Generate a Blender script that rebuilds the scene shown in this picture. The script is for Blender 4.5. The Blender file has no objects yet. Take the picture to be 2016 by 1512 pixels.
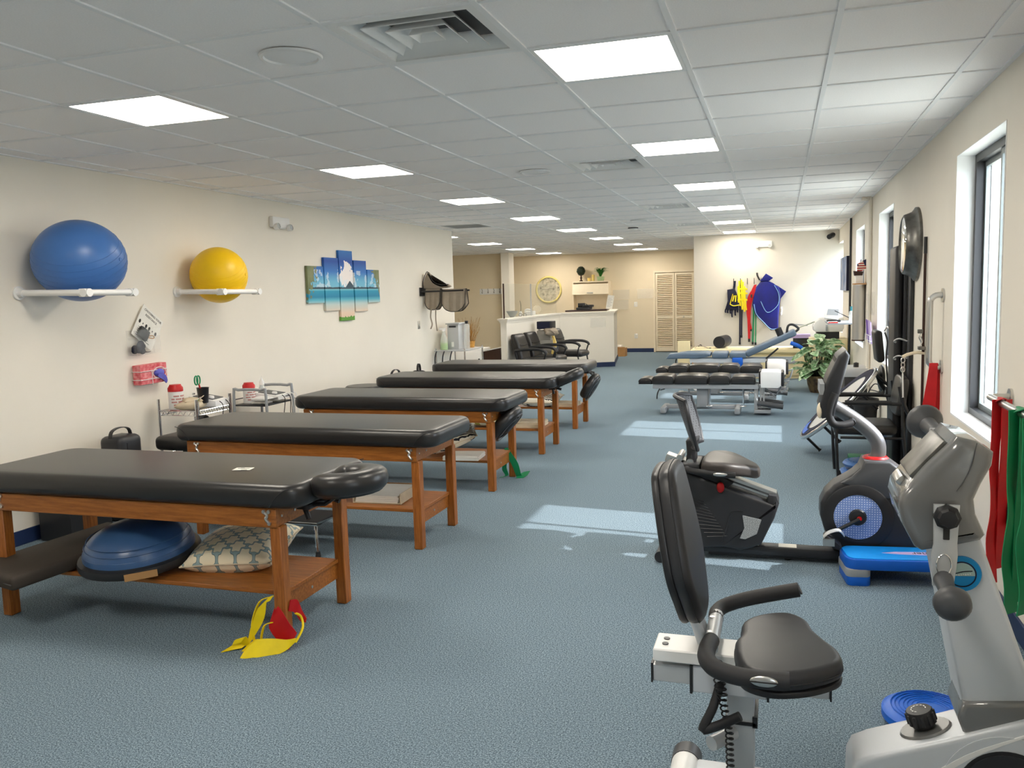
import bpy, bmesh, math, random
from mathutils import Vector, Matrix, Euler
random.seed(7)
S = bpy.context.scene
COL = S.collection
PI = math.pi

# ---------------------------------------------------------------- camera
cam_d = bpy.data.cameras.new('camera')
cam = bpy.data.objects.new('camera', cam_d)
COL.objects.link(cam)
F_PX, YAW, PITCH, ROLL, EYE = 1657.43, 0.3094, 0.1062, -0.0282, 1.59
cam_d.sensor_fit = 'HORIZONTAL'
cam_d.sensor_width = 36.0
cam_d.lens = 36.0 * F_PX / 2016.0
cam_d.clip_start = 0.05
fwd = Vector((-math.sin(YAW) * math.cos(PITCH), math.cos(YAW) * math.cos(PITCH), -math.sin(PITCH)))
rgt = Vector((math.cos(YAW), math.sin(YAW), 0))
upv = rgt.cross(fwd)
r2 = math.cos(ROLL) * rgt + math.sin(ROLL) * upv
u2 = -math.sin(ROLL) * rgt + math.cos(ROLL) * upv
cam.matrix_world = Matrix(((r2.x, u2.x, -fwd.x, 0), (r2.y, u2.y, -fwd.y, 0), (r2.z, u2.z, -fwd.z, EYE), (0, 0, 0, 1)))
S.camera = cam

# ---------------------------------------------------------------- light and exposure
SUN_STRENGTH, SKY_STRENGTH, PANEL_STRENGTH = 8.0, 10.5, 28.0
W = bpy.data.worlds.new('sky'); S.world = W; W.use_nodes = True
bg = W.node_tree.nodes['Background']
bg.inputs[0].default_value = (0.80, 0.90, 1.0, 1); bg.inputs[1].default_value = SKY_STRENGTH
sd = bpy.data.lights.new('sun', 'SUN'); sd.energy = SUN_STRENGTH; sd.angle = 0.012; sd.color = (1.0, 0.97, 0.92)
sun = bpy.data.objects.new('sun', sd); COL.objects.link(sun)
sun.rotation_euler = Vector((-1.0, 0.11, -0.79)).to_track_quat('-Z', 'Y').to_euler()
S.view_settings.view_transform = 'Standard'; S.view_settings.look = 'None'
S.view_settings.gamma = 1.0; S.view_settings.use_curve_mapping = False
S.view_settings.exposure = 0.0
S.cycles.use_denoising = True
S.cycles.max_bounces = 10; S.cycles.diffuse_bounces = 6; S.cycles.transparent_max_bounces = 12

# ---------------------------------------------------------------- mesh helpers
def basis(d):
    d = Vector(d).normalized()
    a = Vector((0, 0, 1)) if abs(d.z) < 0.9 else Vector((1, 0, 0))
    u = d.cross(a).normalized(); v = d.cross(u).normalized()
    return d, u, v

def spline(pts, n=6, closed=False):
    P = [Vector(p) for p in pts]
    if len(P) < 3: return P
    out = []; m = len(P)
    rng = range(m if closed else m - 1)
    for i in rng:
        if closed: a, b, c, d = P[(i - 1) % m], P[i], P[(i + 1) % m], P[(i + 2) % m]
        else: a, b, c, d = P[max(i - 1, 0)], P[i], P[i + 1], P[min(i + 2, m - 1)]
        for k in range(n):
            t = k / n; t2 = t * t; t3 = t2 * t
            out.append(0.5 * ((2 * b) + (c - a) * t + (2 * a - 5 * b + 4 * c - d) * t2 + (3 * b - a - 3 * c + d) * t3))
    if not closed: out.append(P[-1])
    return out

class MB:
    def __init__(self): self.bm = bmesh.new()
    def merge(self, bm, M=None):
        if M is not None: bmesh.ops.transform(bm, matrix=M, verts=bm.verts)
        me = bpy.data.meshes.new('t'); bm.to_mesh(me); bm.free()
        self.bm.from_mesh(me); bpy.data.meshes.remove(me); return self
    def box(self, x0, x1, y0, y1, z0, z1, bev=0, seg=2, M=None):
        b = bmesh.new()
        v = [b.verts.new((x, y, z)) for x in (x0, x1) for y in (y0, y1) for z in (z0, z1)]
        for f in ((0, 1, 3, 2), (4, 6, 7, 5), (0, 4, 5, 1), (2, 3, 7, 6), (0, 2, 6, 4), (1, 5, 7, 3)):
            b.faces.new([v[i] for i in f])
        if bev: bmesh.ops.bevel(b, geom=list(b.edges), offset=bev, segments=seg, profile=0.5, affect='EDGES')
        return self.merge(b, M)
    def cyl(self, p0, p1, r, r1=None, n=14, caps=True):
        p0, p1 = Vector(p0), Vector(p1); r1 = r if r1 is None else r1
        d, u, v = basis(p1 - p0); b = bmesh.new(); A = []; B = []
        for i in range(n):
            a = 2 * PI * i / n; e = math.cos(a) * u + math.sin(a) * v
            A.append(b.verts.new(p0 + e * r)); B.append(b.verts.new(p1 + e * r1))
        for i in range(n):
            j = (i + 1) % n; b.faces.new((A[i], A[j], B[j], B[i]))
        if caps: b.faces.new(A[::-1]); b.faces.new(B)
        bmesh.ops.recalc_face_normals(b, faces=b.faces)
        return self.merge(b)
    def tube(self, pts, r, n=8, smooth=5, closed=False, rs=None):
        P = spline(pts, smooth, closed) if smooth else [Vector(p) for p in pts]
        m = len(P); b = bmesh.new(); rings = []; u = None
        for i in range(m):
            if closed: t = P[(i + 1) % m] - P[i - 1]
            else: t = P[min(i + 1, m - 1)] - P[max(i - 1, 0)]
            if t.length < 1e-9: t = Vector((0, 0, 1))
            t.normalize()
            if u is None: _, u, _ = basis(t)
            u = (u - t * u.dot(t)).normalized(); v = t.cross(u)
            rr = r if rs is None else r * (rs[0] + (rs[1] - rs[0]) * i / (m - 1))
            rings.append([b.verts.new(P[i] + (math.cos(2 * PI * k / n) * u + math.sin(2 * PI * k / n) * v) * rr) for k in range(n)])
        for i in range(m if closed else m - 1):
            A, B = rings[i], rings[(i + 1) % m]
            for k in range(n): b.faces.new((A[k], A[(k + 1) % n], B[(k + 1) % n], B[k]))
        if not closed: b.faces.new(rings[0][::-1]); b.faces.new(rings[-1])
        bmesh.ops.recalc_face_normals(b, faces=b.faces)
        return self.merge(b)
    def prism(self, poly, axis, a0, a1, bev=0, seg=2, M=None, smooth=0):
        # poly of 2d points in the two other axes (x,z for 'y'; y,z for 'x'; x,y for 'z')
        if smooth: poly = [(p.x, p.y) for p in spline([(q[0], q[1], 0) for q in poly], smooth, True)]
        def P(p, a): return (p[0], a, p[1]) if axis == 'y' else ((a, p[0], p[1]) if axis == 'x' else (p[0], p[1], a))
        b = bmesh.new(); A = [b.verts.new(P(p, a0)) for p in poly]; B = [b.verts.new(P(p, a1)) for p in poly]
        n = len(poly)
        for i in range(n): b.faces.new((A[i], A[(i + 1) % n], B[(i + 1) % n], B[i]))
        fa = b.faces.new(A); fb = b.faces.new(B[::-1])
        bmesh.ops.recalc_face_normals(b, faces=b.faces)
        if bev:
            ed = [e for e in list(fa.edges) + list(fb.edges)]
            bmesh.ops.bevel(b, geom=ed, offset=bev, segments=seg, profile=0.5, affect='EDGES')
        return self.merge(b, M)
    def lathe(self, prof, o=(0, 0, 0), n=20, axis=(0, 0, 1), M=None, sx=1, sy=1):
        b = bmesh.new(); rings = []
        for r, z in prof:
            if r < 1e-6: rings.append([b.verts.new((0, 0, z))])
            else: rings.append([b.verts.new((r * sx * math.cos(2 * PI * k / n), r * sy * math.sin(2 * PI * k / n), z)) for k in range(n)])
        for A, B in zip(rings, rings[1:]):
            for k in range(n):
                j = (k + 1) % n
                if len(A) == 1 and len(B) == 1: continue
                if len(A) == 1: b.faces.new((A[0], B[j], B[k]))
                elif len(B) == 1: b.faces.new((A[k], A[j], B[0]))
                else: b.faces.new((A[k], A[j], B[j], B[k]))
        bmesh.ops.recalc_face_normals(b, faces=b.faces)
        Q = Vector((0, 0, 1)).rotation_difference(Vector(axis).normalized()).to_matrix().to_4x4()
        MM = Matrix.Translation(o) @ (M if M is not None else Q)
        return self.merge(b, MM)
    def ellip(self, c, r, M=None, n=24, m=14, flat=None):
        prof = [(math.sin(PI * i / m), -math.cos(PI * i / m)) for i in range(m + 1)]
        b = bmesh.new(); T = MB(); T.lathe(prof, n=n)
        Sm = Matrix.Diagonal((r[0], r[1], r[2], 1))
        bm = T.bm; bmesh.ops.transform(bm, matrix=Sm, verts=bm.verts); b.free()
        if flat is not None:
            for v in bm.verts:
                if v.co.z < flat: v.co.z = flat
        return self.merge(bm, Matrix.Translation(c) @ (M if M is not None else Matrix.Identity(4)))
    def pillow(self, w, h, t, M, n=14, power=0.42):
        b = bmesh.new()
        for s in (1, -1):
            g = []
            for i in range(n + 1):
                row = []
                for j in range(n + 1):
                    u = -1 + 2 * i / n; v = -1 + 2 * j / n
                    k = max(0, (1 - u * u)) * max(0, (1 - v * v))
                    pin = 1 - 0.07 * (1 - abs(u) ** 2) * (abs(v) ** 6) ; pin2 = 1 - 0.07 * (1 - abs(v) ** 2) * (abs(u) ** 6)
                    row.append(b.verts.new((u * w / 2 * pin2, v * h / 2 * pin, s * t / 2 * k ** power)))
                g.append(row)
            for i in range(n):
                for j in range(n): b.faces.new((g[i][j], g[i + 1][j], g[i + 1][j + 1], g[i][j + 1]))
        bmesh.ops.remove_doubles(b, verts=b.verts, dist=1e-5)
        bmesh.ops.recalc_face_normals(b, faces=b.faces)
        return self.merge(b, M)
    def ribbon(self, pts, w, side, t=0.002, smooth=4, twist=None):
        # a flat band along pts; side = width direction (one vector or one per point)
        sides = side if isinstance(side, list) else [side] * len(pts)
        P = spline(pts, smooth); Sd = spline(sides, smooth)
        b = bmesh.new(); L = []
        m = len(P)
        ws = w if isinstance(w, list) else [w] * len(pts)
        Ws = [q.x for q in spline([(x, 0, 0) for x in ws], smooth)]
        for i in range(m):
            tt = (P[min(i + 1, m - 1)] - P[max(i - 1, 0)])
            s = Sd[i].normalized() * Ws[i] / 2; nn = tt.cross(s)
            nn = nn.normalized() * t / 2 if nn.length > 1e-9 else Vector((0, 0, t / 2))
            L.append([b.verts.new(P[i] + x) for x in (s + nn, -s + nn, -s - nn, s - nn)])
        for i in range(m - 1):
            for k in range(4): b.faces.new((L[i][k], L[i][(k + 1) % 4], L[i + 1][(k + 1) % 4], L[i + 1][k]))
        b.faces.new(L[0]); b.faces.new(L[-1][::-1])
        bmesh.ops.recalc_face_normals(b, faces=b.faces)
        return self.merge(b)
    def quad(self, a, bb, c, d):
        v = [self.bm.verts.new(p) for p in (a, bb, c, d)]; self.bm.faces.new(v); return self
    def text(self, s, size, M, ext=0.0004):
        cu = bpy.data.curves.new('t', 'FONT'); cu.body = s; cu.size = size; cu.extrude = ext; cu.align_x = 'CENTER'; cu.align_y = 'CENTER'; cu.resolution_u = 2
        o = bpy.data.objects.new('t', cu); COL.objects.link(o)
        me = bpy.data.meshes.new_from_object(o); b = bmesh.new(); b.from_mesh(me)
        bpy.data.objects.remove(o); bpy.data.curves.remove(cu); bpy.data.meshes.remove(me)
        return self.merge(b, M)

ORG = {}
def build(name, mb, mat, parent=None, smooth=38, label=None, kind=None):
    o0 = ORG.get(parent.name, Vector()) if parent is not None else Vector()
    if o0.length > 0: bmesh.ops.translate(mb.bm, vec=-o0, verts=mb.bm.verts)
    me = bpy.data.meshes.new(name); mb.bm.to_mesh(me); mb.bm.free()
    me.materials.append(mat)
    if smooth:
        me.polygons.foreach_set('use_smooth', [True] * len(me.polygons)); me.set_sharp_from_angle(angle=math.radians(smooth))
    o = bpy.data.objects.new(name, me); COL.objects.link(o)
    if parent is not None:
        o.parent = parent; ORG[o.name] = o0
    if label: o['label'] = label
    if kind: o['kind'] = kind
    return o
def thing(name, label, cat, loc=(0, 0, 0), group=None):
    o = bpy.data.objects.new(name, None); COL.objects.link(o); o.location = loc; o.empty_display_size = 0.1
    ORG[o.name] = Vector(loc); o['label'] = label; o['category'] = cat
    if group: o['group'] = group
    return o
def tag(o, label, cat, group=None):
    o['label'] = label; o['category'] = cat
    if group: o['group'] = group
    return o
def dup(root, loc, rotz=None, label=None, group=None):
    r = root.copy(); COL.objects.link(r); r.location = loc
    if rotz is not None: r.rotation_euler = (0, 0, rotz)
    if label: r['label'] = label
    if group: r['group'] = group
    for ch in list(root.children):
        c = ch.copy(); COL.objects.link(c); c.parent = r
        for g in list(ch.children):
            d = g.copy(); COL.objects.link(d); d.parent = c
    ORG[r.name] = Vector(loc)
    return r
def drop(root, name):
    for ch in list(root.children):
        if ch.name.split('.')[0] == name: bpy.data.objects.remove(ch)
def RX(a): return Matrix.Rotation(a, 4, 'X')
def RY(a): return Matrix.Rotation(a, 4, 'Y')
def RZ(a): return Matrix.Rotation(a, 4, 'Z')
def TR(*p): return Matrix.Translation(p)

# ---------------------------------------------------------------- materials
def srgb(r, g, b):
    f = lambda c: (c / 255 / 12.92) if c / 255 <= 0.04045 else ((c / 255 + 0.055) / 1.055) ** 2.4
    return (f(r), f(g), f(b), 1)
def mat(name, col, rough=0.5, metal=0.0, spec=0.5, var=0.0, vscale=8, bump=0.0, bscale=200, col2=None, coat=0, trans=0, ior=1.45, emit=0, alpha=1):
    m = bpy.data.materials.new(name); m.use_nodes = True; nt = m.node_tree; P = nt.nodes['Principled BSDF']
    P.inputs['Base Color'].default_value = col; P.inputs['Roughness'].default_value = rough; P.inputs['Metallic'].default_value = metal
    P.inputs['Specular IOR Level'].default_value = spec; P.inputs['Coat Weight'].default_value = coat
    P.inputs['Transmission Weight'].default_value = trans; P.inputs['IOR'].default_value = ior; P.inputs['Alpha'].default_value = alpha
    if emit: P.inputs['Emission Color'].default_value = col; P.inputs['Emission Strength'].default_value = emit
    tc = None
    if var or bump: tc = nt.nodes.new('ShaderNodeTexCoord')
    if var:
        n = nt.nodes.new('ShaderNodeTexNoise'); n.inputs['Scale'].default_value = vscale; n.inputs['Detail'].default_value = 5
        mx = nt.nodes.new('ShaderNodeMix'); mx.data_type = 'RGBA'
        c2 = col2 or tuple(c * (1 - var) for c in col[:3]) + (1,)
        rp = nt.nodes.new('ShaderNodeMapRange'); rp.inputs[1].default_value = 0.35; rp.inputs[2].default_value = 0.65
        nt.links.new(tc.outputs['Object'], n.inputs['Vector']); nt.links.new(n.outputs[0], rp.inputs[0]); nt.links.new(rp.outputs[0], mx.inputs[0])
        mx.inputs[6].default_value = col; mx.inputs[7].default_value = c2; nt.links.new(mx.outputs[2], P.inputs['Base Color'])
    if bump:
        n = nt.nodes.new('ShaderNodeTexNoise'); n.inputs['Scale'].default_value = bscale; n.inputs['Detail'].default_value = 3
        b = nt.nodes.new('ShaderNodeBump'); b.inputs['Strength'].default_value = bump; b.inputs['Distance'].default_value = 0.0012
        nt.links.new(tc.outputs['Object'], n.inputs['Vector']); nt.links.new(n.outputs[0], b.inputs['Height']); nt.links.new(b.outputs[0], P.inputs['Normal'])
    return m
class NT:
    """tiny node-graph helper"""
    def __init__(s, m): s.nt = m.node_tree; s.P = s.nt.nodes['Principled BSDF']
    def n(s, t, **k):
        x = s.nt.nodes.new(t)
        for a, b in k.items(): setattr(x, a, b)
        return x
    def l(s, a, b): s.nt.links.new(a, b)
    def val(s, x, sock):
        if hasattr(x, 'is_linked') or isinstance(x, bpy.types.NodeSocket): s.l(x, sock)
        else: sock.default_value = x
    def math(s, op, a, b=0.0, c=0.0):
        x = s.n('ShaderNodeMath', operation=op); s.val(a, x.inputs[0]); s.val(b, x.inputs[1]); s.val(c, x.inputs[2]); return x.outputs[0]
    def mix(s, f, a, b):
        x = s.n('ShaderNodeMix', data_type='RGBA'); s.val(f, x.inputs[0]); s.val(a, x.inputs[6]); s.val(b, x.inputs[7]); return x.outputs[2]
    def noise(s, vec, scale, detail=4):
        x = s.n('ShaderNodeTexNoise'); x.inputs['Scale'].default_value = scale; x.inputs['Detail'].default_value = detail; s.l(vec, x.inputs['Vector']); return x.outputs[0]
    def ramp(s, f, stops, interp='LINEAR'):
        x = s.n('ShaderNodeValToRGB'); x.color_ramp.interpolation = interp; e = x.color_ramp.elements
        while len(e) < len(stops): e.new(0.5)
        for q, (p, c) in zip(e, stops): q.position = p; q.color = c
        s.l(f, x.inputs[0]); return x.outputs[0]

M = {}
M['wall'] = mat('wall_paint', (0.84, 0.78, 0.68, 1), 0.62, var=0.03, vscale=2, bump=0.06, bscale=260)
M['wall_far'] = mat('wall_paint_tan', (0.78, 0.67, 0.49, 1), 0.62, var=0.03, vscale=2, bump=0.06, bscale=260)
M['farwall'] = mat('wall_paint_far', (0.60, 0.56, 0.49, 1), 0.62, var=0.03, vscale=2, bump=0.06, bscale=260)
M['wall_white'] = mat('wall_paint_white', (0.80, 0.75, 0.66, 1), 0.6, var=0.02, vscale=2, bump=0.06, bscale=260)
M['reveal'] = mat('reveal_paint_white', (0.86, 0.86, 0.85, 1), 0.6, bump=0.04, bscale=260)
M['tile'] = mat('ceiling_tile', (0.96, 0.93, 0.915, 1), 0.9, var=0.05, vscale=160, spec=0.1)
M['tbar'] = mat('ceiling_grid_metal', (0.86, 0.86, 0.86, 1), 0.5, var=0.02, vscale=3)
M['navy'] = mat('navy_vinyl_base', srgb(30, 48, 86), 0.5, var=0.1, vscale=4)
M['white'] = mat('white_plastic', (0.85, 0.84, 0.82, 1), 0.4, var=0.02, vscale=6)
M['white_metal'] = mat('white_enamel', (0.82, 0.82, 0.81, 1), 0.35, var=0.02, vscale=5)
M['cream'] = mat('cream_vinyl', srgb(236, 222, 180), 0.5, var=0.05, vscale=5)
M['black'] = mat('black_plastic', (0.018, 0.018, 0.02, 1), 0.42, bump=0.05, bscale=500)
M['blackmetal'] = mat('black_metal', (0.015, 0.015, 0.017, 1), 0.32, bump=0.02, bscale=300)
M['rubber'] = mat('black_rubber', (0.02, 0.02, 0.022, 1), 0.62, bump=0.1, bscale=600)
M['vinyl'] = mat('black_vinyl', (0.020, 0.019, 0.019, 1), 0.34, spec=0.62, var=0.12, vscale=3, bump=0.10, bscale=380)
M['seatvinyl'] = mat('charcoal_vinyl', (0.029, 0.029, 0.032, 1), 0.42, spec=0.5, var=0.1, vscale=4, bump=0.12, bscale=420)
M['greyvinyl'] = mat('blue_grey_vinyl', srgb(98, 116, 136), 0.42, var=0.1, vscale=4, bump=0.05, bscale=400)
M['brownvinyl'] = mat('brown_black_foam', srgb(62, 54, 47), 0.75, var=0.15, vscale=5, bump=0.15, bscale=300)
M['chrome'] = mat('chrome', (0.78, 0.78, 0.79, 1), 0.12, metal=1.0, bump=0.01, bscale=40)
M['steel'] = mat('brushed_steel', (0.62, 0.61, 0.59, 1), 0.3, metal=1.0, bump=0.02, bscale=200)
M['silver'] = mat('silver_paint', (0.55, 0.56, 0.57, 1), 0.35, metal=0.35, var=0.03, vscale=4)
M['lightsilver'] = mat('pale_silver_paint', (0.60, 0.63, 0.67, 1), 0.36, metal=0.1, var=0.03, vscale=4)
M['champagne'] = mat('gloss_grey_shell', (0.20, 0.20, 0.198, 1), 0.2, metal=0.25, coat=0.5, var=0.04, vscale=4)
M['greypaint'] = mat('grey_enamel', srgb(158, 162, 166), 0.4, metal=0.1, var=0.05, vscale=4)
M['darkgrey'] = mat('dark_grey_plastic', (0.024, 0.025, 0.029, 1), 0.4, bump=0.05, bscale=420)
M['midgrey'] = mat('mid_grey_plastic', (0.07, 0.072, 0.078, 1), 0.4, bump=0.04, bscale=420)
M['postgrey'] = mat('satin_grey_paint', (.20, .20, .21, 1), .33, metal=.5, var=.04, vscale=5)
M['red'] = mat('red_plastic', srgb(196, 20, 24), 0.35, var=0.06)
M['redband'] = mat('red_latex', srgb(198, 14, 22), 0.5, var=0.12, vscale=14)
M['yellowband'] = mat('yellow_latex', srgb(250, 220, 10), 0.5, var=0.1, vscale=14)
M['greenband'] = mat('green_latex', srgb(16, 138, 86), 0.5, var=0.12, vscale=14)
M['blue'] = mat('bright_blue_plastic', srgb(10, 96, 205), 0.4, var=0.06)
M['cyan'] = mat('azure_rubber', srgb(8, 150, 240), 0.5, bump=0.25, bscale=160, var=0.08, vscale=5)
M['ballblue'] = mat('blue_ball_vinyl', srgb(66, 112, 178), 0.36, var=0.06, vscale=6, bump=0.03, bscale=200)
M['bosu'] = mat('slate_blue_vinyl', srgb(60, 92, 136), 0.3, var=0.08, vscale=5, bump=0.02, bscale=120)
M['yellow'] = mat('yellow_ball_vinyl', srgb(242, 196, 10), 0.42, var=0.06, vscale=6, bump=0.04, bscale=300)
M['paper'] = mat('paper', (0.86, 0.83, 0.76, 1), 0.8, var=0.05, vscale=12)
M['card'] = mat('cardboard', srgb(186, 140, 90), 0.8, var=0.1, vscale=10)
M['ink'] = mat('print_ink', (0.03, 0.028, 0.026, 1), 0.7, var=0.1)
M['linen'] = mat('linen_fabric', srgb(216, 200, 172), 0.9, var=0.12, vscale=18, bump=0.3, bscale=150)
M['greycloth'] = mat('grey_fabric', srgb(158, 146, 130), 0.92, var=0.12, vscale=9, bump=0.25, bscale=300)
M['darkcloth'] = mat('dark_trim_fabric', srgb(54, 52, 50), 0.9, var=0.1)
M['glove'] = mat('glove_nitrile', srgb(92, 92, 190), 0.5, var=0.1, vscale=30)
M['acrylic'] = mat('clear_acrylic', (0.80, 0.82, 0.80, 1), 0.05, alpha=0.07, bump=0.01, bscale=30)
M['glass'] = mat('window_glass', (0.95, 1, 0.98, 1), 0.02, alpha=0.08, bump=0.004, bscale=6)
M['deskglass'] = mat('desk_glass', (0.45, 0.47, 0.38, 1), 0.04, alpha=0.14, bump=0.004, bscale=6)
M['mirror'] = mat('mirror_glass', (0.9, 0.9, 0.9, 1), 0.02, metal=1.0, bump=0.002, bscale=5)
M['agedsilver'] = mat('aged_silver', (0.22, 0.215, 0.20, 1), 0.38, metal=0.8, var=0.5, vscale=12)
M['darkframe'] = mat('bronze_aluminium', (0.045, 0.045, 0.048, 1), 0.4, metal=0.2, bump=0.02, bscale=90)
M['greyframe'] = mat('grey_aluminium', (0.25, 0.28, 0.28, 1), 0.35, metal=0.4, bump=0.02, bscale=90)
M['leaf'] = mat('variegated_leaf', srgb(70, 132, 66), 0.35, var=0.5, vscale=22, col2=srgb(214, 230, 196))
M['darkleaf'] = mat('dark_leaf', srgb(28, 44, 24), 0.6, var=0.3, vscale=40)
M['grassleaf'] = mat('grass_leaf', srgb(50, 120, 40), 0.5, var=0.3, vscale=20)
M['terracotta'] = mat('patterned_pot', srgb(48, 34, 26), 0.5, var=0.8, vscale=16, col2=srgb(110, 92, 60))
M['soil'] = mat('soil', (0.03, 0.02, 0.015, 1), 0.95, bump=0.5, bscale=90)
M['darkwood'] = mat('dark_wood', srgb(58, 30, 22), 0.4, var=0.2, vscale=6)
M['candle'] = mat('candle_wax', srgb(232, 204, 120), 0.5, var=0.04)
M['cyanlogo'] = mat('logo_blue', srgb(10, 140, 205), 0.35, var=0.05)
M['greenliquid'] = mat('green_liquid', srgb(150, 196, 92), 0.2, var=0.05)
M['clearplastic'] = mat('clear_bottle', (0.9, 0.93, 0.9, 1), 0.08, alpha=0.3, bump=0.01, bscale=30)
M['amber'] = mat('straw', srgb(178, 130, 62), 0.75, var=0.25, vscale=20)
M['basket'] = mat('wicker', srgb(196, 142, 62), 0.75, var=0.3, vscale=40, bump=0.4, bscale=120)
M['navyfab'] = mat('navy_fabric', srgb(22, 24, 50), 0.85, var=0.15)
M['royal'] = mat('royal_blue_sling', srgb(8, 18, 118), 0.5, var=0.35, vscale=5, bump=0.15, bscale=60)
M['beige'] = mat('beige_enamel', srgb(236, 222, 196), 0.45, var=0.03)
M['yframe'] = mat('yellow_clock_frame', srgb(236, 220, 140), 0.4, var=0.05)
M['purple'] = mat('purple_print', srgb(118, 78, 176), 0.6, var=0.1)
M['lilac'] = mat('lilac_print', srgb(200, 178, 226), 0.6, var=0.1)
M['bounceground'] = mat('pale_bounce_ground', srgb(190, 190, 180), 0.9, var=0.15, vscale=2)  # pale concrete tone, chosen to bounce sunlight up through the windows
M['siding'] = mat('white_siding', (0.8, 0.8, 0.8, 1), 0.7, var=0.03)
M['shrub'] = mat('shrub_leaf', srgb(90, 150, 90), 0.7, var=0.4, vscale=9)
M['diffuser'] = mat('lit_diffuser', (1.0, 0.92, 0.80, 1), 0.5, emit=PANEL_STRENGTH)

def wood_mat(name, c1, c2, scale):
    m = mat(name, c1, 0.38, spec=0.45); g = NT(m); tc = g.n('ShaderNodeTexCoord'); mp = g.n('ShaderNodeMapping'); mp.inputs['Scale'].default_value = scale
    g.l(tc.outputs['Object'], mp.inputs[0]); n1 = g.noise(mp.outputs[0], 6, 6); n2 = g.noise(mp.outputs[0], 40, 3)
    f = g.math('ADD', g.math('MULTIPLY', n1, 0.75), g.math('MULTIPLY', n2, 0.25))
    g.l(g.ramp(f, [(0.36, c1), (0.64, c2)]), g.P.inputs['Base Color']); return m
M['woodx'] = wood_mat('honey_wood_long', srgb(170, 104, 44), srgb(132, 76, 28), (1.2, 14, 14))
M['woodz'] = wood_mat('honey_wood_upright', srgb(176, 106, 46), srgb(134, 76, 28), (14, 14, 1.2))

def carpet():
    m = mat('blue_grey_carpet', (0.2, 0.25, 0.28, 1), 0.95, spec=0.12); g = NT(m); tc = g.n('ShaderNodeTexCoord'); v = tc.outputs['Object']
    a = g.noise(v, 360, 2); b = g.noise(v, 150, 3); c = g.noise(v, 0.9, 3)
    f = g.math('ADD', g.math('MULTIPLY', a, 0.6), g.math('MULTIPLY', b, 0.4))
    colr = g.ramp(f, [(0.40, srgb(56, 69, 79)), (0.5, srgb(106, 124, 137)), (0.60, srgb(162, 181, 193))])
    g.l(g.mix(g.math('MULTIPLY', g.math('SUBTRACT', c, 0.4), 0.5), colr, srgb(92, 107, 117)), g.P.inputs['Base Color'])
    bp = g.n('ShaderNodeBump'); bp.inputs['Strength'].default_value = 0.15; bp.inputs['Distance'].default_value = 0.002
    g.l(f, bp.inputs['Height']); g.l(bp.outputs[0], g.P.inputs['Normal']); return m
M['carpet'] = carpet()

def trellis():
    m = mat('trellis_satin', (0.9, 0.85, 0.75, 1), 0.42, spec=0.4); g = NT(m); tc = g.n('ShaderNodeTexCoord'); sp = g.n('ShaderNodeSeparateXYZ'); g.l(tc.outputs['Object'], sp.inputs[0])
    k = PI / 0.098
    u = g.math('MULTIPLY', g.math('ADD', sp.outputs[0], sp.outputs[1]), k); v = g.math('MULTIPLY', g.math('SUBTRACT', sp.outputs[0], sp.outputs[1]), k)
    wob = lambda a, b: g.math('COSINE', g.math('ADD', a, g.math('MULTIPLY', g.math('SINE', g.math('MULTIPLY', b, 4.0)), 0.26)))
    f = g.math('ABSOLUTE', g.math('MULTIPLY', wob(u, v), wob(v, u)))
    line = g.math('LESS_THAN', f, 0.17); edge = g.math('LESS_THAN', g.math('ABSOLUTE', g.math('SUBTRACT', f, 0.17)), 0.035)
    c = g.mix(line, srgb(244, 230, 200), srgb(150, 170, 170)); c = g.mix(edge, c, srgb(92, 106, 106))
    g.l(c, g.P.inputs['Base Color']); return m
M['trellis'] = trellis()
def leafprint(name, base, ink, scale, thr):
    m = mat(name, base, 0.8); g = NT(m); tc = g.n('ShaderNodeTexCoord'); w = g.n('ShaderNodeTexWave'); w.wave_type = 'RINGS'; w.inputs['Scale'].default_value = scale; w.inputs['Distortion'].default_value = 6; w.inputs['Detail'].default_value = 1
    g.l(tc.outputs['Object'], w.inputs['Vector']); n = g.noise(tc.outputs['Object'], 7, 2)
    f = g.math('MULTIPLY', g.math('GREATER_THAN', w.outputs[1], 0.6), g.math('GREATER_THAN', n, thr))
    g.l(g.mix(f, base, ink), g.P.inputs['Base Color']); return m
M['leafblack'] = leafprint('black_leaf_print', srgb(226, 218, 200), srgb(24, 26, 34), 14, 0.5)
M['leafgold'] = leafprint('gold_leaf_print', srgb(228, 220, 190), srgb(170, 160, 66), 16, 0.45)

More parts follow.
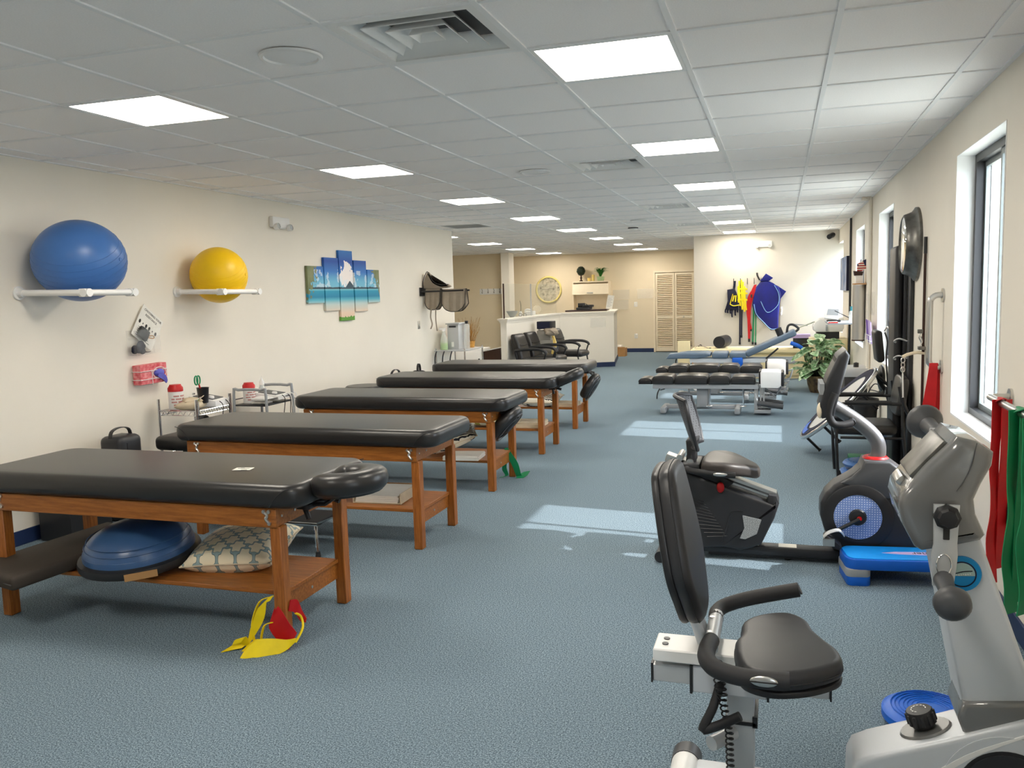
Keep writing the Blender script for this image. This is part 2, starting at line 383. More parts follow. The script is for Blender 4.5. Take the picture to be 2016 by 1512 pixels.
def beach():
    m = mat('beach_print', (0.3, 0.5, 0.8, 1), 0.55); g = NT(m); geo = g.n('ShaderNodeNewGeometry'); sp = g.n('ShaderNodeSeparateXYZ'); g.l(geo.outputs['Position'], sp.inputs[0])
    y, z = sp.outputs[1], sp.outputs[2]; pos = geo.outputs['Position']
    zz = g.math('DIVIDE', g.math('SUBTRACT', z, 1.33), 0.84)
    base = g.ramp(zz, [(0.0, srgb(220, 190, 160)), (0.12, srgb(226, 200, 176)), (0.24, srgb(190, 205, 200)), (0.3, srgb(90, 178, 196)), (0.34, srgb(20, 130, 168)), (0.42, srgb(30, 150, 184)), (0.45, srgb(140, 214, 220)),
        (0.455, srgb(120, 190, 214)), (0.55, srgb(110, 184, 214)), (0.68, srgb(50, 120, 196)), (0.82, srgb(24, 76, 160)), (1.0, srgb(40, 120, 190))])
    n1 = g.noise(pos, 6, 6); n2 = g.noise(pos, 20, 5)
    dy = g.math('SUBTRACT', y, 8.9); dz = g.math('SUBTRACT', z, 1.86)
    r = g.math('SQRT', g.math('ADD', g.math('MULTIPLY', dy, dy), g.math('MULTIPLY', g.math('MULTIPLY', dz, dz), 1.6)))
    cl = g.math('LESS_THAN', r, g.math('SUBTRACT', g.math('ADD', g.math('MULTIPLY', n1, 0.34), g.math('MULTIPLY', n2, 0.30)), 0.15)); sky = g.math('GREATER_THAN', z, 1.725)
    c = g.mix(g.math('MULTIPLY', cl, sky), base, srgb(244, 236, 232))
    low = g.math('MULTIPLY', g.math('MULTIPLY', g.math('GREATER_THAN', n1, 0.53), sky), g.math('LESS_THAN', z, 1.92)); c = g.mix(g.math('MULTIPLY', low, 0.55), c, srgb(226, 236, 240))
    isl = g.math('MULTIPLY', g.math('GREATER_THAN', z, 1.705), g.math('LESS_THAN', z, g.math('ADD', 1.712, g.math('ADD', g.math('MULTIPLY', n2, 0.03), g.math('MAXIMUM', 0.0, g.math('SUBTRACT', 0.075, g.math('MULTIPLY', g.math('ABSOLUTE', g.math('SUBTRACT', y, 8.97)), 0.7)))))))
    c = g.mix(isl, c, srgb(48, 74, 88))
    edge = g.math('ADD', g.math('ABSOLUTE', g.math('SUBTRACT', y, 8.9)), g.math('MULTIPLY', g.math('SUBTRACT', z, 1.8), 0.6))
    palm = g.math('GREATER_THAN', g.math('ADD', edge, g.math('MULTIPLY', n2, 0.5)), 1.0); c = g.mix(palm, c, g.mix(n1, srgb(56, 84, 40), srgb(160, 160, 120)))
    grass = g.math('MULTIPLY', g.math('LESS_THAN', z, g.math('ADD', 1.34, g.math('MULTIPLY', n2, 0.09))), 1.0); c = g.mix(grass, c, srgb(90, 150, 50))
    g.l(c, g.P.inputs['Base Color']); return m
M['beach'] = beach()
def clockface():
    m = mat('mottled_clock_face', (0.6, 0.58, 0.5, 1), 0.5); g = NT(m); tc = g.n('ShaderNodeTexCoord'); n = g.noise(tc.outputs['Object'], 12, 4)
    g.l(g.ramp(n, [(0.35, srgb(214, 204, 182)), (0.55, srgb(184, 176, 154)), (0.68, srgb(120, 114, 100))]), g.P.inputs['Base Color']); return m
M['clockface'] = clockface()
def towel_img():
    m = mat('blue_canvas_print', (0.3, 0.4, 0.6, 1), 0.6); g = NT(m); tc = g.n('ShaderNodeTexCoord'); n = g.noise(tc.outputs['Object'], 5, 5)
    g.l(g.ramp(n, [(0.3, srgb(70, 90, 130)), (0.5, srgb(130, 150, 190)), (0.7, srgb(200, 196, 190))]), g.P.inputs['Base Color']); return m
M['bluepic'] = towel_img()
def flagmat():
    m = mat('flag_cloth', (0.7, 0.6, 0.5, 1), 0.8); g = NT(m); tc = g.n('ShaderNodeTexCoord'); sp = g.n('ShaderNodeSeparateXYZ'); g.l(tc.outputs['Generated'], sp.inputs[0])
    st = g.math('GREATER_THAN', g.math('FRACT', g.math('MULTIPLY', sp.outputs[2], 6.5)), 0.5)
    c = g.mix(st, srgb(170, 40, 40), srgb(226, 216, 200))
    can = g.math('MULTIPLY', g.math('GREATER_THAN', sp.outputs[2], 0.5), g.math('GREATER_THAN', sp.outputs[1], 0.55)); g.l(g.mix(can, c, srgb(40, 44, 80)), g.P.inputs['Base Color']); return m
M['flag'] = flagmat()
def diskdots():
    m = mat('dotted_blue_disc', (0.3, 0.4, 0.7, 1), 0.4); g = NT(m); tc = g.n('ShaderNodeTexCoord'); v = g.n('ShaderNodeTexVoronoi'); v.inputs['Scale'].default_value = 75; v.inputs['Randomness'].default_value = 0.1
    g.l(tc.outputs['Object'], v.inputs['Vector']); d = g.math('LESS_THAN', v.outputs[0], 0.22); g.l(g.mix(d, srgb(112, 138, 196), srgb(222, 228, 240)), g.P.inputs['Base Color']); return m
M['dots'] = diskdots()
def meshmat():
    m = mat('perforated_mesh', (0.05, 0.05, 0.055, 1), 0.5); g = NT(m); tc = g.n('ShaderNodeTexCoord'); v = g.n('ShaderNodeTexVoronoi'); v.inputs['Scale'].default_value = 70; v.inputs['Randomness'].default_value = 0.0
    g.l(tc.outputs['Object'], v.inputs['Vector']); d = g.math('LESS_THAN', v.outputs[0], 0.28); g.l(g.mix(d, srgb(84, 86, 90), srgb(18, 18, 20)), g.P.inputs['Base Color']); return m
M['mesh'] = meshmat()
# ================================================================ the room
CE = 2.592; LW = -4.875; RW = 1.02; FW = 16.53; BW = 21.86; RY0 = -3.0
GX0, GY0, G = -0.4014, 3.4648, 0.6096
st = dict(kind='structure')
build('floor', MB().box(-8.3, 1.4, RY0 - 0.2, 22.1, -0.06, 0), M['carpet'], smooth=0, **st)
build('wall_left', MB().box(LW - 0.14, LW, RY0, 12.386, 0, CE + 0.1), M['wall'], smooth=0, **st)
build('wall_alcove', MB().box(-8.3, -8.15, 12.2, 22.0, 0, CE + 0.1).box(-8.3, LW - 0.14, 12.05, 12.2, 0, CE + 0.1), M['wall_far'], smooth=0, **st)
build('wall_tan', MB().box(-8.15, -6.47, 20.0, 20.12, 0, CE + 0.1), M['wall_far'], smooth=0, **st)
build('wall_back', MB().box(-8.15, -3.06, BW, BW + 0.15, 0, CE + 0.1).box(-3.06, -2.06, BW, BW + 0.15, 2.035, CE + 0.1).box(-2.06, -1.3, BW, BW + 0.15, 0, CE + 0.1).box(-3.06, -2.06, BW + 0.1, BW + 0.15, 0, 2.04), M['wall_far'], smooth=0, **st)
build('wall_far', MB().prism([(-1.57, 16.53), (1.36, 16.53), (1.36, 22.0), (-1.57, 22.0)], 'z', 0, CE + 0.1), M['farwall'], smooth=0, **st)
build('wall_rear', MB().box(-5.02, 1.35, RY0 - 0.15, RY0, 0, CE + 0.1), M['wall'], smooth=0, **st)
build('column', MB().box(-6.47, -6.27, 19.62, 20.02, 0, CE + 0.05), M['wall_white'], smooth=0, **st)
# right wall with window openings
ZW0, ZW1 = 0.77, 2.345; WT = 1.28
WIN = [(4.61, 5.78), (8.77, 10.0), (11.62, 12.87), (15.36, 16.62), (-0.6, 0.57)]
mb = MB(); segs = sorted(WIN); y = RY0 - 0.15
for a, b_ in segs:
    mb.box(RW, WT, y, a, 0, CE + 0.1); mb.box(RW, WT, a, b_, 0, ZW0); mb.box(RW, WT, a, b_, ZW1, CE + 0.1); y = b_
mb.box(RW, WT, y, 16.75, 0, CE + 0.1)
build('wall_right', mb, M['wall'], smooth=0, **st)
# windows: white reveal lining, dark outer frame, grey sash, two panes
for i, (a, b_) in enumerate(WIN):
    fr = MB(); x0, x1 = 1.115, 1.195; t = 0.05
    fr.box(x0, x1, a, a + t, ZW0, ZW1).box(x0, x1, b_ - t, b_, ZW0, ZW1).box(x0, x1, a + t, b_ - t, ZW1 - t, ZW1).box(x0, x1, a + t, b_ - t, ZW0, ZW0 + t)
    wn = build('window_%d' % (i + 1), fr, M['darkframe'], smooth=0, **st)
    lin = MB(); e = 0.004
    lin.box(RW - e, x0, a, a + e, ZW0, ZW1).box(RW - e, x0, b_ - e, b_, ZW0, ZW1).box(RW - e, x0, a + e, b_ - e, ZW1 - e, ZW1).box(RW - e, x0 + 0.01, a + e, b_ - e, ZW0, ZW0 + 0.012)
    build('reveal', lin, M['reveal'], wn, smooth=0)
    mid = (a + b_) / 2
    for k, (p, q, xx) in enumerate(((a + t, mid + 0.02, 1.14), (mid - 0.02, b_ - t, 1.17))):
        s = MB(); w = 0.032
        s.box(xx - 0.01, xx + 0.012, p, p + w, ZW0 + t, ZW1 - t).box(xx - 0.01, xx + 0.012, q - w, q, ZW0 + t, ZW1 - t).box(xx - 0.01, xx + 0.012, p + w, q - w, ZW0 + t, ZW0 + t + w).box(xx - 0.01, xx + 0.012, p + w, q - w, ZW1 - t - w, ZW1 - t)
        sh = build('sash', s, M['greyframe'], wn, smooth=0)
        build('pane', MB().box(xx - 0.002, xx + 0.002, p + w, q - w, ZW0 + t + w, ZW1 - t - w), M['glass'], sh, smooth=0)
# base boards
def base(nm, *bx): 
    m_ = MB()
    for q in bx: m_.box(*q, 0.0, 0.1, bev=0.003, seg=1)
    build(nm, m_, M['navy'], smooth=0, **st)
base('baseboard_left', (LW, LW + 0.012, RY0, 12.386), (LW - 0.14, LW + 0.012, 12.386, 12.398))
base('baseboard_right', (RW - 0.012, RW, RY0, 16.6))
base('baseboard_back', (-6.2, -3.06, BW - 0.012, BW), (-2.06, -1.57, BW - 0.012, BW))
m_ = MB().prism([(-1.582, 16.518), (1.02, 16.518), (1.02, 16.54), (-1.582, 16.54)], 'z', 0, 0.1); build('baseboard_far', m_, M['navy'], smooth=0, **st)
# ceiling: slab, metal grid, tiles
special = {}
lights = []
for k in range(-1, 8):
    for cx, rowname in ((-1, 'right'), (-5, 'left')):
        if cx == -1 and GY0 + 4 * k * G + G > 16.6: continue
        lights.append((cx, 4 * k, rowname, k))
for k in range(4, 8): lights.append((-9, 4 * k, 'alcove', k))
for c, r, _, _ in lights: special[(c, r)] = 'light'
vents = [(-2, -1), (-2, 5), (-2, 11), (-2, 16)]
for v in vents: special[v] = 'vent'
special[(-7, 13)] = 'return'
lookup = set()
tb = MB(); ceil = None
slab = MB().box(-8.3, 1.4, RY0 - 0.2, 22.1, CE + 0.06, CE + 0.16)
ceil = build('ceiling', slab, M['tile'], smooth=0, **st)
def inroom(xa, xb, ya, yb): return not (xb < LW and yb < 12.2)
c0, c1 = -13, 2; r0, r1 = -11, 30
gw = 0.012
for c in range(c0, c1 + 2):
    x = GX0 + c * G
    if x > RW or x < -8.2: continue
    ys = RY0 if x > LW else 12.2
    tb.box(x - gw, x + gw, ys, BW, CE - 0.001, CE + 0.02)
for r in range(r0, r1 + 2):
    yy = GY0 + r * G
    if yy < RY0 or yy > BW: continue
    tb.box(LW if yy < 12.2 else -8.15, RW if yy < 16.6 else -1.57, yy - gw, yy + gw, CE, CE + 0.02)
tb.box(RW - 0.022, RW, RY0, 16.6, CE - 0.001, CE + 0.02).box(LW, LW + 0.022, RY0, 12.386, CE - 0.001, CE + 0.02).box(-1.57, RW, 16.50, 16.54, CE - 0.001, CE + 0.02).box(-8.15, -1.57, BW - 0.022, BW, CE - 0.001, CE + 0.02)
build('ceiling_grid', tb, M['tbar'], ceil, smooth=0)
tile_me = None; far = MB(); cells = []
for c in range(c0, c1 + 1):
    for r in range(r0, r1 + 1):
        if (c, r) in special: continue
        xa, xb = GX0 + c * G + gw, GX0 + (c + 1) * G - gw; ya, yb = GY0 + r * G + gw, GY0 + (r + 1) * G - gw
        xa = max(xa, LW + 0.02 if yb < 12.4 else -8.15); xb = min(xb, RW - 0.022 if ya < 16.5 else -1.57)
        ya = max(ya, RY0); yb = min(yb, BW - 0.02)
        if c >= -1 and ya < 16.53: yb = min(yb, 16.515)
        if xb - xa < 0.03 or yb - ya < 0.03: continue
        cells.append((abs(xa + xb) / 2 * 0.3 + (ya if ya > 2.2 else 90), xa, xb, ya, yb))
cells.sort()
std = {}
for i, (d, xa, xb, ya, yb) in enumerate(cells):
    if i >= 296: far.box(xa - 0.004, xb + 0.004, ya - 0.004, yb + 0.004, CE + 0.005, CE + 0.02); continue
    key = (round(xb - xa, 3), round(yb - ya, 3))
    if key not in std:
        w, h = key; t = MB().box(-w / 2 - 0.004, w / 2 + 0.004, -h / 2 - 0.004, h / 2 + 0.004, 0.006, 0.022, bev=0.004, seg=1)
        me = bpy.data.meshes.new('ceiling_tile'); t.bm.to_mesh(me); t.bm.free(); me.materials.append(M['tile']); std[key] = me
    o = bpy.data.objects.new('ceiling_tile', std[key]); COL.objects.link(o); o.parent = ceil; o.location = ((xa + xb) / 2, (ya + yb) / 2, CE)
build('far_ceiling_tiles', far, M['tile'], ceil, smooth=0, kind='stuff')
# lights
ordn = ['nearest', 'second nearest', 'third nearest', 'fourth nearest', 'fifth nearest', 'sixth nearest', 'seventh nearest', 'farthest']
proto = None
for c, r, row, k in lights:
    x, yy = GX0 + (c + 0.5) * G, GY0 + (r + 0.5) * G
    if k < 0: lab = 'lit square ceiling panel %s the camera, %s row' % ('far behind' if k == -2 else 'just over', row)
    elif row == 'alcove': lab = 'lit square ceiling panel over the reception alcove, %s of that row' % ['nearest', 'second', 'third', 'farthest'][k - 4]
    else: lab = 'lit square ceiling panel, %s of the %s-hand row' % (ordn[k] if not (row == 'right' and k == 5) else 'farthest', row)
    if proto is None:
        proto = thing('ceiling_light', lab, 'ceiling light', (x, yy, CE), 'recessed ceiling light panels')
        f = MB(); h = G / 2 - 0.013; q = h - 0.018
        f.box(x - h, x + h, yy - h, yy - q, CE, CE + 0.03).box(x - h, x + h, yy + q, yy + h, CE, CE + 0.03).box(x - h, x - q, yy - q, yy + q, CE, CE + 0.03).box(x + q, x + h, yy - q, yy + q, CE, CE + 0.03)
        build('frame', f, M['white_metal'], proto, smooth=0)
        build('diffuser', MB().box(x - q, x + q, yy - q, yy + q, CE + 0.004, CE + 0.012), M['diffuser'], proto, smooth=0)
    else: dup(proto, (x, yy, CE), label=lab)
# air diffusers with nested louvre rings
vl = ['nearest, above the middle of the room', 'second nearest', 'third nearest', 'farthest']
vproto = None
for i, (c, r) in enumerate(vents):
    x, yy = GX0 + (c + 0.5) * G, GY0 + (r + 0.5) * G
    lab = 'square louvred ceiling air vent, %s of the four' % vl[i]
    if vproto is not None: dup(vproto, (x, yy, CE), label=lab); continue
    vproto = thing('air_vent', lab, 'air vent', (x, yy, CE), 'square louvred air vents in the ceiling')
    h = G / 2 - 0.013; b1 = h - 0.035
    f = MB().box(x - h, x + h, yy - h, yy - b1, CE, CE + 0.01).box(x - h, x + h, yy + b1, yy + h, CE, CE + 0.01).box(x - h, x - b1, yy - b1, yy + b1, CE, CE + 0.01).box(x + b1, x + h, yy - b1, yy + b1, CE, CE + 0.01)
    build('vent_frame', f, M['white_metal'], vproto, smooth=0)
    build('duct', MB().box(x - b1, x + b1, yy - b1, yy + b1, CE + 0.055, CE + 0.058), M['midgrey'], vproto, smooth=0)
    for lo, hi in ((0.215, 0.262), (0.145, 0.192), (0.075, 0.122), (0.0, 0.055)):
        lv = MB(); zl, zh = CE + 0.002, CE + 0.05
        P0 = [(x + sx * hi, yy + sy * hi, zl) for sx, sy in ((-1, -1), (1, -1), (1, 1), (-1, 1))]; P1 = [(x + sx * max(lo, 0.03), yy + sy * max(lo, 0.03), zh) for sx, sy in ((-1, -1), (1, -1), (1, 1), (-1, 1))]
        P2 = [(p[0], p[1], p[2] + 0.004) for p in P0]; P3 = [(p[0], p[1], p[2] + 0.004) for p in P1]
        for k in range(4):
            j = (k + 1) % 4; lv.quad(P0[k], P0[j], P1[j], P1[k]); lv.quad(P2[k], P3[k], P3[j], P2[j]); lv.quad(P0[k], P2[k], P2[j], P0[j])
        if lo == 0.0: lv.quad(*P1)
        build('louvre', lv, M['white_metal'], vproto, smooth=0)
x, yy = GX0 - 6.5 * G, GY0 + 13.5 * G
rv = thing('return_grille', 'grey slotted return-air grille in the ceiling at the end of the left wall', 'air vent', (x, yy, CE))
build('grille_frame', MB().box(x - .29, x + .29, yy - .29, yy - .25, CE, CE + .012).box(x - .29, x + .29, yy + .25, yy + .29, CE, CE + .012).box(x - .29, x - .25, yy - .25, yy + .25, CE, CE + .012).box(x + .25, x + .29, yy - .25, yy + .25, CE, CE + .012), M['greypaint'], rv, smooth=0)
sl = MB()
for k in range(16): sl.box(x - .25, x + .25, yy - .245 + k * .031, yy - .229 + k * .031, CE + .002, CE + .012)
build('grille_slats', sl, M['greypaint'], rv, smooth=0, kind='stuff')
for nm, xx, y2, lab in (('ceiling_speaker', -1.93, 3.165, 'round white ceiling speaker beside the nearest air vent'), ('ceiling_speaker', -1.935, 6.84, 'round white ceiling speaker left of the second air vent'), ('ceiling_speaker', -1.93, 12.25, 'round white ceiling speaker far down the room')):
    t = thing(nm, lab, 'speaker', (xx, y2, CE))
    build('rim', MB().lathe([(0.118, 0.0), (0.13, -0.004), (0.126, -0.012), (0.112, -0.014), (0.108, -0.006)], (xx, y2, CE + .004), n=32), M['white_metal'], t)
    build('grille', MB().lathe([(0.0, -0.012), (0.06, -0.011), (0.109, -0.006)], (xx, y2, CE + .004), n=32), M['tbar'], t)
t = thing('smoke_detector', 'small white smoke detector on the ceiling far down the room', 'smoke detector', (-2.21, 13.4, CE))
build('housing', MB().lathe([(0.0, -0.06), (0.05, -0.058), (0.07, -0.035), (0.085, 0.004)], (-2.21, 13.4, CE), n=20), M['white'], t); build('vent_ring', MB().lathe([(0.078, -0.03), (0.082, -0.025), (0.082, -0.015), (0.078, -0.01)], (-2.21, 13.4, CE), n=20), M['darkgrey'], t)
# conduits on the right wall
tag(build('conduit_pipe', MB().tube([(1.0, 13.62, 0.1), (1.0, 13.62, CE - 0.02)], 0.016, smooth=0), M['darkgrey']), 'thin dark vertical conduit beside the third window', 'pipe')
tag(build('conduit_pipe', MB().tube([(0.995, 10.72, 0.1), (0.995, 10.72, CE - 0.09), (0.97, 10.72, CE - 0.03), (0.9, 10.72, CE - .01)], 0.022, smooth=3), M['wall']), 'wall-coloured vertical conduit just past the second window', 'pipe')
# outside
def outside():
    build('ground_outside', MB().box(1.35, 60, -20, 90, -0.3, -0.25), M['bounceground'], smooth=0, **st)
    h = thing('house', 'pale house with a grey window seen through the nearest window', 'house', (9.6, 44.5, -0.25))
    build('wall', MB().box(8.6, 16, 44, 50, -0.25, 6.0), M['siding'], h, smooth=0)
    for k in range(2):
        w = build('window', MB().box(8.7 + k * .62, 9.22 + k * .62, 43.95, 44.0, 3.1, 4.1), M['greyframe'], h, smooth=0)
        build('pane', MB().box(8.75 + k * .62, 9.17 + k * .62, 43.92, 43.95, 3.15, 3.6).box(8.75 + k * .62, 9.17 + k * .62, 43.92, 43.95, 3.65, 4.05), M['silver'], w, smooth=0)
    b = thing('shrub', 'green shrub outside the nearest window', 'shrub', (6.55, 29.6, -0.25)); m = MB()
    rr = random.Random(3)
    for k in range(420):
        a, e = rr.uniform(0, 2 * PI), rr.uniform(-1, 1); q = math.sqrt(1 - e * e) * rr.uniform(.6, 1)
        p = Vector((6.55 + .75 * q * math.cos(a), 29.6 + .75 * q * math.sin(a), 1.25 + e * 1.35)); s = rr.uniform(.08, .17)
        v = Vector((rr.uniform(-1, 1), rr.uniform(-1, 1), rr.uniform(-1, 1))).normalized() * s; w = v.cross(Vector((0.3, 0.5, 0.8))).normalized() * s * .6
        m.quad(p - v, p + w, p + v, p - w)
    build('foliage', m, M['shrub'], b, smooth=0); build('trunk', MB().cyl((6.55, 29.6, -.25), (6.55, 29.6, .9), .07, n=8), M['darkwood'], b)
outside()

# ================================================================ massage tables
TBL = [(-3.005, 3.54), (-2.99, 5.06), (-3.045, 6.64), (-3.07, 8.24), (-3.10, 9.81)]   # centre x, centre y
def make_table(label):
    t = thing('massage_table', label, 'massage table', (0, 0, 0), 'massage tables along the left side')
    ZT, TH = 0.768, 0.112
    # pad: rounded plan, soft edge
    w, d, rc = 0.975, 0.352, 0.10; poly = []
    for cx, cy, a0 in ((w - rc, d - rc, 0), (-w + rc, d - rc, 90), (-w + rc, -d + rc, 180), (w - rc, -d + rc, 270)):
        for k in range(7):
            a = math.radians(a0 + 15 * k); poly.append((cx + rc * math.cos(a), cy + rc * math.sin(a)))
    build('pad', MB().prism(poly, 'z', ZT - TH, ZT, bev=0.042, seg=6), M['vinyl'], t, smooth=60)
    sm = MB()
    for sx, sy in ((1, -1), (1, 1), (-1, -1), (-1, 1)):   # stitched corner caps
        pts = [(sx * (w - .15 + .155 * math.sin(a)), sy * (d + .0012) - sy * (.13 * (1 - math.cos(a))) * 0, ZT - TH + .012 + .088 * math.sin(2 * a) ** .8) for a in [PI / 2 * i / 8 for i in range(5)]]
        sm.tube(pts, 0.0022, n=5)
    build('corner_seam', sm, M['black'], t)
    lx, ly, ls = 0.82, 0.31, 0.056
    for s in (-1, 1):
        build('apron', MB().box(-0.875, 0.835, s * (ly - .006) - .014, s * (ly - .006) + .014, ZT - TH - .092, ZT - TH - .002, bev=.003, seg=1), M['woodx'], t)
        build('end_apron', MB().box(s * lx - .012, s * lx + .012, -ly + .02, ly - .02, ZT - TH - .09, ZT - TH - .002, bev=.003, seg=1), M['woodx'], t)
        build('shelf_rail', MB().box(s * (lx - .028) - .012, s * (lx - .028) + .012, -ly + .05, ly - .05, .135, .222, bev=.003, seg=1), M['woodx'], t)
        build('leg', MB().box(s * lx - ls / 2 - .0, s * lx + ls / 2, -ly - .0, -ly + .06, 0, ZT - TH - .088, bev=.004, seg=1), M['woodz'], t)
        build('leg', MB().box(s * lx - ls / 2, s * lx + ls / 2, ly - .06, ly, 0, ZT - TH - .088, bev=.004, seg=1), M['woodz'], t)
    build('shelf', MB().box(-lx - .02, lx - .006, -ly + .06, ly - .06, .222, .244, bev=.003, seg=1), M['woodx'], t)
    for s in (-1, 1):
        hp = MB(); yf = -ly - .012
        cx = s * (lx - .03)
        hp.tube([(cx - .012, yf, ZT - TH - .02), (cx + .002, yf, ZT - TH - .035), (cx - .006, yf, ZT - TH - .05), (cx + .012, yf, ZT - TH - .07)], .0075, n=6)
        for dx, dz in ((-.014, -.016), (.012, -.016), (.012, -.07)): hp.cyl((cx + dx, yf + .004, ZT - TH + dz), (cx + dx, yf - .006, ZT - TH + dz), .009, n=10)
        build('hinge_plate', hp, M['steel'], t)
    sc = MB()
    for yy in (-.16, .16, -.27, .27): sc.cyl((lx + .008, yy, ZT - TH - .045), (lx + .016, yy, ZT - TH - .045), .006, n=8)
    sc.cyl((lx - .02, 0, .178), (lx - .013, 0, .178), .008, n=8)
    build('screw', sc, M['steel'], t)
    return t
labs = ['nearest massage table, horseshoe headrest flat and yellow band round its leg', 'second nearest massage table, without a headrest, tray of paper on its shelf',
        'third nearest massage table, headrest folded down and green band on its leg', 'fourth nearest massage table, headrest tilted up at its end', 'farthest massage table, headrest hanging down, nearest the reception desk']
T0 = make_table(labs[0]); T0.location = (TBL[0][0], TBL[0][1], 0)
TB = [T0] + [dup(T0, (TBL[i][0], TBL[i][1], 0), label=labs[i]) for i in range(1, 5)]
for i, t in enumerate(TB): ORG[t.name] = Vector((TBL[i][0], TBL[i][1], 0))
def headrest(t, Mx, arm, lever):
    """horseshoe face cushion on a bracket: a part of its table"""
    pts = []
    for k in range(15):
        a = math.radians(-150 + 300 * k / 14); pts.append(Vector((.118 * math.cos(a), .116 * math.sin(a), 0)))
    b = MB(); P = [Mx @ p for p in spline(pts, 3)]; zax = (Mx.to_3x3() @ Vector((0, 0, 1))).normalized()
    tmp = MB(); bm = tmp.bm; rings = []
    for i, p in enumerate(P):
        tg = (P[min(i + 1, len(P) - 1)] - P[max(i - 1, 0)]).normalized(); side = tg.cross(zax)
        e = min(1, .35 + .65 * math.sin(PI * (0.5 + 0.0)) ) ; f = min(i, len(P) - 1 - i); sc = min(1.0, .45 + .2 * f)
        ring = []
        for k in range(14):
            a = 2 * PI * k / 14; ca, sa = math.cos(a), math.sin(a)
            ring.append(bm.verts.new(p + side * (.07 * sc * math.copysign(abs(ca) ** .75, ca)) + zax * (.054 * sc * math.copysign(abs(sa) ** .75, sa))))
        rings.append(ring)
    for A, B in zip(rings, rings[1:]):
        for k in range(14): bm.faces.new((A[k], A[(k + 1) % 14], B[(k + 1) % 14], B[k]))
    bm.faces.new(rings[0]); bm.faces.new(rings[-1]); bmesh.ops.recalc_face_normals(bm, faces=bm.faces)
    hd = build('headrest', tmp, M['vinyl'], t, smooth=70)
    pl = [Mx @ Vector((.15 * math.cos(a), .15 * math.sin(a), -.045)) for a in [2 * PI * k / 20 for k in range(20)]]
    pb = MB(); pb.tube(pl, .012, n=6, closed=True, smooth=0); build('backing_frame', pb, M['blackmetal'], hd)
    ar = MB()
    for dy in (-.05, .05): ar.tube([Vector(arm[0]) + Vector((0, dy, 0))] + [Vector(q) + Vector((0, dy, 0)) for q in arm[1:]], .011, n=7, smooth=0)
    ar.box(arm[0][0] - .02, arm[0][0] + .05, arm[0][1] - .09, arm[0][1] + .09, arm[0][2] - .014, arm[0][2] + .012, bev=.004)
    build('headrest_bracket', ar, M['blackmetal'], t)
    for p, q in lever:
        build('cam_lever', MB().cyl(p, q, .014, .010, n=8).tube([p, q], .013, n=7, smooth=0), M['black'], t)
cx, cy = TBL[0]
headrest(T0, TR(-1.925, 3.46, .745) @ RZ(math.radians(0)) @ RY(math.radians(-4)), [(-2.13, 3.45, .632), (-2.02, 3.45, .64), (-1.93, 3.46, .70)], [((-2.12, 3.38, .635), (-2.085, 3.36, .575)), ((-2.06, 3.50, .65), (-2.0, 3.50, .632))])
headrest(TB[2], TR(-2.19, 6.63, .515) @ RY(math.radians(-48)), [(-2.17, 6.64, .635), (-2.1, 6.64, .635), (-2.2, 6.64, .55)], [((-2.11, 6.60, .64), (-2.06, 6.60, .57)), ((-2.2, 6.55, .62), (-2.15, 6.55, .60))])
headrest(TB[3], TR(-2.05, 8.22, .735) @ RY(math.radians(-22)), [(-2.2, 8.24, .635), (-2.12, 8.24, .65), (-2.06, 8.24, .69)], [((-2.16, 8.16, .645), (-2.09, 8.16, .625)), ((-2.19, 8.2, .63), (-2.18, 8.2, .575))])
headrest(TB[4], TR(-2.16, 9.8, .46) @ RY(math.radians(-58)), [(-2.2, 9.81, .645), (-2.12, 9.81, .635), (-2.12, 9.81, .54)], [((-2.14, 9.75, .64), (-2.10, 9.75, .60))])

# ---------------------------------------------------------------- things on / under the tables
SH = 0.245
o = thing('half_ball_trainer', 'slate-blue half-ball balance trainer on the shelf of the nearest table', 'balance trainer', (-3.19, 3.50, SH + .04))
MM = TR(-3.15, 3.46, SH + .033) @ RX(math.radians(6)) @ RY(math.radians(0))
build('platform', MB().lathe([(0, 0), (.27, 0), (.295, .012), (.30, .03), (.295, .05), (.27, .058), (0, .058)], (0, 0, 0), n=40, M=MM), M['black'], o)
prof = [(.272, .05)] + [(.272 * math.cos(a) ** .80, .055 + .15 * math.sin(a)) for a in [PI / 2 * k / 16 for k in range(1, 16)]] + [(0, .205)]
dm = build('dome', MB().lathe(prof, (0, 0, 0), n=40, M=MM), M['bosu'], o, smooth=80)
rg = MB()
for rr, zz in ((.2665, .085), (.258, .115), (.243, .143)):
    rg.tube([MM @ Vector((rr * math.cos(2 * PI * k / 40), rr * math.sin(2 * PI * k / 40), zz)) for k in range(40)], .0025, n=5, closed=True, smooth=0)
build('ridge', rg, M['bosu'], dm)
build('label', MB().box(-.06, .09, -.304, -.300, .01, .045, M=MM @ RZ(math.radians(38))), M['card'], o, smooth=0)
t = thing('foam_slab', 'dark brown padded foam slab slanting on the shelf left of the half-ball', 'foam slab', (-3.66, 3.42, SH))
build('slab', MB().box(-.21, .21, -.44, .34, 0.0, .07, bev=.02, seg=3, M=TR(-3.60, 3.47, SH + .012) @ RZ(math.radians(-14)) @ RX(math.radians(3))), M['brownvinyl'], t)
build('seam', MB().tube([TR(-3.60, 3.47, SH + .012) @ RZ(math.radians(-14)) @ RX(math.radians(3)) @ Vector(q) for q in ((-.211, -.42, .035), (.211, -.441, .035))], .003, n=5, smooth=0), M['black'], t)
def pillow(nm, lab, loc, w, h, tk, Mx, m):
    o = build(nm, MB().pillow(w, h, tk, Mx, power=.38), m, smooth=80); tag(o, lab, 'pillow')
    o2 = o; return o
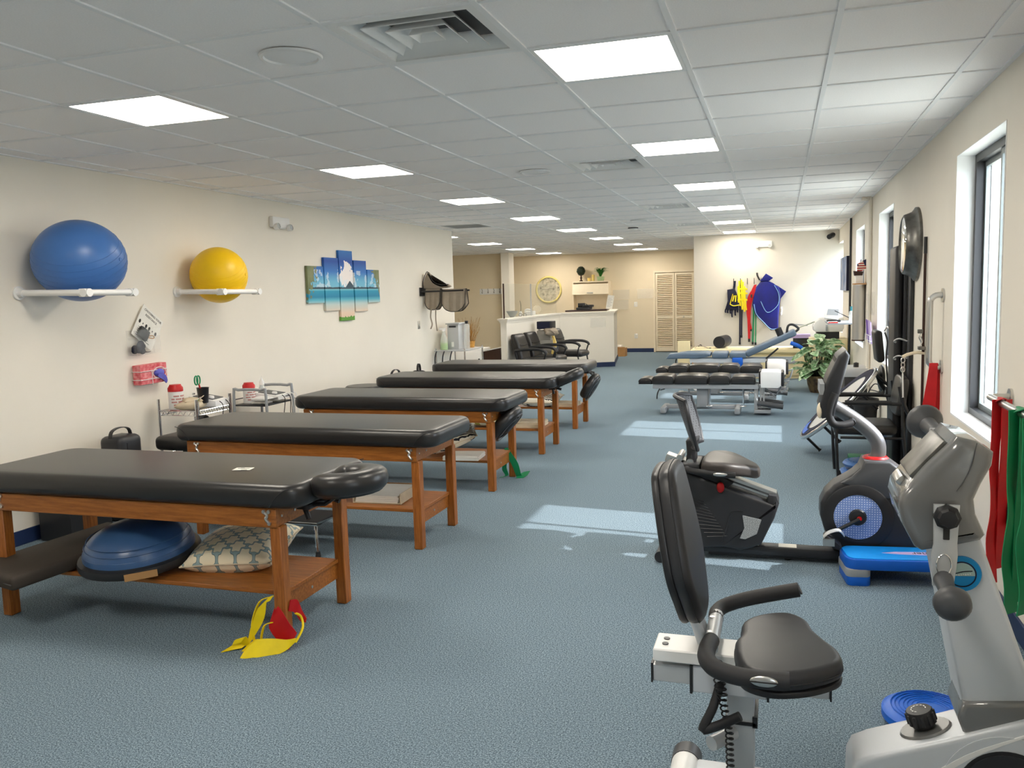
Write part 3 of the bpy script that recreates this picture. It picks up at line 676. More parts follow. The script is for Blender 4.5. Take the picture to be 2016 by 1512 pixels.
def pil(lab, loc, w, h, tk, ez, tx, ty, m):
    t = thing('pillow', lab, 'pillow', (0, 0, 0)); 
    Mx = Matrix.Identity(4)
    build('cushion', MB().pillow(w, h, tk, Mx, power=.40), m, t, smooth=80)
    n = 20; e = [(-w / 2 + w * k / n, -h / 2 * (1 - .07 * (1 - (2 * k / n - 1) ** 2)), 0) for k in range(n + 1)] + [(w / 2 * (1 - .07 * (1 - (2 * k / n - 1) ** 2)), -h / 2 + h * k / n, 0) for k in range(n + 1)] + [(w / 2 - w * k / n, h / 2 * (1 - .07 * (1 - (2 * k / n - 1) ** 2)), 0) for k in range(n + 1)] + [(-w / 2 * (1 - .07 * (1 - (2 * k / n - 1) ** 2)), h / 2 - h * k / n, 0) for k in range(n + 1)]
    build('piping', MB().tube(e, .004, n=5, smooth=0, closed=True), M['linen'], t)
    t.location = loc; t.rotation_euler = (math.radians(tx), math.radians(ty), math.radians(ez)); return t
pil('cream satin pillow with a blue-grey trellis pattern beside the half-ball', (-2.65, 3.63, SH + .08), .48, .44, .19, 10, 8, -3, M['trellis'])
pil('plain cream pillow at the left end of the third table shelf', (-3.58, 6.43, SH + .045), .50, .36, .12, 3, 10, 0, M['linen'])
pil('cream pillow with a black leaf motif leaning at the right of the third table shelf', (-2.68, 6.68, SH + .13), .42, .42, .13, 20, 8, -20, M['leafblack'])
pil('pillow with a gold leaf print on the fourth table shelf', (-2.87, 8.18, SH + .07), .5, .42, .13, 4, 2, 0, M['leafgold'])
pil('pillow with black fern leaves on the farthest table shelf', (-2.74, 9.72, SH + .08), .46, .44, .15, 0, 6, 0, M['leafblack'])
def papers(nm, lab, x, y, w, d, h, rz, m=None, n=5):
    t = thing(nm, lab, 'paper', (x, y, SH)); s = MB()
    for k in range(n):
        s.box(-w / 2, w / 2, -d / 2, d / 2, h * k / n + .0006, h * (k + 1) / n, M=TR(x, y, SH) @ RZ(math.radians(rz + random.uniform(-3, 3))))
    build('sheets', s, m or M['paper'], t, smooth=0)
    build('top_sheet', MB().box(-w / 2, w / 2, -d / 2, d / 2, h, h + .0015, M=TR(x, y, SH) @ RZ(math.radians(rz + 4))), m or M['paper'], t, smooth=0); return t
papers('paper_stack', 'stack of cream papers on the third table shelf beside the leg', -2.50, 6.46, .30, .24, .035, 6)
papers('folded_towel', 'folded cream towel on the fourth table shelf', -2.43, 8.18, .30, .30, .05, 2, M['linen'])
papers('folded_towel', 'folded cream towel on the farthest table shelf', -2.44, 9.74, .30, .28, .04, 0, M['linen'])
# paper tray on table 2 shelf
t = thing('paper_tray', 'pale letter tray of cream face papers on the second table shelf', 'tray', (-2.53, 5.10, SH)); Mx = TR(-2.53, 5.08, SH) @ RZ(math.radians(3)); w, d = .17, .19
build('tray_base', MB().box(-w, w, -d, d, .001, .006, M=Mx), M['linen'], t, smooth=0)
for a, b_, c, d_ in ((-w, -w + .006, -d, d), (w - .006, w, -d, d)): build('tray_side', MB().box(a, b_, c, d_, .006, .07, M=Mx), M['linen'], t, smooth=0)
build('tray_back', MB().box(-w, w, d - .008, d, .006, .055, M=Mx), M['card'], t, smooth=0)
sh = MB()
for k in range(4): sh.box(-w + .02, w - .02, -d + .0, d - .03, .008 + k * .012, .018 + k * .012, M=Mx @ RZ(math.radians(random.uniform(-1.5, 1.5))))
build('paper_sheets', sh, M['paper'], t, smooth=0)
# card on nearest table
o = thing('business_card', 'small white printed card lying on the nearest table', 'card', (-2.52, 3.49, .769)); Mx = TR(-2.52, 3.49, .7695) @ RZ(math.radians(12))
build('card', MB().box(-.045, .045, -.03, .03, 0, .0012, M=Mx), M['paper'], o, smooth=0)
for q in ((-.03, .03, .004, .010), (-.02, .0, .018, .022), (.0, .03, -.03, -.024)): build('printed_line', MB().box(*q, .0012, .0016, M=Mx), M['ink'], o, smooth=0)
# elastic bands round legs
lx, ly = TBL[0][0] + .82, TBL[0][1] - .31 + .03
t = thing('exercise_band', 'yellow latex exercise band looped round the near leg of the nearest table', 'exercise band', (lx, ly, 0))
b = MB(); V = Vector
b.ribbon([(lx - .03, ly - .04, .235), (lx - .07, ly - .055, .21), (lx - .10, ly - .06, .12), (lx - .135, ly - .07, .045), (lx - .16, ly - .085, .012)], [.03, .055, .075, .03, .03], [V((.5, .3, .8)), V((.7, .2, .6)), V((.8, .2, .5)), V((.8, .3, .3)), V((1, .4, 0))], .003)
b.ribbon([(lx - .03, ly - .035, .24), (lx - .09, ly - .05, .215), (lx - .13, ly - .06, .11), (lx - .12, ly - .065, .03)], .012, V((.3, 1, 0)), .004)
b.ribbon([(lx - .03, ly - .04, .12), (lx - .07, ly - .05, .105), (lx - .085, ly - .06, .05), (lx - .08, ly - .065, .012)], .012, V((.3, 1, 0)), .004)
build('loop', b, M['yellowband'], t)
b = MB()
b.ribbon([(lx - .16, ly - .09, .012), (lx - .19, ly - .10, .02), (lx - .23, ly - .13, .006)], [.03, .06, .05], [V((.3, 1, .3)), V((.3, 1, .6)), V((.4, 1, .2))], .003)
b.ribbon([(lx - .15, ly - .08, .012), (lx - .165, ly - .10, .055), (lx - .185, ly - .11, .03)], [.03, .05, .04], [V((1, .3, 0)), V((1, .2, .3)), V((1, .5, .2))], .003)
b.ribbon([(lx - .15, ly - .10, .008), (lx - .11, ly - .09, .02), (lx - .06, ly - .085, .012), (lx - .03, ly - .09, .005)], [.04, .07, .06, .03], [V((.2, 1, .4)), V((.1, 1, .7)), V((.1, 1, .5)), V((0, 1, .1))], .003)
b.ribbon([(lx - .115, ly - .175, .006), (lx - .06, ly - .15, .035), (lx + .0, ly - .11, .03), (lx + .05, ly - .07, .03), (lx + .075, ly - .03, .04)], [.035, .075, .08, .05, .02], [V((.1, .6, .5)), V((0, .5, 1)), V((0, .4, 1)), V((0, .4, 1)), V((.2, .2, 1))], .003)
build('tail', b, M['yellowband'], t)
build('cord', MB().tube([(lx + .075, ly - .03, .03), (lx + .085, ly + .02, .08), (lx + .06, ly + .05, .12), (lx + .034, ly + .04, .14)], .006, n=6), M['yellowband'], t)
t = thing('exercise_band', 'red latex exercise band wrapped round the same near leg', 'exercise band', (lx, ly, .1)); b = MB()
b.ribbon([(lx - .032, ly + .034, .20), (lx - .036, ly - .02, .17), (lx - .01, ly - .042, .125), (lx + .03, ly - .042, .07), (lx + .065, ly - .035, .035)], [.06, .08, .11, .11, .08], [V((0, .4, .9)), V((.3, .1, .9)), V((.75, 0, .65)), V((.6, 0, .75)), V((.3, .4, .8))], .003)
b.ribbon([(lx + .034, ly + .0, .19), (lx + .04, ly + .045, .17), (lx + .055, ly + .06, .12), (lx + .08, ly + .06, .10)], [.05, .06, .05, .02], V((.1, .3, 1)), .003)
build('wrap', b, M['redband'], t)
build('tail', MB().ribbon([(lx - .03, ly + .05, .05), (lx - .055, ly + .055, .045), (lx - .075, ly + .06, .03)], [.05, .045, .03], V((.2, .3, 1)), .003), M['redband'], t)
lx, ly = TBL[2][0] + .82, TBL[2][1] + .31 - .03
t = thing('exercise_band', 'green latex exercise band draped on the far leg of the third table', 'exercise band', (lx, ly, 0)); b = MB()
b.ribbon([(lx - .045, ly - .05, .26), (lx - .01, ly - .055, .20), (lx + .035, ly - .05, .12), (lx + .06, ly - .04, .03), (lx + .07, ly - .03, .01)], [.03, .05, .06, .05, .06], [V((1, .2, .3)), V((1, 0, .4)), V((1, 0, .3)), V((1, 0, .1)), V((1, .3, 0))], .003)
b.ribbon([(lx + .05, ly - .05, .008), (lx + .10, ly - .03, .02), (lx + .15, ly - .02, .04)], [.05, .07, .05], [V((0, 1, .3)), V((0, 1, .8)), V((.2, 1, .6))], .003)
build('drape', b, M['greenband'], t)
build('tail', MB().ribbon([(lx - .05, ly - .055, .15), (lx - .06, ly - .06, .08), (lx - .04, ly - .06, .02), (lx - .09, ly - .08, .006)], [.03, .045, .03, .03], [V((1, .2, .2)), V((1, 0, .3)), V((1, 0, .2)), V((.3, 1, 0))], .003), M['greenband'], t)
# chrome step stool
t = thing('step_stool', 'chrome step stool with a black rubber top under the second table', 'step stool', (-2.97, 4.62, 0)); x0, x1, y0, y1 = -3.24, -2.72, 4.47, 4.76
build('top', MB().box(x0, x1, y0, y1, .205, .222, bev=.006), M['rubber'], t); build('rim', MB().tube([(x0, y0, .208), (x1, y0, .208), (x1, y1, .208), (x0, y1, .208)], .010, n=8, closed=True, smooth=0), M['chrome'], t)
for x in (x0 + .02, x1 - .02):
    o_ = .03 if x > -3 else -.03
    build('leg', MB().tube([(x + o_, y0 - .02, .02), (x, y0 + .02, .19), (x, y0 + .05, .20), (x, y1 - .05, .20), (x, y1 - .02, .19), (x + o_, y1 + .02, .02)], .0115, n=8, smooth=3), M['chrome'], t)
    for yy in (y0 - .021, y1 + .021): build('foot', MB().cyl((x + o_, yy, 0), (x + o_, yy, .045), .019, .014, n=10), M['rubber'], t)
# items along the left wall
def strapbag(lab, x, y, w, d, h, sh):
    t = thing('padded_bag', lab, 'bag', (x, y, 0))
    build('body', MB().box(x - d / 2, x + d / 2, y - w / 2, y + w / 2, 0, h, bev=.045, seg=4), M['darkgrey'], t)
    build('seam', MB().tube([(x + d / 2 + .001, y - w * .2, .05), (x + d / 2 + .001, y - w * .2, h - .05)], .003, n=5, smooth=0).tube([(x - d / 2 + .03, y - w / 2 + .02, h - .03), (x + d / 2 - .02, y - w / 2 + .03, h - .03), (x + d / 2 - .02, y + w / 2 - .03, h - .03), (x - d / 2 + .03, y + w / 2 - .02, h - .03)], .004, n=5, smooth=0, closed=True), M['black'], t)
    build('strap', MB().ribbon([(x, y - w * .45, h - .04), (x, y - w * .36, h + sh * .6), (x, y, h + sh), (x, y + w * .36, h + sh * .6), (x, y + w * .45, h - .04)], .03, V((1, 0, 0)), .006), M['black'], t); return t
strapbag('black padded upright bag with a carry strap against the wall past the nearest table', -4.66, 5.0, .235, .2, .635, .055)
strapbag('black strapped bag standing against the wall behind the fourth table', -4.66, 9.72, .30, .22, .59, .09)
strapbag('black strapped bag half hidden behind the farthest table', -4.66, 10.45, .10, .2, .60, .09)
t = thing('storage_bin', 'black plastic bin against the wall behind the nearest table', 'bin', (-4.6, 4.42, 0))
build('bin', MB().prism([(-4.80, 4.36), (-4.53, 4.36), (-4.53, 4.72), (-4.80, 4.72)], 'z', 0, .42, bev=.02), M['black'], t); build('lid', MB().box(-4.82, -4.51, 4.34, 4.74, .42, .45, bev=.01), M['darkgrey'], t)
# therapist stools
def stool(lab, x, y, zt, r, sq=False):
    t = thing('rolling_stool', lab, 'stool', (x, y, 0))
    if sq: build('seat', MB().box(x - .17, x + .30, y - .17, y + .17, zt - .11, zt, bev=.04, seg=4), M['vinyl'], t)
    else: build('seat', MB().lathe([(0, zt - .085), (r - .03, zt - .085), (r, zt - .06), (r, zt - .025), (r - .025, zt), (0, zt + .004)], (x, y, 0), n=30), M['vinyl'], t)
    build('column', MB().cyl((x, y, .1), (x, y, zt - .085), .035, n=12), M['black'], t)
    for k in range(5):
        a = 2 * PI * k / 5 + .3; e = (x + .24 * math.cos(a), y + .24 * math.sin(a))
        lg = build('leg', MB().tube([(x, y, .12), (e[0], e[1], .075)], .018, n=7, smooth=0), M['black'], t)
        build('caster', MB().cyl((e[0] - .012, e[1], .027), (e[0] + .012, e[1], .027), .027, n=12).cyl((e[0], e[1], .03), (e[0], e[1], .075), .008, n=6), M['rubber'], lg)
    return t
stool('black padded rolling stool tucked at the left end of the second table', -4.33, 5.32, .60, .2, True)
stool('round black stool between the fourth table and the wall', -4.52, 8.62, .60, .235)
# ================================================================ wall-mounted things, left
def exball(lab, y, z, rx, rz, m, xo, nring, squash):
    c = (LW + rx + .012, y, z); t = thing('exercise_ball', lab, 'exercise ball', c)
    build('ball', MB().ellip(c, (rx, rx, rz), n=56, m=36), m, t, smooth=180)
    rg = MB(); Q = RX(math.radians(32)) @ RY(math.radians(18))
    for k in range(nring):
        h = -.45 + .9 * k / max(1, nring - 1); rr = math.sqrt(1 - h * h) * 1.001
        pts = []
        for i in range(48):
            v = Q @ Vector((rr * math.cos(2 * PI * i / 48), rr * math.sin(2 * PI * i / 48), h)); pts.append((c[0] + v.x * rx, c[1] + v.y * rx, c[2] + v.z * rz))
        rg.tube(pts, .0016, n=4, closed=True, smooth=0)
    build('groove', rg, m, t)
    build('plug', MB().cyl((c[0] + rx - .004, y + .05, z), (c[0] + rx + .001, y + .05, z), .012, n=10), m, t)
def pvc(lab, y0, y1, z, out, dz):
    t = thing('ball_shelf', lab, 'wall bracket', (LW, (y0 + y1) / 2, z)); xo = LW + out
    for yy in (y0, y1):
        build('arm', MB().tube([(LW + .01, yy, z), (xo, yy, z + dz)], .021, n=12, smooth=0), M['white'], t)
        build('wall_flange', MB().cyl((LW + .001, yy, z), (LW + .014, yy, z), .046, n=18).cyl((LW + .014, yy, z), (LW + .05, yy, z), .028, n=14), M['white'], t)
        build('elbow', MB().cyl((xo - .05, yy, z + dz), (xo + .028, yy, z + dz), .0275, n=14).cyl((xo, yy - .03, z + dz), (xo, yy + .03, z + dz), .0275, n=14), M['white'], t)
    build('crossbar', MB().tube([(xo, y0, z + dz), (xo, y1, z + dz)], .021, n=12, smooth=0), M['white'], t); return t
exball('large blue exercise ball resting on the left wall bracket', 4.655, 1.90, .298, .276, M['ballblue'], 0, 7, 0)
pvc('white pipe bracket holding the blue ball', 4.418, 4.83, 1.69, .575, -.012)
exball('yellow exercise ball resting on the right wall bracket', 6.235, 1.825, .238, .240, M['yellow'], 0, 9, 0)
pvc('white pipe bracket holding the yellow ball', 5.985, 6.48, 1.69, .46, -.012)
def emergency(lab, Mx):
    t = thing('emergency_light', lab, 'emergency light', Mx.translation)
    build('housing', MB().box(-.155, .155, -.05, 0, -.045, .06, bev=.012, M=Mx), M['white'], t)
    for s in (-1, 1):
        l = build('lamp_head', MB().lathe([(.015, 0), (.03, .01), (.034, .045), (.03, .055)], (0, 0, 0), n=18, M=Mx @ TR(s * .115, -.035, -.045) @ RX(math.radians(80))), M['white'], t)
        build('lens', MB().lathe([(0, .048), (.029, .05)], (0, 0, 0), n=18, M=Mx @ TR(s * .115, -.035, -.045) @ RX(math.radians(80))), M['silver'], l)
    build('test_bar', MB().box(-.09, .09, -.04, -.006, -.055, -.035, bev=.006, M=Mx), M['white'], t)
emergency('white twin-head emergency light high on the left wall', TR(LW, 7.57, 2.372) @ RZ(math.radians(90)))
emergency('white twin-head emergency light high on the far right wall', TR(-.30, 16.528, 2.385))
# five-panel beach picture
for (ya, yb, z0, z1, nm) in ((8.036, 8.37, 1.552, 1.956, 'leftmost panel, palm trunk at its edge'), (8.395, 8.712, 1.462, 2.058, 'second panel from the left'), (8.733, 9.055, 1.337, 2.15, 'tallest panel in the middle, island and cloud'), (9.086, 9.40, 1.437, 2.045, 'fourth panel from the left'), (9.425, 9.742, 1.538, 1.941, 'rightmost panel, palm fronds at its corner')):
    t = thing('canvas_picture', 'five-part tropical beach canvas: ' + nm, 'picture', (LW, (ya + yb) / 2, (z0 + z1) / 2), 'panels of the beach picture')
    build('canvas', MB().box(LW + .004, LW + .034, ya, yb, z0, z1, bev=.002, seg=1), M['beach'], t, smooth=0)
    build('stretcher', MB().box(LW, LW + .006, ya + .02, yb - .02, z0 + .02, z1 - .02), M['card'], t, smooth=0)
# poster, acrylic wall pocket with contents, glove box
Mx = TR(LW + .012, 5.585, 1.50) @ RY(math.radians(90)) @ RZ(math.radians(90))   # local x -> +Y, y -> +Z
def onwall(x, y, z, rot=0): return Matrix(((0, 0, 1, x), (1, 0, 0, y), (0, 1, 0, z), (0, 0, 0, 1))) @ RZ(math.radians(rot))
t = thing('instruction_card', 'tilted white printed card reading choosing your resistance above the wall pocket', 'poster', (LW, 5.58, 1.49)); Mx = onwall(LW + .022, 5.585, 1.405, -36)
build('sheet', MB().box(-.13, .13, -.14, .14, 0, .002, M=Mx), M['paper'], t, smooth=0)
tx = MB().text('CHOOSING YOUR', .026, Mx @ TR(0.005, .112, .003)).text('RESISTANCE', .026, Mx @ TR(0.0, .078, .003))
for k, d in enumerate((1, 0, 1, 1, 0, 1)): tx.lathe([(0, 0), (.017 if d else .008, 0)], (0, 0, 0), n=14, M=Mx @ TR(-.10 + .04 * k, .0, .003) @ Matrix.Diagonal((.7, 1, 1, 1)))
for k in range(5): tx.box(-.09, .0 + .02 * k, -.045 - .018 * k, -.041 - .018 * k, .002, .003, M=Mx)
build('print', tx, M['ink'], t, smooth=0, kind='stuff')
def pocket(lab, Mx, w, h, dp):
    t = thing('wall_pocket', lab, 'wall pocket', Mx.translation); e = .003
    build('back', MB().box(-w / 2, w / 2, -h / 2, h / 2, 0, e, M=Mx), M['acrylic'], t, smooth=0)
    fr = MB().prism([(-w / 2, h * .5), (w / 2, h * .5), (w * .42, -h / 2), (-w * .42, -h / 2)], 'z', dp, dp + e, M=Mx); build('front', fr, M['acrylic'], t, smooth=0)
    build('bottom', MB().box(-w * .42, w * .42, -h / 2, -h / 2 + e, e, dp, M=Mx).box(-w * .46, -w * .46 + e, -h / 2, h * .2, e, dp, M=Mx).box(w * .46 - e, w * .46, -h / 2, h * .2, e, dp, M=Mx), M['acrylic'], t, smooth=0); return t
Mx = onwall(LW + .002, 5.52, 1.295, 2); pocket('clear acrylic pocket on the left wall holding straps', Mx, .30, .20, .075)
o = thing('strap_bundle', 'black bundled strap with a loop in the clear wall pocket', 'strap', (LW + .06, 5.53, 1.345)); b = MB(); b.box(-.06, .05, -.045, .05, 0, .035, bev=.016, M=onwall(LW + .03, 5.51, 1.355, -35)); build('bundle', b, M['black'], o)
build('loop', MB().tube([onwall(LW + .045, 5.53, 1.345, -8) @ V(q) for q in ((.03, -.005, 0), (.08, .005, 0), (.10, -.008, 0), (.08, -.018, 0), (.03, -.015, 0))], .004, n=5), M['card'], o)
o = thing('strap_bundle', 'navy crumpled strap lying in the bottom of the clear wall pocket', 'strap', (LW + .04, 5.45, 1.23)); b = MB(); rr = random.Random(5)
for k in range(9): b.ellip((LW + .04, 5.45 + rr.uniform(-.045, .05), 1.235 + rr.uniform(-.02, .05)), (.022, .028, .026), n=10, m=7)
build('bundle', b, M['navyfab'], o, smooth=70); build('end', MB().ribbon([(LW + .04, 5.49, 1.23), (LW + .045, 5.53, 1.212), (LW + .045, 5.57, 1.212)], .014, V((1, 0, .4)), .004), M['black'], o)
Mx = onwall(LW + .002, 5.548, 1.035, 1); t = thing('glove_box', 'red and white box of gloves in a white wire holder on the left wall', 'glove box', Mx.translation)
cb = mat('glove_box_print', srgb(205, 60, 74), 0.6, var=.9, vscale=26, col2=srgb(232, 150, 150)); build('carton', MB().box(-.15, .15, -.075, .08, .008, .085, bev=.003, seg=1, M=Mx), cb, t, smooth=0)
wr = MB()
for yy in (-.035, .03): wr.tube([Mx @ V(q) for q in ((-.155, yy, .004), (-.155, yy, .092), (.155, yy, .092), (.155, yy, .004))], .003, n=5, smooth=0)
wr.tube([Mx @ V(q) for q in ((-.03, -.08, .004), (-.03, -.08, .092), (-.03, .03, .092))], .003, n=5, smooth=0).tube([Mx @ V((.055 + .075 * math.cos(2 * PI * k / 20), .005 + .045 * math.sin(2 * PI * k / 20), .0925)) for k in range(20)], .003, n=5, closed=True, smooth=0)
build('wire_holder', wr, M['white_metal'], t)
gl = MB(); gl.ellip((0, 0, 0), (.06, .032, .018), n=16, m=10, M=Mx @ TR(.055, .005, .088)); gl.ribbon([Mx @ V(q) for q in ((.06, -.01, .10), (.09, -.04, .105), (.115, -.07, .10), (.12, -.085, .096))], [.04, .045, .03, .012], Mx.to_3x3() @ V((.8, .6, 0)), .008); gl.ribbon([Mx @ V(q) for q in ((.03, -.01, .10), (.07, -.035, .11), (.11, -.05, .105))], [.03, .035, .02], Mx.to_3x3() @ V((.5, .8, 0)), .008)
build('glove', gl, M['glove'], t, smooth=70)
t = thing('light_switch', 'small steel switch plate at the far end of the left wall', 'switch', (LW, 10.99, 1.195)); build('plate', MB().box(LW, LW + .006, 10.953, 11.03, 1.138, 1.252, bev=.002), M['steel'], t); build('toggle', MB().box(LW + .006, LW + .016, 10.985, 10.998, 1.185, 1.205), M['white'], t, smooth=0)
# ================================================================ carts by the left wall
def wipes(lab, x, y, z, h, r):
    t = thing('wipes_canister', lab, 'canister', (x, y, z))
    build('tub', MB().lathe([(0, 0), (r * .95, 0), (r, .01), (r, h * .74), (0, h * .74)], (x, y, z), n=24), M['white'], t)
    build('lid', MB().lathe([(r * 1.03, h * .72), (r * 1.04, h * .86), (r * .8, h * .96), (r * .78, h), (0, h)], (x, y, z), n=24), M['red'], t)
    lb = MB()
    for k in range(9):
        a0 = -1.3 + k * .3; 
        for q in range(4): 
            if (k + q) % 3: lb.box(r * 1.0, r * 1.012, -.012, .014, h * (.15 + .12 * q), h * (.21 + .12 * q), M=TR(x, y, z) @ RZ(a0))
    pk = mat('label_pink', srgb(206, 150, 146), .6, var=.2, vscale=30); build('label', lb, pk, t, smooth=0); return t
def wire_cart(lab, x0, x1, y0, y1, zs, hp):
    t = thing('wire_cart', lab, 'cart', ((x0 + x1) / 2, (y0 + y1) / 2, 0))
    for x in (x0, x1):
        for y in (y0, y1):
            p = build('post', MB().cyl((x, y, .06), (x, y, hp), .0125, n=10), M['chrome'], t)
            build('caster', MB().cyl((x - .011, y, .03), (x + .011, y, .03), .03, n=12), M['rubber'], p)
    for z in zs:
        w = MB()
        for yy in (y0, y1):
            for dz in (0, -.035): w.tube([(x0, yy, z + dz), (x1, yy, z + dz)], .004, n=5, smooth=0)
            n = 14; w.tube([(x0 + (x1 - x0) * k / n, yy, z - (.035 if k % 2 else 0)) for k in range(n + 1)], .003, n=4, smooth=0)
        for xx in (x0, x1):
            for dz in (0, -.035): w.tube([(xx, y0, z + dz), (xx, y1, z + dz)], .004, n=5, smooth=0)
            n = 28; w.tube([(xx, y0 + (y1 - y0) * k / n, z - (.035 if k % 2 else 0)) for k in range(n + 1)], .003, n=4, smooth=0)
        for k in range(1, 22): w.tube([(x0, y0 + (y1 - y0) * k / 22, z + .003), (x1, y0 + (y1 - y0) * k / 22, z + .003)], .0022, n=4, smooth=0)
        build('wire_shelf', w, M['chrome'], t)
    return t
ZC = .735
wire_cart('chrome wire shelf cart with a raised back by the wall behind the second table', -4.76, -4.40, 5.54, 5.97, (ZC, .38), .83)
wipes('red-lidded wipes tub on the wire shelf cart', -4.67, 5.64, ZC + .005, .20, .058)
o = thing('towel_pile', 'crumpled white towel on the wire shelf cart in front of the wipes', 'towel', (-4.58, 5.75, ZC)); b = MB(); b.pillow(.20, .22, .07, TR(-4.54, 5.66, ZC + .036) @ RZ(.3), power=.3); build('towel', b, M['linen'], o, smooth=80); build('fold', MB().pillow(.15, .16, .05, TR(-4.55, 5.68, ZC + .07) @ RZ(.9), power=.4), M['linen'], o, smooth=80)
t = thing('pen_cup', 'black wire mesh cup with green-handled scissors on the wire cart', 'cup', (-4.48, 5.735, ZC)); build('cup', MB().lathe([(0, 0), (.038, 0), (.048, .12), (.052, .125), (.045, .12), (.035, .005)], (-4.48, 5.735, ZC + .045), n=18), M['blackmetal'], t)
build('bracket', MB().tube([(-4.40, 5.56, ZC - .12), (-4.40, 5.56, ZC + .08), (-4.42, 5.62, ZC + .10), (-4.45, 5.70, ZC + .11)], .009, n=8, smooth=0), M['chrome'], t)
t = thing('scissors', 'scissors with green handles standing in the mesh cup', 'scissors', (-4.48, 5.72, ZC + .12))
for s in (-1, 1): build('handle', MB().tube([V((-4.48, 5.675 + s * .014 + .020 * math.cos(a), ZC + .235 + .036 * math.sin(a))) for a in [2 * PI * k / 12 for k in range(12)]], .006, n=6, closed=True, smooth=0), M['greenband'], t)
build('blade', MB().tube([(-4.48, 5.69, ZC + .205), (-4.48, 5.735, ZC + .08)], .007, n=6, smooth=0), M['red'], t)
def unit(lab, x, y, z, rz, w, d, h):
    t = thing('therapy_unit', lab, 'device', (x, y, z)); Q = TR(x, y, z) @ RZ(math.radians(rz))
    build('case', MB().prism([(-w / 2, 0), (w / 2, 0), (w / 2, h * .55), (-w / 2, h)], 'y', -d / 2, d / 2, bev=.012, M=Q), M['white'], t)
    tilt = Q @ TR(0, 0, h * .775 + .002) @ RY(math.atan2(h * .45, w)); build('panel', MB().box(-w * .38, w * .36, -d * .42, d * .42, -.004, .004, bev=.002, seg=1, M=tilt), M['midgrey'], t); build('dial', MB().lathe([(0, .018), (.022, .016), (.025, 0)], (0, 0, 0), n=16, M=tilt @ TR(w * .2, -d * .2, .004)), M['white'], t)
    for k in range(2): build('cable', MB().tube([Q @ V(q) for q in ((w / 2, -d * .2 + .1 * k, .04), (w / 2 + .03, -d * .2 + .1 * k, .0), (w / 2 + .02, -d * .25 + .12 * k, -.12), (w / 2 + .01, -d * .3 + .14 * k, -.22))], .004, n=5), M['black'], t)
unit('white electrotherapy unit with a grey panel on the wire shelf cart', -4.53, 5.865, ZC + .006, 8, .24, .21, .09)
tag(build('cable_coil', (lambda m: [m.tube([(-4.385 + .01 * k, 5.585 + .06 * math.cos(a + .5 * k), ZC - .12 + .085 * math.sin(a + .5 * k)) for a in [2 * PI * i / 14 for i in range(14)]], .0045, n=5, closed=True, smooth=0) for k in range(-2, 4)] and m)(MB()), M['black']), 'coil of black cables hanging from the wire shelf cart', 'cable')
# tubular cart
t = thing('tube_cart', 'grey tubular-framed cart with curved end rails by the wall behind the third table', 'cart', (-4.58, 6.80, 0)); x0, x1, y0, y1 = -4.76, -4.42, 6.52, 6.95
for y in (y0, y1): build('end_frame', MB().tube([(x0, y, .07), (x0, y, .74), (x0 + .05, y, .79), (x1 - .05, y, .79), (x1, y, .74), (x1, y, .07)], .013, n=9, smooth=3), M['greypaint'], t)
for z in (.64, .30): build('shelf', MB().box(x0 + .01, x1 - .01, y0, y1, z, z + .016, bev=.004).tube([(x1, y0, z + .06), (x1, y1, z + .06)], .005, n=6, smooth=0).tube([(x0, y0, z + .06), (x0, y1, z + .06)], .005, n=6, smooth=0), M['darkgrey'], t)
for x in (x0, x1):
    for y in (y0, y1): build('caster', MB().cyl((x - .012, y, .035), (x + .012, y, .035), .035, n=12), M['rubber'], t)
wipes('red-lidded wipes tub on the grey tubular cart', -4.68, 6.64, .657, .19, .055)
t = thing('spray_bottle', 'white-capped gel bottle beside the wipes on the tubular cart', 'bottle', (-4.66, 6.82, .657)); build('body', MB().lathe([(0, 0), (.03, 0), (.032, .12), (.018, .155), (.012, .165)], (-4.66, 6.82, .657), n=16), M['clearplastic'], t); build('cap', MB().lathe([(.024, .15), (.022, .18), (.006, .21), (0, .235)], (-4.66, 6.82, .657), n=14), M['white'], t)
unit('silver electrotherapy unit with white cables on the grey tubular cart', -4.54, 6.80, .68, 4, .25, .22, .07)
o = thing('gel_packs', 'stack of white electrode packs on the grey tubular cart', 'packs', (-4.5, 6.64, .656)); build('packs', MB().pillow(.16, .13, .05, TR(-4.52, 6.61, .70), power=.3), M['white'], o, smooth=80); build('pads', MB().box(-4.60, -4.45, 6.55, 6.67, .658, .676, bev=.004), M['steel'], o)
b = MB()
for k in range(3): b.tube([(-4.43, 6.85 + .05 * k, .72), (-4.385, 6.87 + .05 * k, .70), (-4.385, 6.90 + .04 * k, .5), (-4.39, 6.9 + .05 * k, .30)], .0045, n=5)
tag(build('white_cables', b, M['white']), 'white cables hanging off the grey tubular cart', 'cable')

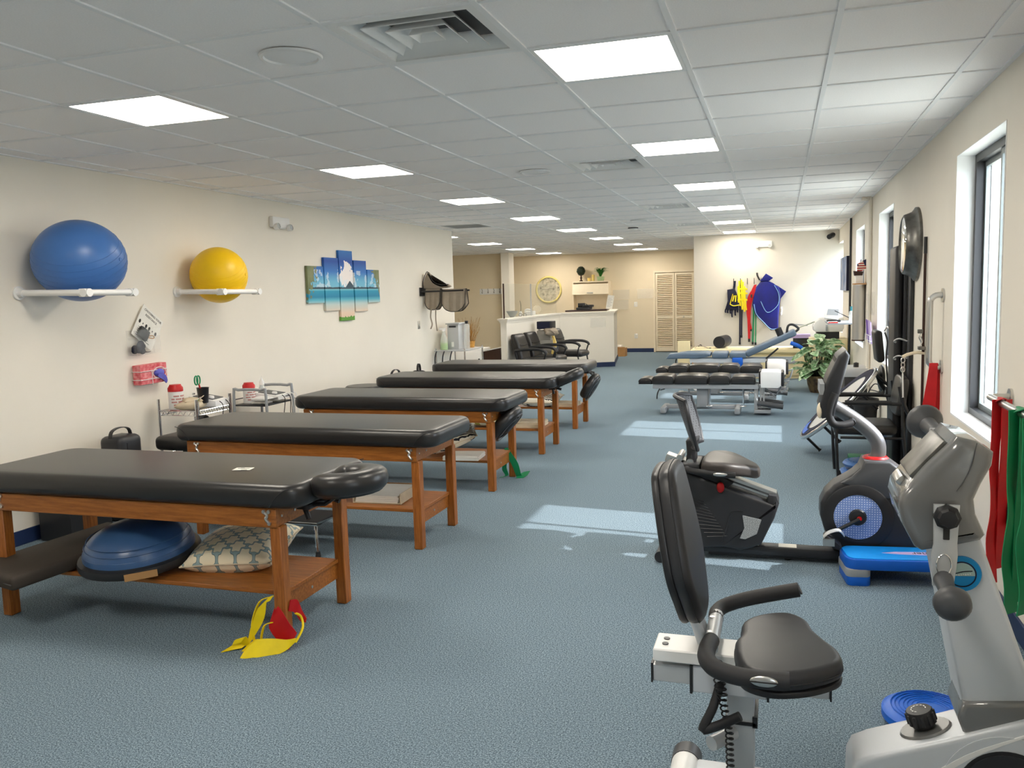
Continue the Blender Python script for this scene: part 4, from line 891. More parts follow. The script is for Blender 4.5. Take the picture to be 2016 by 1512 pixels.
# ================================================================ end of the left wall
t = thing('apron_rack', 'black wall rack holding grey lead aprons at the end of the left wall', 'rack', (LW, 11.2, 1.67))
build('plate', MB().box(LW, LW + .02, 11.05, 11.35, 1.60, 1.72, bev=.004), M['blackmetal'], t)
for yy in (11.08, 11.32): build('arm', MB().tube([(LW + .02, yy, 1.66), (LW + .66, yy, 1.665)], .012, n=8, smooth=0), M['blackmetal'], t)
def apron(lab, x0, x1, y, z0, z1, n, cat='apron'):
    t = thing('lead_apron', lab, cat, ((x0 + x1) / 2, y, z1), 'grey aprons on the wall rack'); b = MB(); tr = MB()
    for s in (-1, 1):
        g = []
        for i in range(11):
            x = x0 + (x1 - x0) * i / 10; e = abs(i / 5 - 1) ** 3; zl = z0 + (z1 - z0) * .35 * e; col = []
            for j in range(7): 
                f = j / 6; col.append((x, y + s * (.02 + .055 * f ** .6 + .012 * math.sin(i * 1.9 + s) * f), z1 - (z1 - zl) * f))
            g.append(col)
        for i in range(10):
            for j in range(6): b.quad(g[i][j], g[i + 1][j], g[i + 1][j + 1], g[i][j + 1])
        tr.tube([c[-1] for c in g], .006, n=5); tr.tube(g[0], .005, n=5); tr.tube(g[-1], .005, n=5)
        if s == -1: first = g
        else:
            for i in range(10): b.quad(first[i][0], first[i + 1][0], g[i + 1][0], g[i][0])
    build('drape', b, M['greycloth'], t, smooth=60); build('trim', tr, M['darkcloth'], t); return t
apron('grey apron nearest the wall on the rack, folded narrow', -4.83, -4.60, 11.2, 1.40, 1.70, 0)
apron('grey apron on the outer end of the rack, wide and rounded', -4.57, -4.22, 11.2, 1.37, 1.69, 0)
o = thing('thyroid_collar', 'grey crescent collar standing on top of the aprons', 'collar', (-4.72, 11.2, 1.72)); b = MB().prism([(-4.86, 1.70), (-4.885 + .03, 1.80), (-4.80, 1.925), (-4.765, 1.92), (-4.70, 1.80), (-4.58, 1.745), (-4.49, 1.755), (-4.47, 1.71)], 'y', 11.16, 11.24, bev=.02, smooth=3); build('collar', b, M['greycloth'], o, smooth=70)
build('edge', MB().tube([(-4.855, 11.158, 1.71), (-4.86, 11.158, 1.80), (-4.80, 11.158, 1.93), (-4.765, 11.158, 1.922), (-4.70, 11.158, 1.80), (-4.58, 11.158, 1.75), (-4.47, 11.158, 1.755)], .006, n=5), M['darkcloth'], o)
tag(build('hanging_straps', MB().ribbon([(-4.72, 11.1, 1.42), (-4.735, 11.1, 1.3), (-4.715, 11.1, 1.2), (-4.74, 11.1, 1.13)], .02, V((.8, .5, 0)), .003).ribbon([(-4.66, 11.12, 1.42), (-4.665, 11.12, 1.25), (-4.65, 11.12, 1.10)], .016, V((1, .2, 0)), .003), M['greycloth']), 'thin grey apron ties hanging below the rack', 'strap')
t = thing('steel_table', 'chrome-legged wire table at the end of the left wall', 'table', (-4.6, 11.75, 0)); x0, x1, y0, y1 = -4.83, -4.34, 11.40, 12.2
build('top', MB().box(x0, x1, y0, y1, .785, .80, bev=.004), M['silver'], t)
for x in (x0 + .02, x1 - .02):
    for y in (y0 + .02, y1 - .02): build('leg', MB().cyl((x, y, 0), (x, y, .83), .013, n=10), M['chrome'], t)
build('lower_shelf', MB().box(x0 + .02, x1 - .02, y0 + .02, y1 - .02, .35, .362), M['silver'], t, smooth=0)
cb = MB()
for k in range(3): cb.tube([(-4.78 + .12 * k, 11.38, .79), (-4.80 + .12 * k, 11.36, .70), (-4.805 + .11 * k, 11.37, .5), (-4.80 + .1 * k, 11.38, .30)], .009, n=6)
tag(build('black_cables', cb, M['black']), 'black leads hanging from the front of the chrome-legged table', 'cable')
t = thing('spray_bottle', 'large clear spray bottle with green liquid on the chrome-legged table', 'bottle', (-4.73, 11.55, .80)); build('body', MB().lathe([(0, 0), (.055, .0), (.06, .01), (.06, .10), (.05, .17), (.022, .25), (.02, .29)], (-4.73, 11.55, .801), n=20), M['clearplastic'], t)
build('liquid', MB().lathe([(0, .004), (.055, .004), (.056, .098), (0, .098)], (-4.73, 11.55, .801), n=20), M['greenliquid'], t); build('trigger', MB().box(-4.80, -4.70, 11.535, 11.565, 1.09, 1.125, bev=.008).cyl((-4.73, 11.55, 1.075), (-4.73, 11.55, 1.10), .024, n=12), M['white'], t)
t = thing('heating_unit', 'grey steel hot-pack cabinet on the chrome-legged table', 'cabinet', (-4.58, 11.78, .80)); build('body', MB().box(-4.70, -4.52, 11.62, 11.96, .80, 1.17, bev=.008), M['silver'], t); build('lid', MB().box(-4.72, -4.50, 11.60, 11.98, 1.17, 1.19, bev=.004), M['silver'], t); build('slot', MB().box(-4.67, -4.56, 11.615, 11.622, 1.125, 1.15), M['black'], t, smooth=0); build('outlet', MB().box(-4.635, -4.60, 11.614, 11.622, .84, .91), M['white'], t, smooth=0)
t = thing('tall_flask', 'tall clear cylinder beside the grey hot-pack cabinet', 'cylinder', (-4.46, 11.80, .80)); build('tube', MB().lathe([(0, 0), (.045, 0), (.045, .36), (.03, .37)], (-4.46, 11.80, .801), n=18), M['clearplastic'], t); build('stopper', MB().cyl((-4.46, 11.8, 1.17), (-4.46, 11.8, 1.215), .02, .026, n=10), M['black'], t)
t = thing('dried_twigs', 'dried twigs in a yellow woven basket at the end of the left wall', 'dried plant', (-4.52, 12.06, .80)); b = MB(); rr = random.Random(11)
for k in range(46):
    a = rr.uniform(0, 2 * PI); q = rr.uniform(.01, .06); l = rr.uniform(.20, .42); lean = rr.uniform(.02, .15)
    b.tube([(-4.52 + q * math.cos(a), 12.06 + q * math.sin(a), .83), (-4.52 + (q + lean * .5) * math.cos(a), 12.06 + (q + lean * .5) * math.sin(a), .85 + l * .5), (-4.52 + (q + lean * 1.1) * math.cos(a) + rr.uniform(-.02, .02), 12.06 + (q + lean) * math.sin(a), .85 + l)], .0042, n=4, smooth=2, rs=(1, .4))
build('twigs', b, M['amber'], t, kind='stuff'); build('basket', MB().lathe([(0, 0.001), (.075, .001), (.09, .10), (.083, .10), (.065, .01)], (-4.52, 12.06, .80), n=22), M['basket'], t)
t = thing('white_cabinet', 'low white cabinet past the end of the left wall', 'cabinet', (-5.2, 14.1, 0)); build('carcass', MB().box(-5.48, -4.98, 13.9, 14.35, 0, .655, bev=.006), M['white'], t); d = build('door', MB().box(-5.46, -5.0, 13.885, 13.9, .04, .60, bev=.003), M['white'], t); build('knob', MB().ellip((-5.03, 13.875, .47), (.015, .015, .015), n=10, m=6), M['black'], d)
t = thing('dark_chest', 'dark brown chest with a sloping white-edged lid beside the half wall', 'chest', (-4.8, 14.2, 0)); build('body', MB().prism([(-4.97, 0), (-4.66, 0), (-4.66, .66), (-4.97, .60)], 'y', 13.95, 14.5, bev=.006), M['darkwood'], t); build('lid', MB().prism([(-4.98, .60), (-4.65, .664), (-4.65, .678), (-4.98, .614)], 'y', 13.93, 14.52), M['white'], t, smooth=0)
# hooks on the tan wall
def hookrail(lab, Mx, w, n, h=.10):
    t = thing('hook_rail', lab, 'hook rail', Mx.translation); build('rail', MB().box(-w / 2, w / 2, -h / 2, h / 2, 0, .016, bev=.004, M=Mx), M['white'], t)
    for k in range(n):
        x = -w / 2 + w * (k + .5) / n; build('hook', MB().tube([Mx @ V(q) for q in ((x, -.02, .016), (x, -.035, .05), (x, .0, .07))], .007, n=6).tube([Mx @ V(q) for q in ((x, .0, .018), (x, .04, .045), (x, .075, .06))], .006, n=6), M['agedsilver'], t)
    return t
def face_y(x, y, z): return Matrix(((1, 0, 0, x), (0, 0, -1, y), (0, 1, 0, z), (0, 0, 0, 1)))
hookrail('white rail of coat hooks on the tan wall beside the column', face_y(-6.86, 19.998, 1.67), .62, 4, .14)
# ================================================================ reception half wall
P0, P1, P2 = V((-4.535, 13.8, 0)), V((-4.44, 17.18, 0)), V((-3.42, 17.72, 0)); ZH = 1.13
def wallseg(m, a, b, th, z0, z1, ext=0):
    d = (b - a).normalized(); n = V((-d.y, d.x, 0)) * th / 2; a2, b2 = a - d * ext, b + d * ext
    m.prism([(q.x, q.y) for q in (a2 + n, a2 - n, b2 - n, b2 + n)], 'z', z0, z1)
m = MB(); wallseg(m, P0, P1, .11, 0, ZH, 0); wallseg(m, P1, P2, .11, 0, ZH, .05); P3 = V((-3.72, 19.75, 0)); wallseg(m, P2, P3, .11, 0, ZH, .0)
hw = build('wall_reception', m, M['wall_white'], smooth=0, **st)
cp = MB()
for (a, b_) in ((P0, P1), (P1, P2), (P2, P3)): wallseg(cp, a, b_, .19, ZH + .02, ZH + .045, .05); wallseg(cp, a, b_, .155, ZH - .005, ZH + .02, .03); wallseg(cp, a, b_, .135, ZH - .03, ZH - .005, .015)
build('cap_moulding', cp, M['wall_white'], hw, smooth=0)
bs = MB(); wallseg(bs, P0, P1, .13, 0, .1, .01); wallseg(bs, P1, P2, .13, 0, .1, .06); wallseg(bs, P2, P3, .13, 0, .1, .01); build('baseboard_reception', bs, M['navy'], smooth=0, **st)
# glass screens on the half wall
t = thing('glass_screen', 'clear glass screen standing on the reception half wall', 'glass screen', (P0.x, 13.9, ZH + .045))
for k, (f0, f1) in enumerate(((.01, .45), (.46, .97))):
    a, b_ = P0.lerp(P1, f0), P0.lerp(P1, f1); g = MB(); wallseg(g, a, b_, .008, ZH + .046, 1.775); build('pane', g, M['deskglass'], t, smooth=0)
    e = MB(); wallseg(e, a, a + (b_ - a).normalized() * .025, .02, ZH + .046, 1.775); build('edge_channel', e, M['darkwood'] if k == 0 else M['silver'], t, smooth=0)
# counter behind the wall with small things
t = thing('counter', 'reception counter with a dark wood edge behind the half wall', 'counter', (-4.2, 18.3, 0)); q = [(-4.34, 17.42), (-3.53, 17.86), (-3.58, 18.35), (-4.34, 18.0)]; build('top', MB().prism(q, 'z', 1.185, 1.215), M['darkwood'], t, smooth=0); build('base', MB().prism([(-4.33, 17.44), (-3.56, 17.86), (-3.62, 18.2), (-4.33, 17.9)], 'z', 0, 1.185), M['wall_far'], t, smooth=0)
t = thing('desk_counter', 'lower grey desk counter behind the glass screen', 'counter', (-4.9, 15.6, 0)); build('top', MB().box(-4.84, -4.62, 14.6, 17.0, 1.13, 1.16), M['greypaint'], t, smooth=0); build('base', MB().box(-4.82, -4.64, 14.65, 16.95, 0, 1.13), M['greypaint'], t, smooth=0)
t = thing('desk_printer', 'black machine with a roll and cords lying on the counter', 'machine', (-3.98, 17.75, 1.215)); build('body', MB().box(-4.15, -3.85, 17.62, 17.88, 1.216, 1.27, bev=.015), M['black'], t); build('roll', MB().cyl((-4.13, 17.72, 1.31), (-3.98, 17.75, 1.31), .05, n=14), M['rubber'], t); build('top', MB().box(-4.02, -3.80, 17.64, 17.84, 1.27, 1.32, bev=.02), M['rubber'], t); build('cord', MB().tube([(-4.0, 17.6, 1.28), (-3.93, 17.58, 1.34), (-3.88, 17.6, 1.30), (-3.8, 17.62, 1.26)], .008, n=5), M['black'], t)
t = thing('price_stand', 'slanted white paper stand at the right end of the counter', 'sign', (-3.5, 17.9, 1.21)); build('sheet', MB().box(-.07, .07, -.006, .0, 0, .30, M=TR(-3.50, 17.93, 1.217) @ RX(math.radians(-12)) @ RY(math.radians(8))), M['paper'], t, smooth=0)
pr = MB()
for k in range(7): pr.box(-.05, .02 + .03 * (k % 2), -.008, -.006, .05 + k * .03, .056 + k * .03, M=TR(-3.50, 17.93, 1.217) @ RX(math.radians(-12)) @ RY(math.radians(8)))
build('print', pr, M['greypaint'], t, smooth=0, kind='stuff')
t = thing('card_holder', 'leaf-shaped white card dish behind the glass screen', 'dish', (-4.72, 14.9, 1.16)); build('dish', MB().lathe([(0, 0), (.05, 0), (.14, .12), (.13, .12), (.045, .012)], (-4.72, 14.9, 1.161), n=12, sx=.8), M['greypaint'], t); build('cards', MB().box(-4.77, -4.67, 14.87, 14.93, 1.17, 1.27, M=None), M['paper'], t, smooth=0)
t = thing('desk_vase', 'small white vase with a twig behind the glass screen', 'vase', (-4.74, 15.5, 1.16)); build('vase', MB().lathe([(0, 0), (.03, 0), (.035, .05), (.02, .1)], (-4.74, 15.5, 1.161), n=14), M['white'], t); build('twig', MB().tube([(-4.74, 15.5, 1.22), (-4.73, 15.5, 1.36), (-4.75, 15.5, 1.46)], .006, n=5), M['darkleaf'], t)
t = thing('desk_phone', 'pale desk phone behind the glass screen', 'phone', (-4.74, 16.1, 1.16)); build('body', MB().box(-4.82, -4.64, 16.0, 16.2, 1.161, 1.25, bev=.012), M['white'], t); build('handset', MB().tube([(-4.81, 16.02, 1.26), (-4.75, 16.0, 1.285), (-4.67, 16.02, 1.26)], .016, n=8), M['white'], t)
t = thing('desk_fan', 'round pale desk fan behind the glass screen', 'fan', (-4.70, 16.5, 1.16)); build('base', MB().lathe([(0, 0), (.05, 0), (.05, .015), (.012, .03), (.012, .06)], (-4.70, 16.5, 1.161), n=14), M['beige'], t); build('cage', MB().lathe([(0, -.03), (.07, -.025), (.085, 0), (.07, .025), (0, .03)], (-4.70, 16.5, 1.27), n=20, axis=(.3, -1, 0)), M['beige'], t)
tag(build('eyeglasses', MB().tube([(-4.70 + .03 * math.cos(a), 15.35, 1.195 + .028 * math.sin(a)) for a in [2 * PI * k / 12 for k in range(12)]], .005, n=5, closed=True, smooth=0).tube([(-4.62 + .03 * math.cos(a), 15.37, 1.195 + .028 * math.sin(a)) for a in [2 * PI * k / 12 for k in range(12)]], .005, n=5, closed=True, smooth=0).tube([(-4.67, 15.355, 1.2), (-4.65, 15.36, 1.2)], .004, n=5, smooth=0), M['black']), 'black-rimmed reading glasses standing on the desk', 'glasses')
# wall pockets
pocket('clear wall pocket on the front of the reception half wall', TR(-3.66, 17.525, .95) @ RZ(math.radians(28)) @ Matrix(((1, 0, 0, 0), (0, 0, -1, 0), (0, 1, 0, 0), (0, 0, 0, 1))), .34, .20, .06)
for i, (x, z, l) in enumerate(((-3.93, 1.50, 'upper left'), (-3.30, 1.51, 'right-hand'), (-3.96, 1.24, 'lower left'))): pocket('clear wall pocket on the tan back wall, %s of three' % l, face_y(x, BW - .002, z), .44, .25, .07)
for z, l in ((1.24, 'upper'), (.42, 'lower')):
    t = thing('wall_outlet', '%s white outlet plate on the tan back wall' % l, 'outlet', (-3.55, BW, z)); build('plate', MB().box(-3.60, -3.52, BW - .008, BW, z - .06, z + .06, bev=.002), M['white'], t); build('socket', MB().box(-3.57, -3.55, BW - .011, BW - .008, z + .01, z + .035).box(-3.57, -3.55, BW - .011, BW - .008, z - .035, z - .01), M['cream'], t, smooth=0)
# bifold louvred closet door
dr = build('door_1', MB().box(-3.10, -3.055, BW - .03, BW + .02, 0, 2.035).box(-2.065, -2.02, BW - .03, BW + .02, 0, 2.035).box(-3.10, -2.02, BW - .03, BW + .02, 2.035, 2.09), M['beige'], smooth=0, **st)
for k in range(2):
    x0 = -3.05 + k * .49; x1 = x0 + .48; f = MB(); yb, yf = BW + .03, BW - .005
    for a, b_, c, d in ((x0, x0 + .05, .02, 2.02), (x1 - .05, x1, .02, 2.02), (x0 + .05, x1 - .05, .02, .12), (x0 + .05, x1 - .05, .86, .93), (x0 + .05, x1 - .05, 1.96, 2.02)): f.box(a, b_, yf, yb, c, d, bev=.002, seg=1)
    lf = build('bifold_leaf', f, M['beige'], dr, smooth=0)
    s = MB()
    for zz0, zz1 in ((.12, .86), (.93, 1.96)):
        n = int((zz1 - zz0) / .046)
        for i in range(n):
            z = zz0 + (i + .5) * (zz1 - zz0) / n; s.box(x0 + .045, x1 - .045, -.021, .021, -.004, .004, M=TR(0, BW + .012, z) @ RX(math.radians(38)))
    build('louvre_slats', s, M['beige'], lf, smooth=0, kind='stuff')
    if k == 1: build('door_knob', MB().ellip((x0 + .22, BW - .02, .895), (.018, .018, .018), n=10, m=6), M['steel'], lf)
# wall clock
t = thing('wall_clock', 'round wall clock with a pale yellow frame and mottled face', 'clock', (-5.88, BW, 1.685)); c = (-5.88, BW, 1.685); build('frame', MB().lathe([(.31, 0), (.355, .0), (.36, .03), (.345, .05), (.315, .045), (.31, .02)], c, n=48, axis=(0, -1, 0)), M['yframe'], t); build('face', MB().lathe([(0, .014), (.315, .014)], c, n=40, axis=(0, -1, 0)), M['clockface'], t); build('hand', MB().box(c[0] - .19, c[0], BW - .022, BW - .018, c[2] + .0, c[2] + .012).box(c[0] - .005, c[0] + .09, BW - .024, BW - .020, c[2] + .02, c[2] + .03, M=None), M['agedsilver'], t, smooth=0)
# overhead cabinet with flip door
t = thing('wall_cabinet', 'cream overhead cabinet with a flip-up door and open shelf on the back wall', 'cabinet', (-4.65, BW - .2, 1.5)); x0, x1, y0 = -5.13, -4.22, BW - .33
build('carcass', MB().box(x0 - .02, x0, y0, BW, 1.12, 1.84).box(x1, x1 + .02, y0, BW, 1.12, 1.84).box(x0 - .02, x1 + .02, y0, BW, 1.84, 1.87).box(x0, x1, y0 + .01, BW, 1.12, 1.14).box(x0, x1, BW - .02, BW, 1.14, 1.84), M['beige'], t, smooth=0)
d = build('flip_door', MB().prism([(y0 - .02, 1.80), (y0 - .07, 1.53), (y0 - .05, 1.525), (y0, 1.80)], 'x', x0 - .02, x1 + .02), M['beige'], t, smooth=0); build('pull', MB().box(-4.76, -4.60, y0 - .078, y0 - .062, 1.555, 1.585), M['steel'], d, smooth=0)
tag(build('paper_box', MB().box(-4.78, -4.66, BW - .30, BW - .15, 1.14, 1.20, bev=.004), M['paper']), 'small white box on the open shelf of the wall cabinet', 'box')
t = thing('topiary_ball', 'dark topiary ball on a turned stand on top of the wall cabinet', 'topiary', (-4.95, BW - .2, 1.87)); build('stand', MB().lathe([(0, 0), (.05, 0), (.045, .02), (.015, .05), (.03, .09), (.015, .13), (.028, .17), (.035, .2)], (-4.95, BW - .2, 1.87), n=14), M['darkwood'], t); b = MB(); b.ellip((-4.95, BW - .2, 2.14), (.10, .10, .11), n=18, m=12); rr = random.Random(2)
for k in range(160):
    a, e = rr.uniform(0, 2 * PI), rr.uniform(-1, 1); q = math.sqrt(1 - e * e); p = V((-4.95 + .108 * q * math.cos(a), BW - .2 + .108 * q * math.sin(a), 2.14 + .118 * e)); w = V((rr.uniform(-1, 1), rr.uniform(-1, 1), rr.uniform(-1, 1))).normalized() * .016; u = w.cross(V((.3, .8, .5))).normalized() * .010; b.quad(p - w, p + u, p + w, p - u)
build('foliage', b, M['darkleaf'], t, smooth=0)
for x, h, l in ((-4.74, .085, 'short'), (-4.63, .165, 'tall')): 
    o = thing('candle', '%s cream pillar candle on top of the wall cabinet' % l, 'candle', (x, BW - .2, 1.87)); build('wax', MB().lathe([(0, 0), (.04, 0), (.04, h), (.02, h - .004), (0, h - .006)], (x, BW - .2, 1.871), n=16), M['candle'], o); build('wick', MB().cyl((x, BW - .2, 1.87 + h - .01), (x, BW - .2, 1.87 + h + .012), .003, n=5), M['ink'], o)
def blades(m, c, n, r, h, seed, wd):
    rr = random.Random(seed)
    for k in range(n):
        a = rr.uniform(0, 2 * PI); q = rr.uniform(.4, 1.0); s = V((-math.sin(a), math.cos(a), 0)); H = h * rr.uniform(.6, 1.0); pts = [V(c) + V((.02 * math.cos(a), .02 * math.sin(a), 0)), V(c) + V((r * .35 * q * math.cos(a), r * .35 * q * math.sin(a), H * .6)), V(c) + V((r * .8 * q * math.cos(a), r * .8 * q * math.sin(a), H * .95)), V(c) + V((r * 1.15 * q * math.cos(a), r * 1.15 * q * math.sin(a), H * .9))]
        m.ribbon(pts, [wd, wd * 1.2, wd * .8, wd * .1], s, .0015, smooth=2)
t = thing('grass_plant', 'green grassy plant in a pale green square pot on top of the wall cabinet', 'plant', (-4.42, BW - .2, 1.87)); pg = mat('pale_green_pot', srgb(170, 190, 140), .4, var=.05); build('pot', MB().prism([(-.07, 0), (.07, 0), (.085, .11), (-.085, .11)], 'y', -.08, .08, bev=.006, M=TR(-4.42, BW - .25, 1.871)), pg, t); b = MB(); blades(b, (-4.42, BW - .27, 1.975), 90, .20, .25, 4, .016); build('leaves', b, M['grassleaf'], t, smooth=0, kind='stuff')
t = thing('camera_dome', 'small wall camera in the upper corner above the closet door', 'camera', (-2.0, BW, 2.33)); build('bracket', MB().box(-1.94, -1.86, BW - .03, BW, 2.28, 2.38, bev=.006), M['beige'], t); build('lens', MB().lathe([(0, .03), (.035, .028), (.045, 0)], (-2.02, BW - .001, 2.34), n=16, axis=(0, -1, 0)), M['darkgrey'], t)
t = thing('cardboard_box', 'open brown cardboard box on the floor past the reception half wall', 'box', (-3.70, 20.6, 0)); build('carton', MB().box(-3.98, -3.60, 20.4, 20.7, 0, .2).box(-3.98, -3.60, 20.4, 20.41, .2, .23), M['card'], t, smooth=0); build('contents', MB().box(-3.96, -3.70, 20.45, 20.68, .2, .27, bev=.02), M['paper'], t)
# waiting chairs
def armchair(lab, x, y, rz):
    t = thing('waiting_chair', lab, 'chair', (0, 0, 0), 'black waiting-room armchairs')     # faces +x
    build('seat', MB().box(-.24, .27, -.25, .25, .37, .48, bev=.05, seg=4).box(.12, .30, -.24, .24, .36, .47, bev=.05, seg=4), M['vinyl'], t, smooth=60)
    bk = MB().prism([(-.5, 0), (0, 0), (0, 0)], 'y', 0, 0.001) if False else MB(); prof = [(.0, 0), (.10, .02), (.11, .26), (.085, .45), (.04, .50), (-.02, .48), (-.03, .22)]
    bk.prism(prof, 'y', -.24, .24, bev=.035, seg=4, M=TR(-.27, 0, .40) @ RY(math.radians(-12)), smooth=3); build('backrest', bk, M['vinyl'], t, smooth=60)
    build('lumbar_fold', MB().tube([TR(-.27, 0, .40) @ RY(math.radians(-12)) @ V(q) for q in ((.113, -.2, .30), (.118, 0, .285), (.113, .2, .30))], .008, n=6), M['black'], t)
    for s in (-1, 1):
        build('armrest', MB().tube([(-.30, s * .28, .62), (-.12, s * .285, .645), (.12, s * .285, .645), (.24, s * .28, .61), (.27, s * .275, .56)], .026, n=8), M['black'], t)
        build('frame', MB().tube([(-.30, s * .27, .62), (-.26, s * .265, .42), (-.36, s * .26, 0)], .014, n=7, smooth=3).tube([(.26, s * .27, .58), (.22, s * .265, .40), (.30, s * .26, 0)], .014, n=7, smooth=3).tube([(-.28, s * .262, .38), (.24, s * .262, .38)], .012, n=6, smooth=0), M['blackmetal'], t)
    t.location = (x, y, 0); t.rotation_euler = (0, 0, rz); return t
A0 = armchair('black padded armchair against the half wall, nearest of three', -4.03, 14.05, math.radians(-2))
dup(A0, (-4.0, 14.69, 0), math.radians(-4), 'black padded armchair against the half wall, between its neighbour and the grey lectern')
dup(A0, (-3.86, 15.93, 0), math.radians(-6), 'black padded armchair beyond the grey lectern, nearest the front of the half wall')
t = thing('grey_lectern', 'grey boxy cabinet on wheels between the waiting chairs', 'cabinet', (-4.17, 15.28, 0)); build('body', MB().box(-4.33, -4.03, 15.10, 15.46, .0, .68, bev=.006), M['greypaint'], t); gp = mat('slate_panel', srgb(150, 146, 138), .5, var=.05); build('front_panel', MB().box(-4.34, -4.01, 15.085, 15.10, .05, .72, bev=.004), gp, t); build('upper', MB().box(-4.32, -4.06, 15.12, 15.44, .68, .90, bev=.006), gp, t)
t = thing('black_monitor', 'black boxy monitor on top of the grey cabinet', 'monitor', (-4.18, 15.25, .90)); build('case', MB().box(-4.32, -4.03, 15.12, 15.42, .93, 1.07, bev=.01), M['black'], t); build('screen', MB().box(-4.305, -4.065, 15.112, 15.12, .94, 1.06), M['navyfab'], t, smooth=0)
for x in (-4.29, -4.08): build('foot', MB().box(x - .02, x + .02, 15.16, 15.22, .901, .93, bev=.004), M['steel'], t)
b = MB(); rr = random.Random(6)
for k in range(9): b.tube([(-4.03 + rr.uniform(0, .05), 15.07 + .03 * k * .3, .80), (-3.99 + rr.uniform(0, .06), 15.05, .66 + rr.uniform(-.03, .03)), (-4.0 + rr.uniform(-.03, .08), 15.04, .48 + rr.uniform(-.05, .05)), (-4.01 + rr.uniform(-.02, .08), 15.05, .36 + rr.uniform(-.05, .03))], .009, n=5)
tag(build('cable_bundle', b, M['candle']), 'bundle of pale yellow cord hanging from the grey cabinet', 'cord')
o = thing('crumpled_jacket', 'crumpled grey-brown cloth on the side of the grey cabinet', 'cloth', (-4.05, 15.1, .86)); build('cloth', MB().pillow(.26, .2, .12, TR(-4.04, 15.12, .88) @ RZ(.5) @ RX(.4), power=.3), M['greycloth'], o, smooth=80); build('fold', MB().tube([(-4.12, 15.04, .86), (-4.04, 15.03, .91), (-3.96, 15.06, .85)], .02, n=6), M['greycloth'], o)
# ================================================================ foreground arm ergometer with seat
t = thing('arm_ergometer', 'silver seated arm-crank exercise machine in the right foreground', 'exercise machine', (.1, 2.6, 0)); E1 = t
build('base_beam', MB().box(-.30, .85, 2.55, 2.65, .012, .07, bev=.008), M['lightsilver'], t)
st_ = build('stabilizer', MB().cyl((-.285, 2.32, .048), (-.285, 2.66, .048), .045, n=22), M['white_metal'], t)
[build('end_cap', MB().cyl((-.285, a, .048), (-.285, b_, .048), .048, n=22), M['midgrey'], st_) for a, b_ in ((2.64, 2.70), (2.30, 2.34))]
build('seat_column', MB().box(-.15, -.068, 2.55, 2.67, .07, .41, bev=.006), M['silver'], t)
build('column_collar', MB().box(-.155, -.063, 2.545, 2.675, .255, .265).box(-.073, -.058, 2.545, 2.675, .25, .285), M['blackmetal'], t, smooth=0)
r = build('seat_rail', MB().box(-.372, .147, 2.515, 2.635, .381, .437, bev=.004, seg=1), M['silver'], t, smooth=0)
[build('end_cap', MB().box(a, b_, 2.512, 2.638, .378, .440), M['blackmetal'], r, smooth=0) for a, b_ in ((-.376, -.370), (.146, .151))]
build('rail_sleeve', MB().box(-.25, -.03, 2.508, 2.642, .362, .445, bev=.004, seg=1), M['lightsilver'], t, smooth=0)
build('sleeve_edge', MB().box(-.257, -.249, 2.505, 2.645, .358, .448).box(-.031, -.024, 2.505, 2.645, .358, .448), M['blackmetal'], t, smooth=0)
r = build('carriage_plate', MB().box(-.368, .05, 2.50, 2.63, .452, .492, bev=.004, seg=1), M['white_metal'], t, smooth=0); build('bolt', MB().cyl((-.335, 2.545, .49), (-.335, 2.545, .495), .010, n=12).cyl((-.335, 2.585, .49), (-.335, 2.585, .495), .010, n=12), M['blackmetal'], r)
seat = [(-.115, 2.40), (-.122, 2.50), (-.108, 2.56), (-.105, 2.66), (-.05, 2.735), (.03, 2.765), (.085, 2.72), (.105, 2.64), (.135, 2.57), (.168, 2.50), (.172, 2.42), (.13, 2.36), (.06, 2.31), (-.02, 2.288), (-.09, 2.32)]
s = build('seat', MB().prism(seat, 'z', .490, .548, bev=.022, seg=5, smooth=4), M['seatvinyl'], t, smooth=60); sc = [(p[0] * .99 + .0003, 2.52 + (p[1] - 2.52) * .99) for p in seat]
build('seat_shell', MB().prism(sc, 'z', .474, .492, bev=.004, smooth=4), M['black'], s); build('seam', MB().tube([(p[0] * 1.003, 2.52 + (p[1] - 2.52) * 1.003, .515) for p in seat], .0016, n=4, closed=True), M['black'], s)
up = V((-.185, 0, .983)); bo = V((-.262, 2.60, .575)); nrm = V((.983, 0, .185)); B = Matrix(((0, up.x, nrm.x, bo.x), (1, 0, 0, bo.y), (0, up.z, nrm.z, bo.z), (0, 0, 0, 1)))   # local x=Y, y=up, z=front
oc = [(-.085, 0), (.085, 0), (.16, .09), (.205, .17), (.20, .26), (.165, .37), (.125, .455), (.07, .482), (-.07, .482), (-.125, .455), (-.165, .37), (-.20, .26), (-.205, .17), (-.16, .09)]
bk = build('backrest', MB().prism(oc, 'z', -.005, .055, bev=.026, seg=5, M=B, smooth=3), M['seatvinyl'], t, smooth=60)
build('back_shell', MB().prism([(p[0] * .99, p[1] * .99 + .002) for p in oc], 'z', -.02, .004, bev=.008, M=B, smooth=3), M['black'], bk); build('seam', MB().tube([B @ V((p[0] * 1.001, .24 + (p[1] - .24) * 1.001, .035)) for p in oc], .0016, n=4, closed=True), M['black'], bk)
for y in (2.575, 2.645): build('back_post', MB().tube([(-.30, y, .72), (-.265, y, .62), (-.235, y, .53), (-.215, y, .47)], .017, n=12), M['lightsilver'], t)
build('handle_tube', MB().tube([(-.192, 2.47, .525), (-.192, 2.73, .525)], .023, n=16, smooth=0), M['silver'], t)
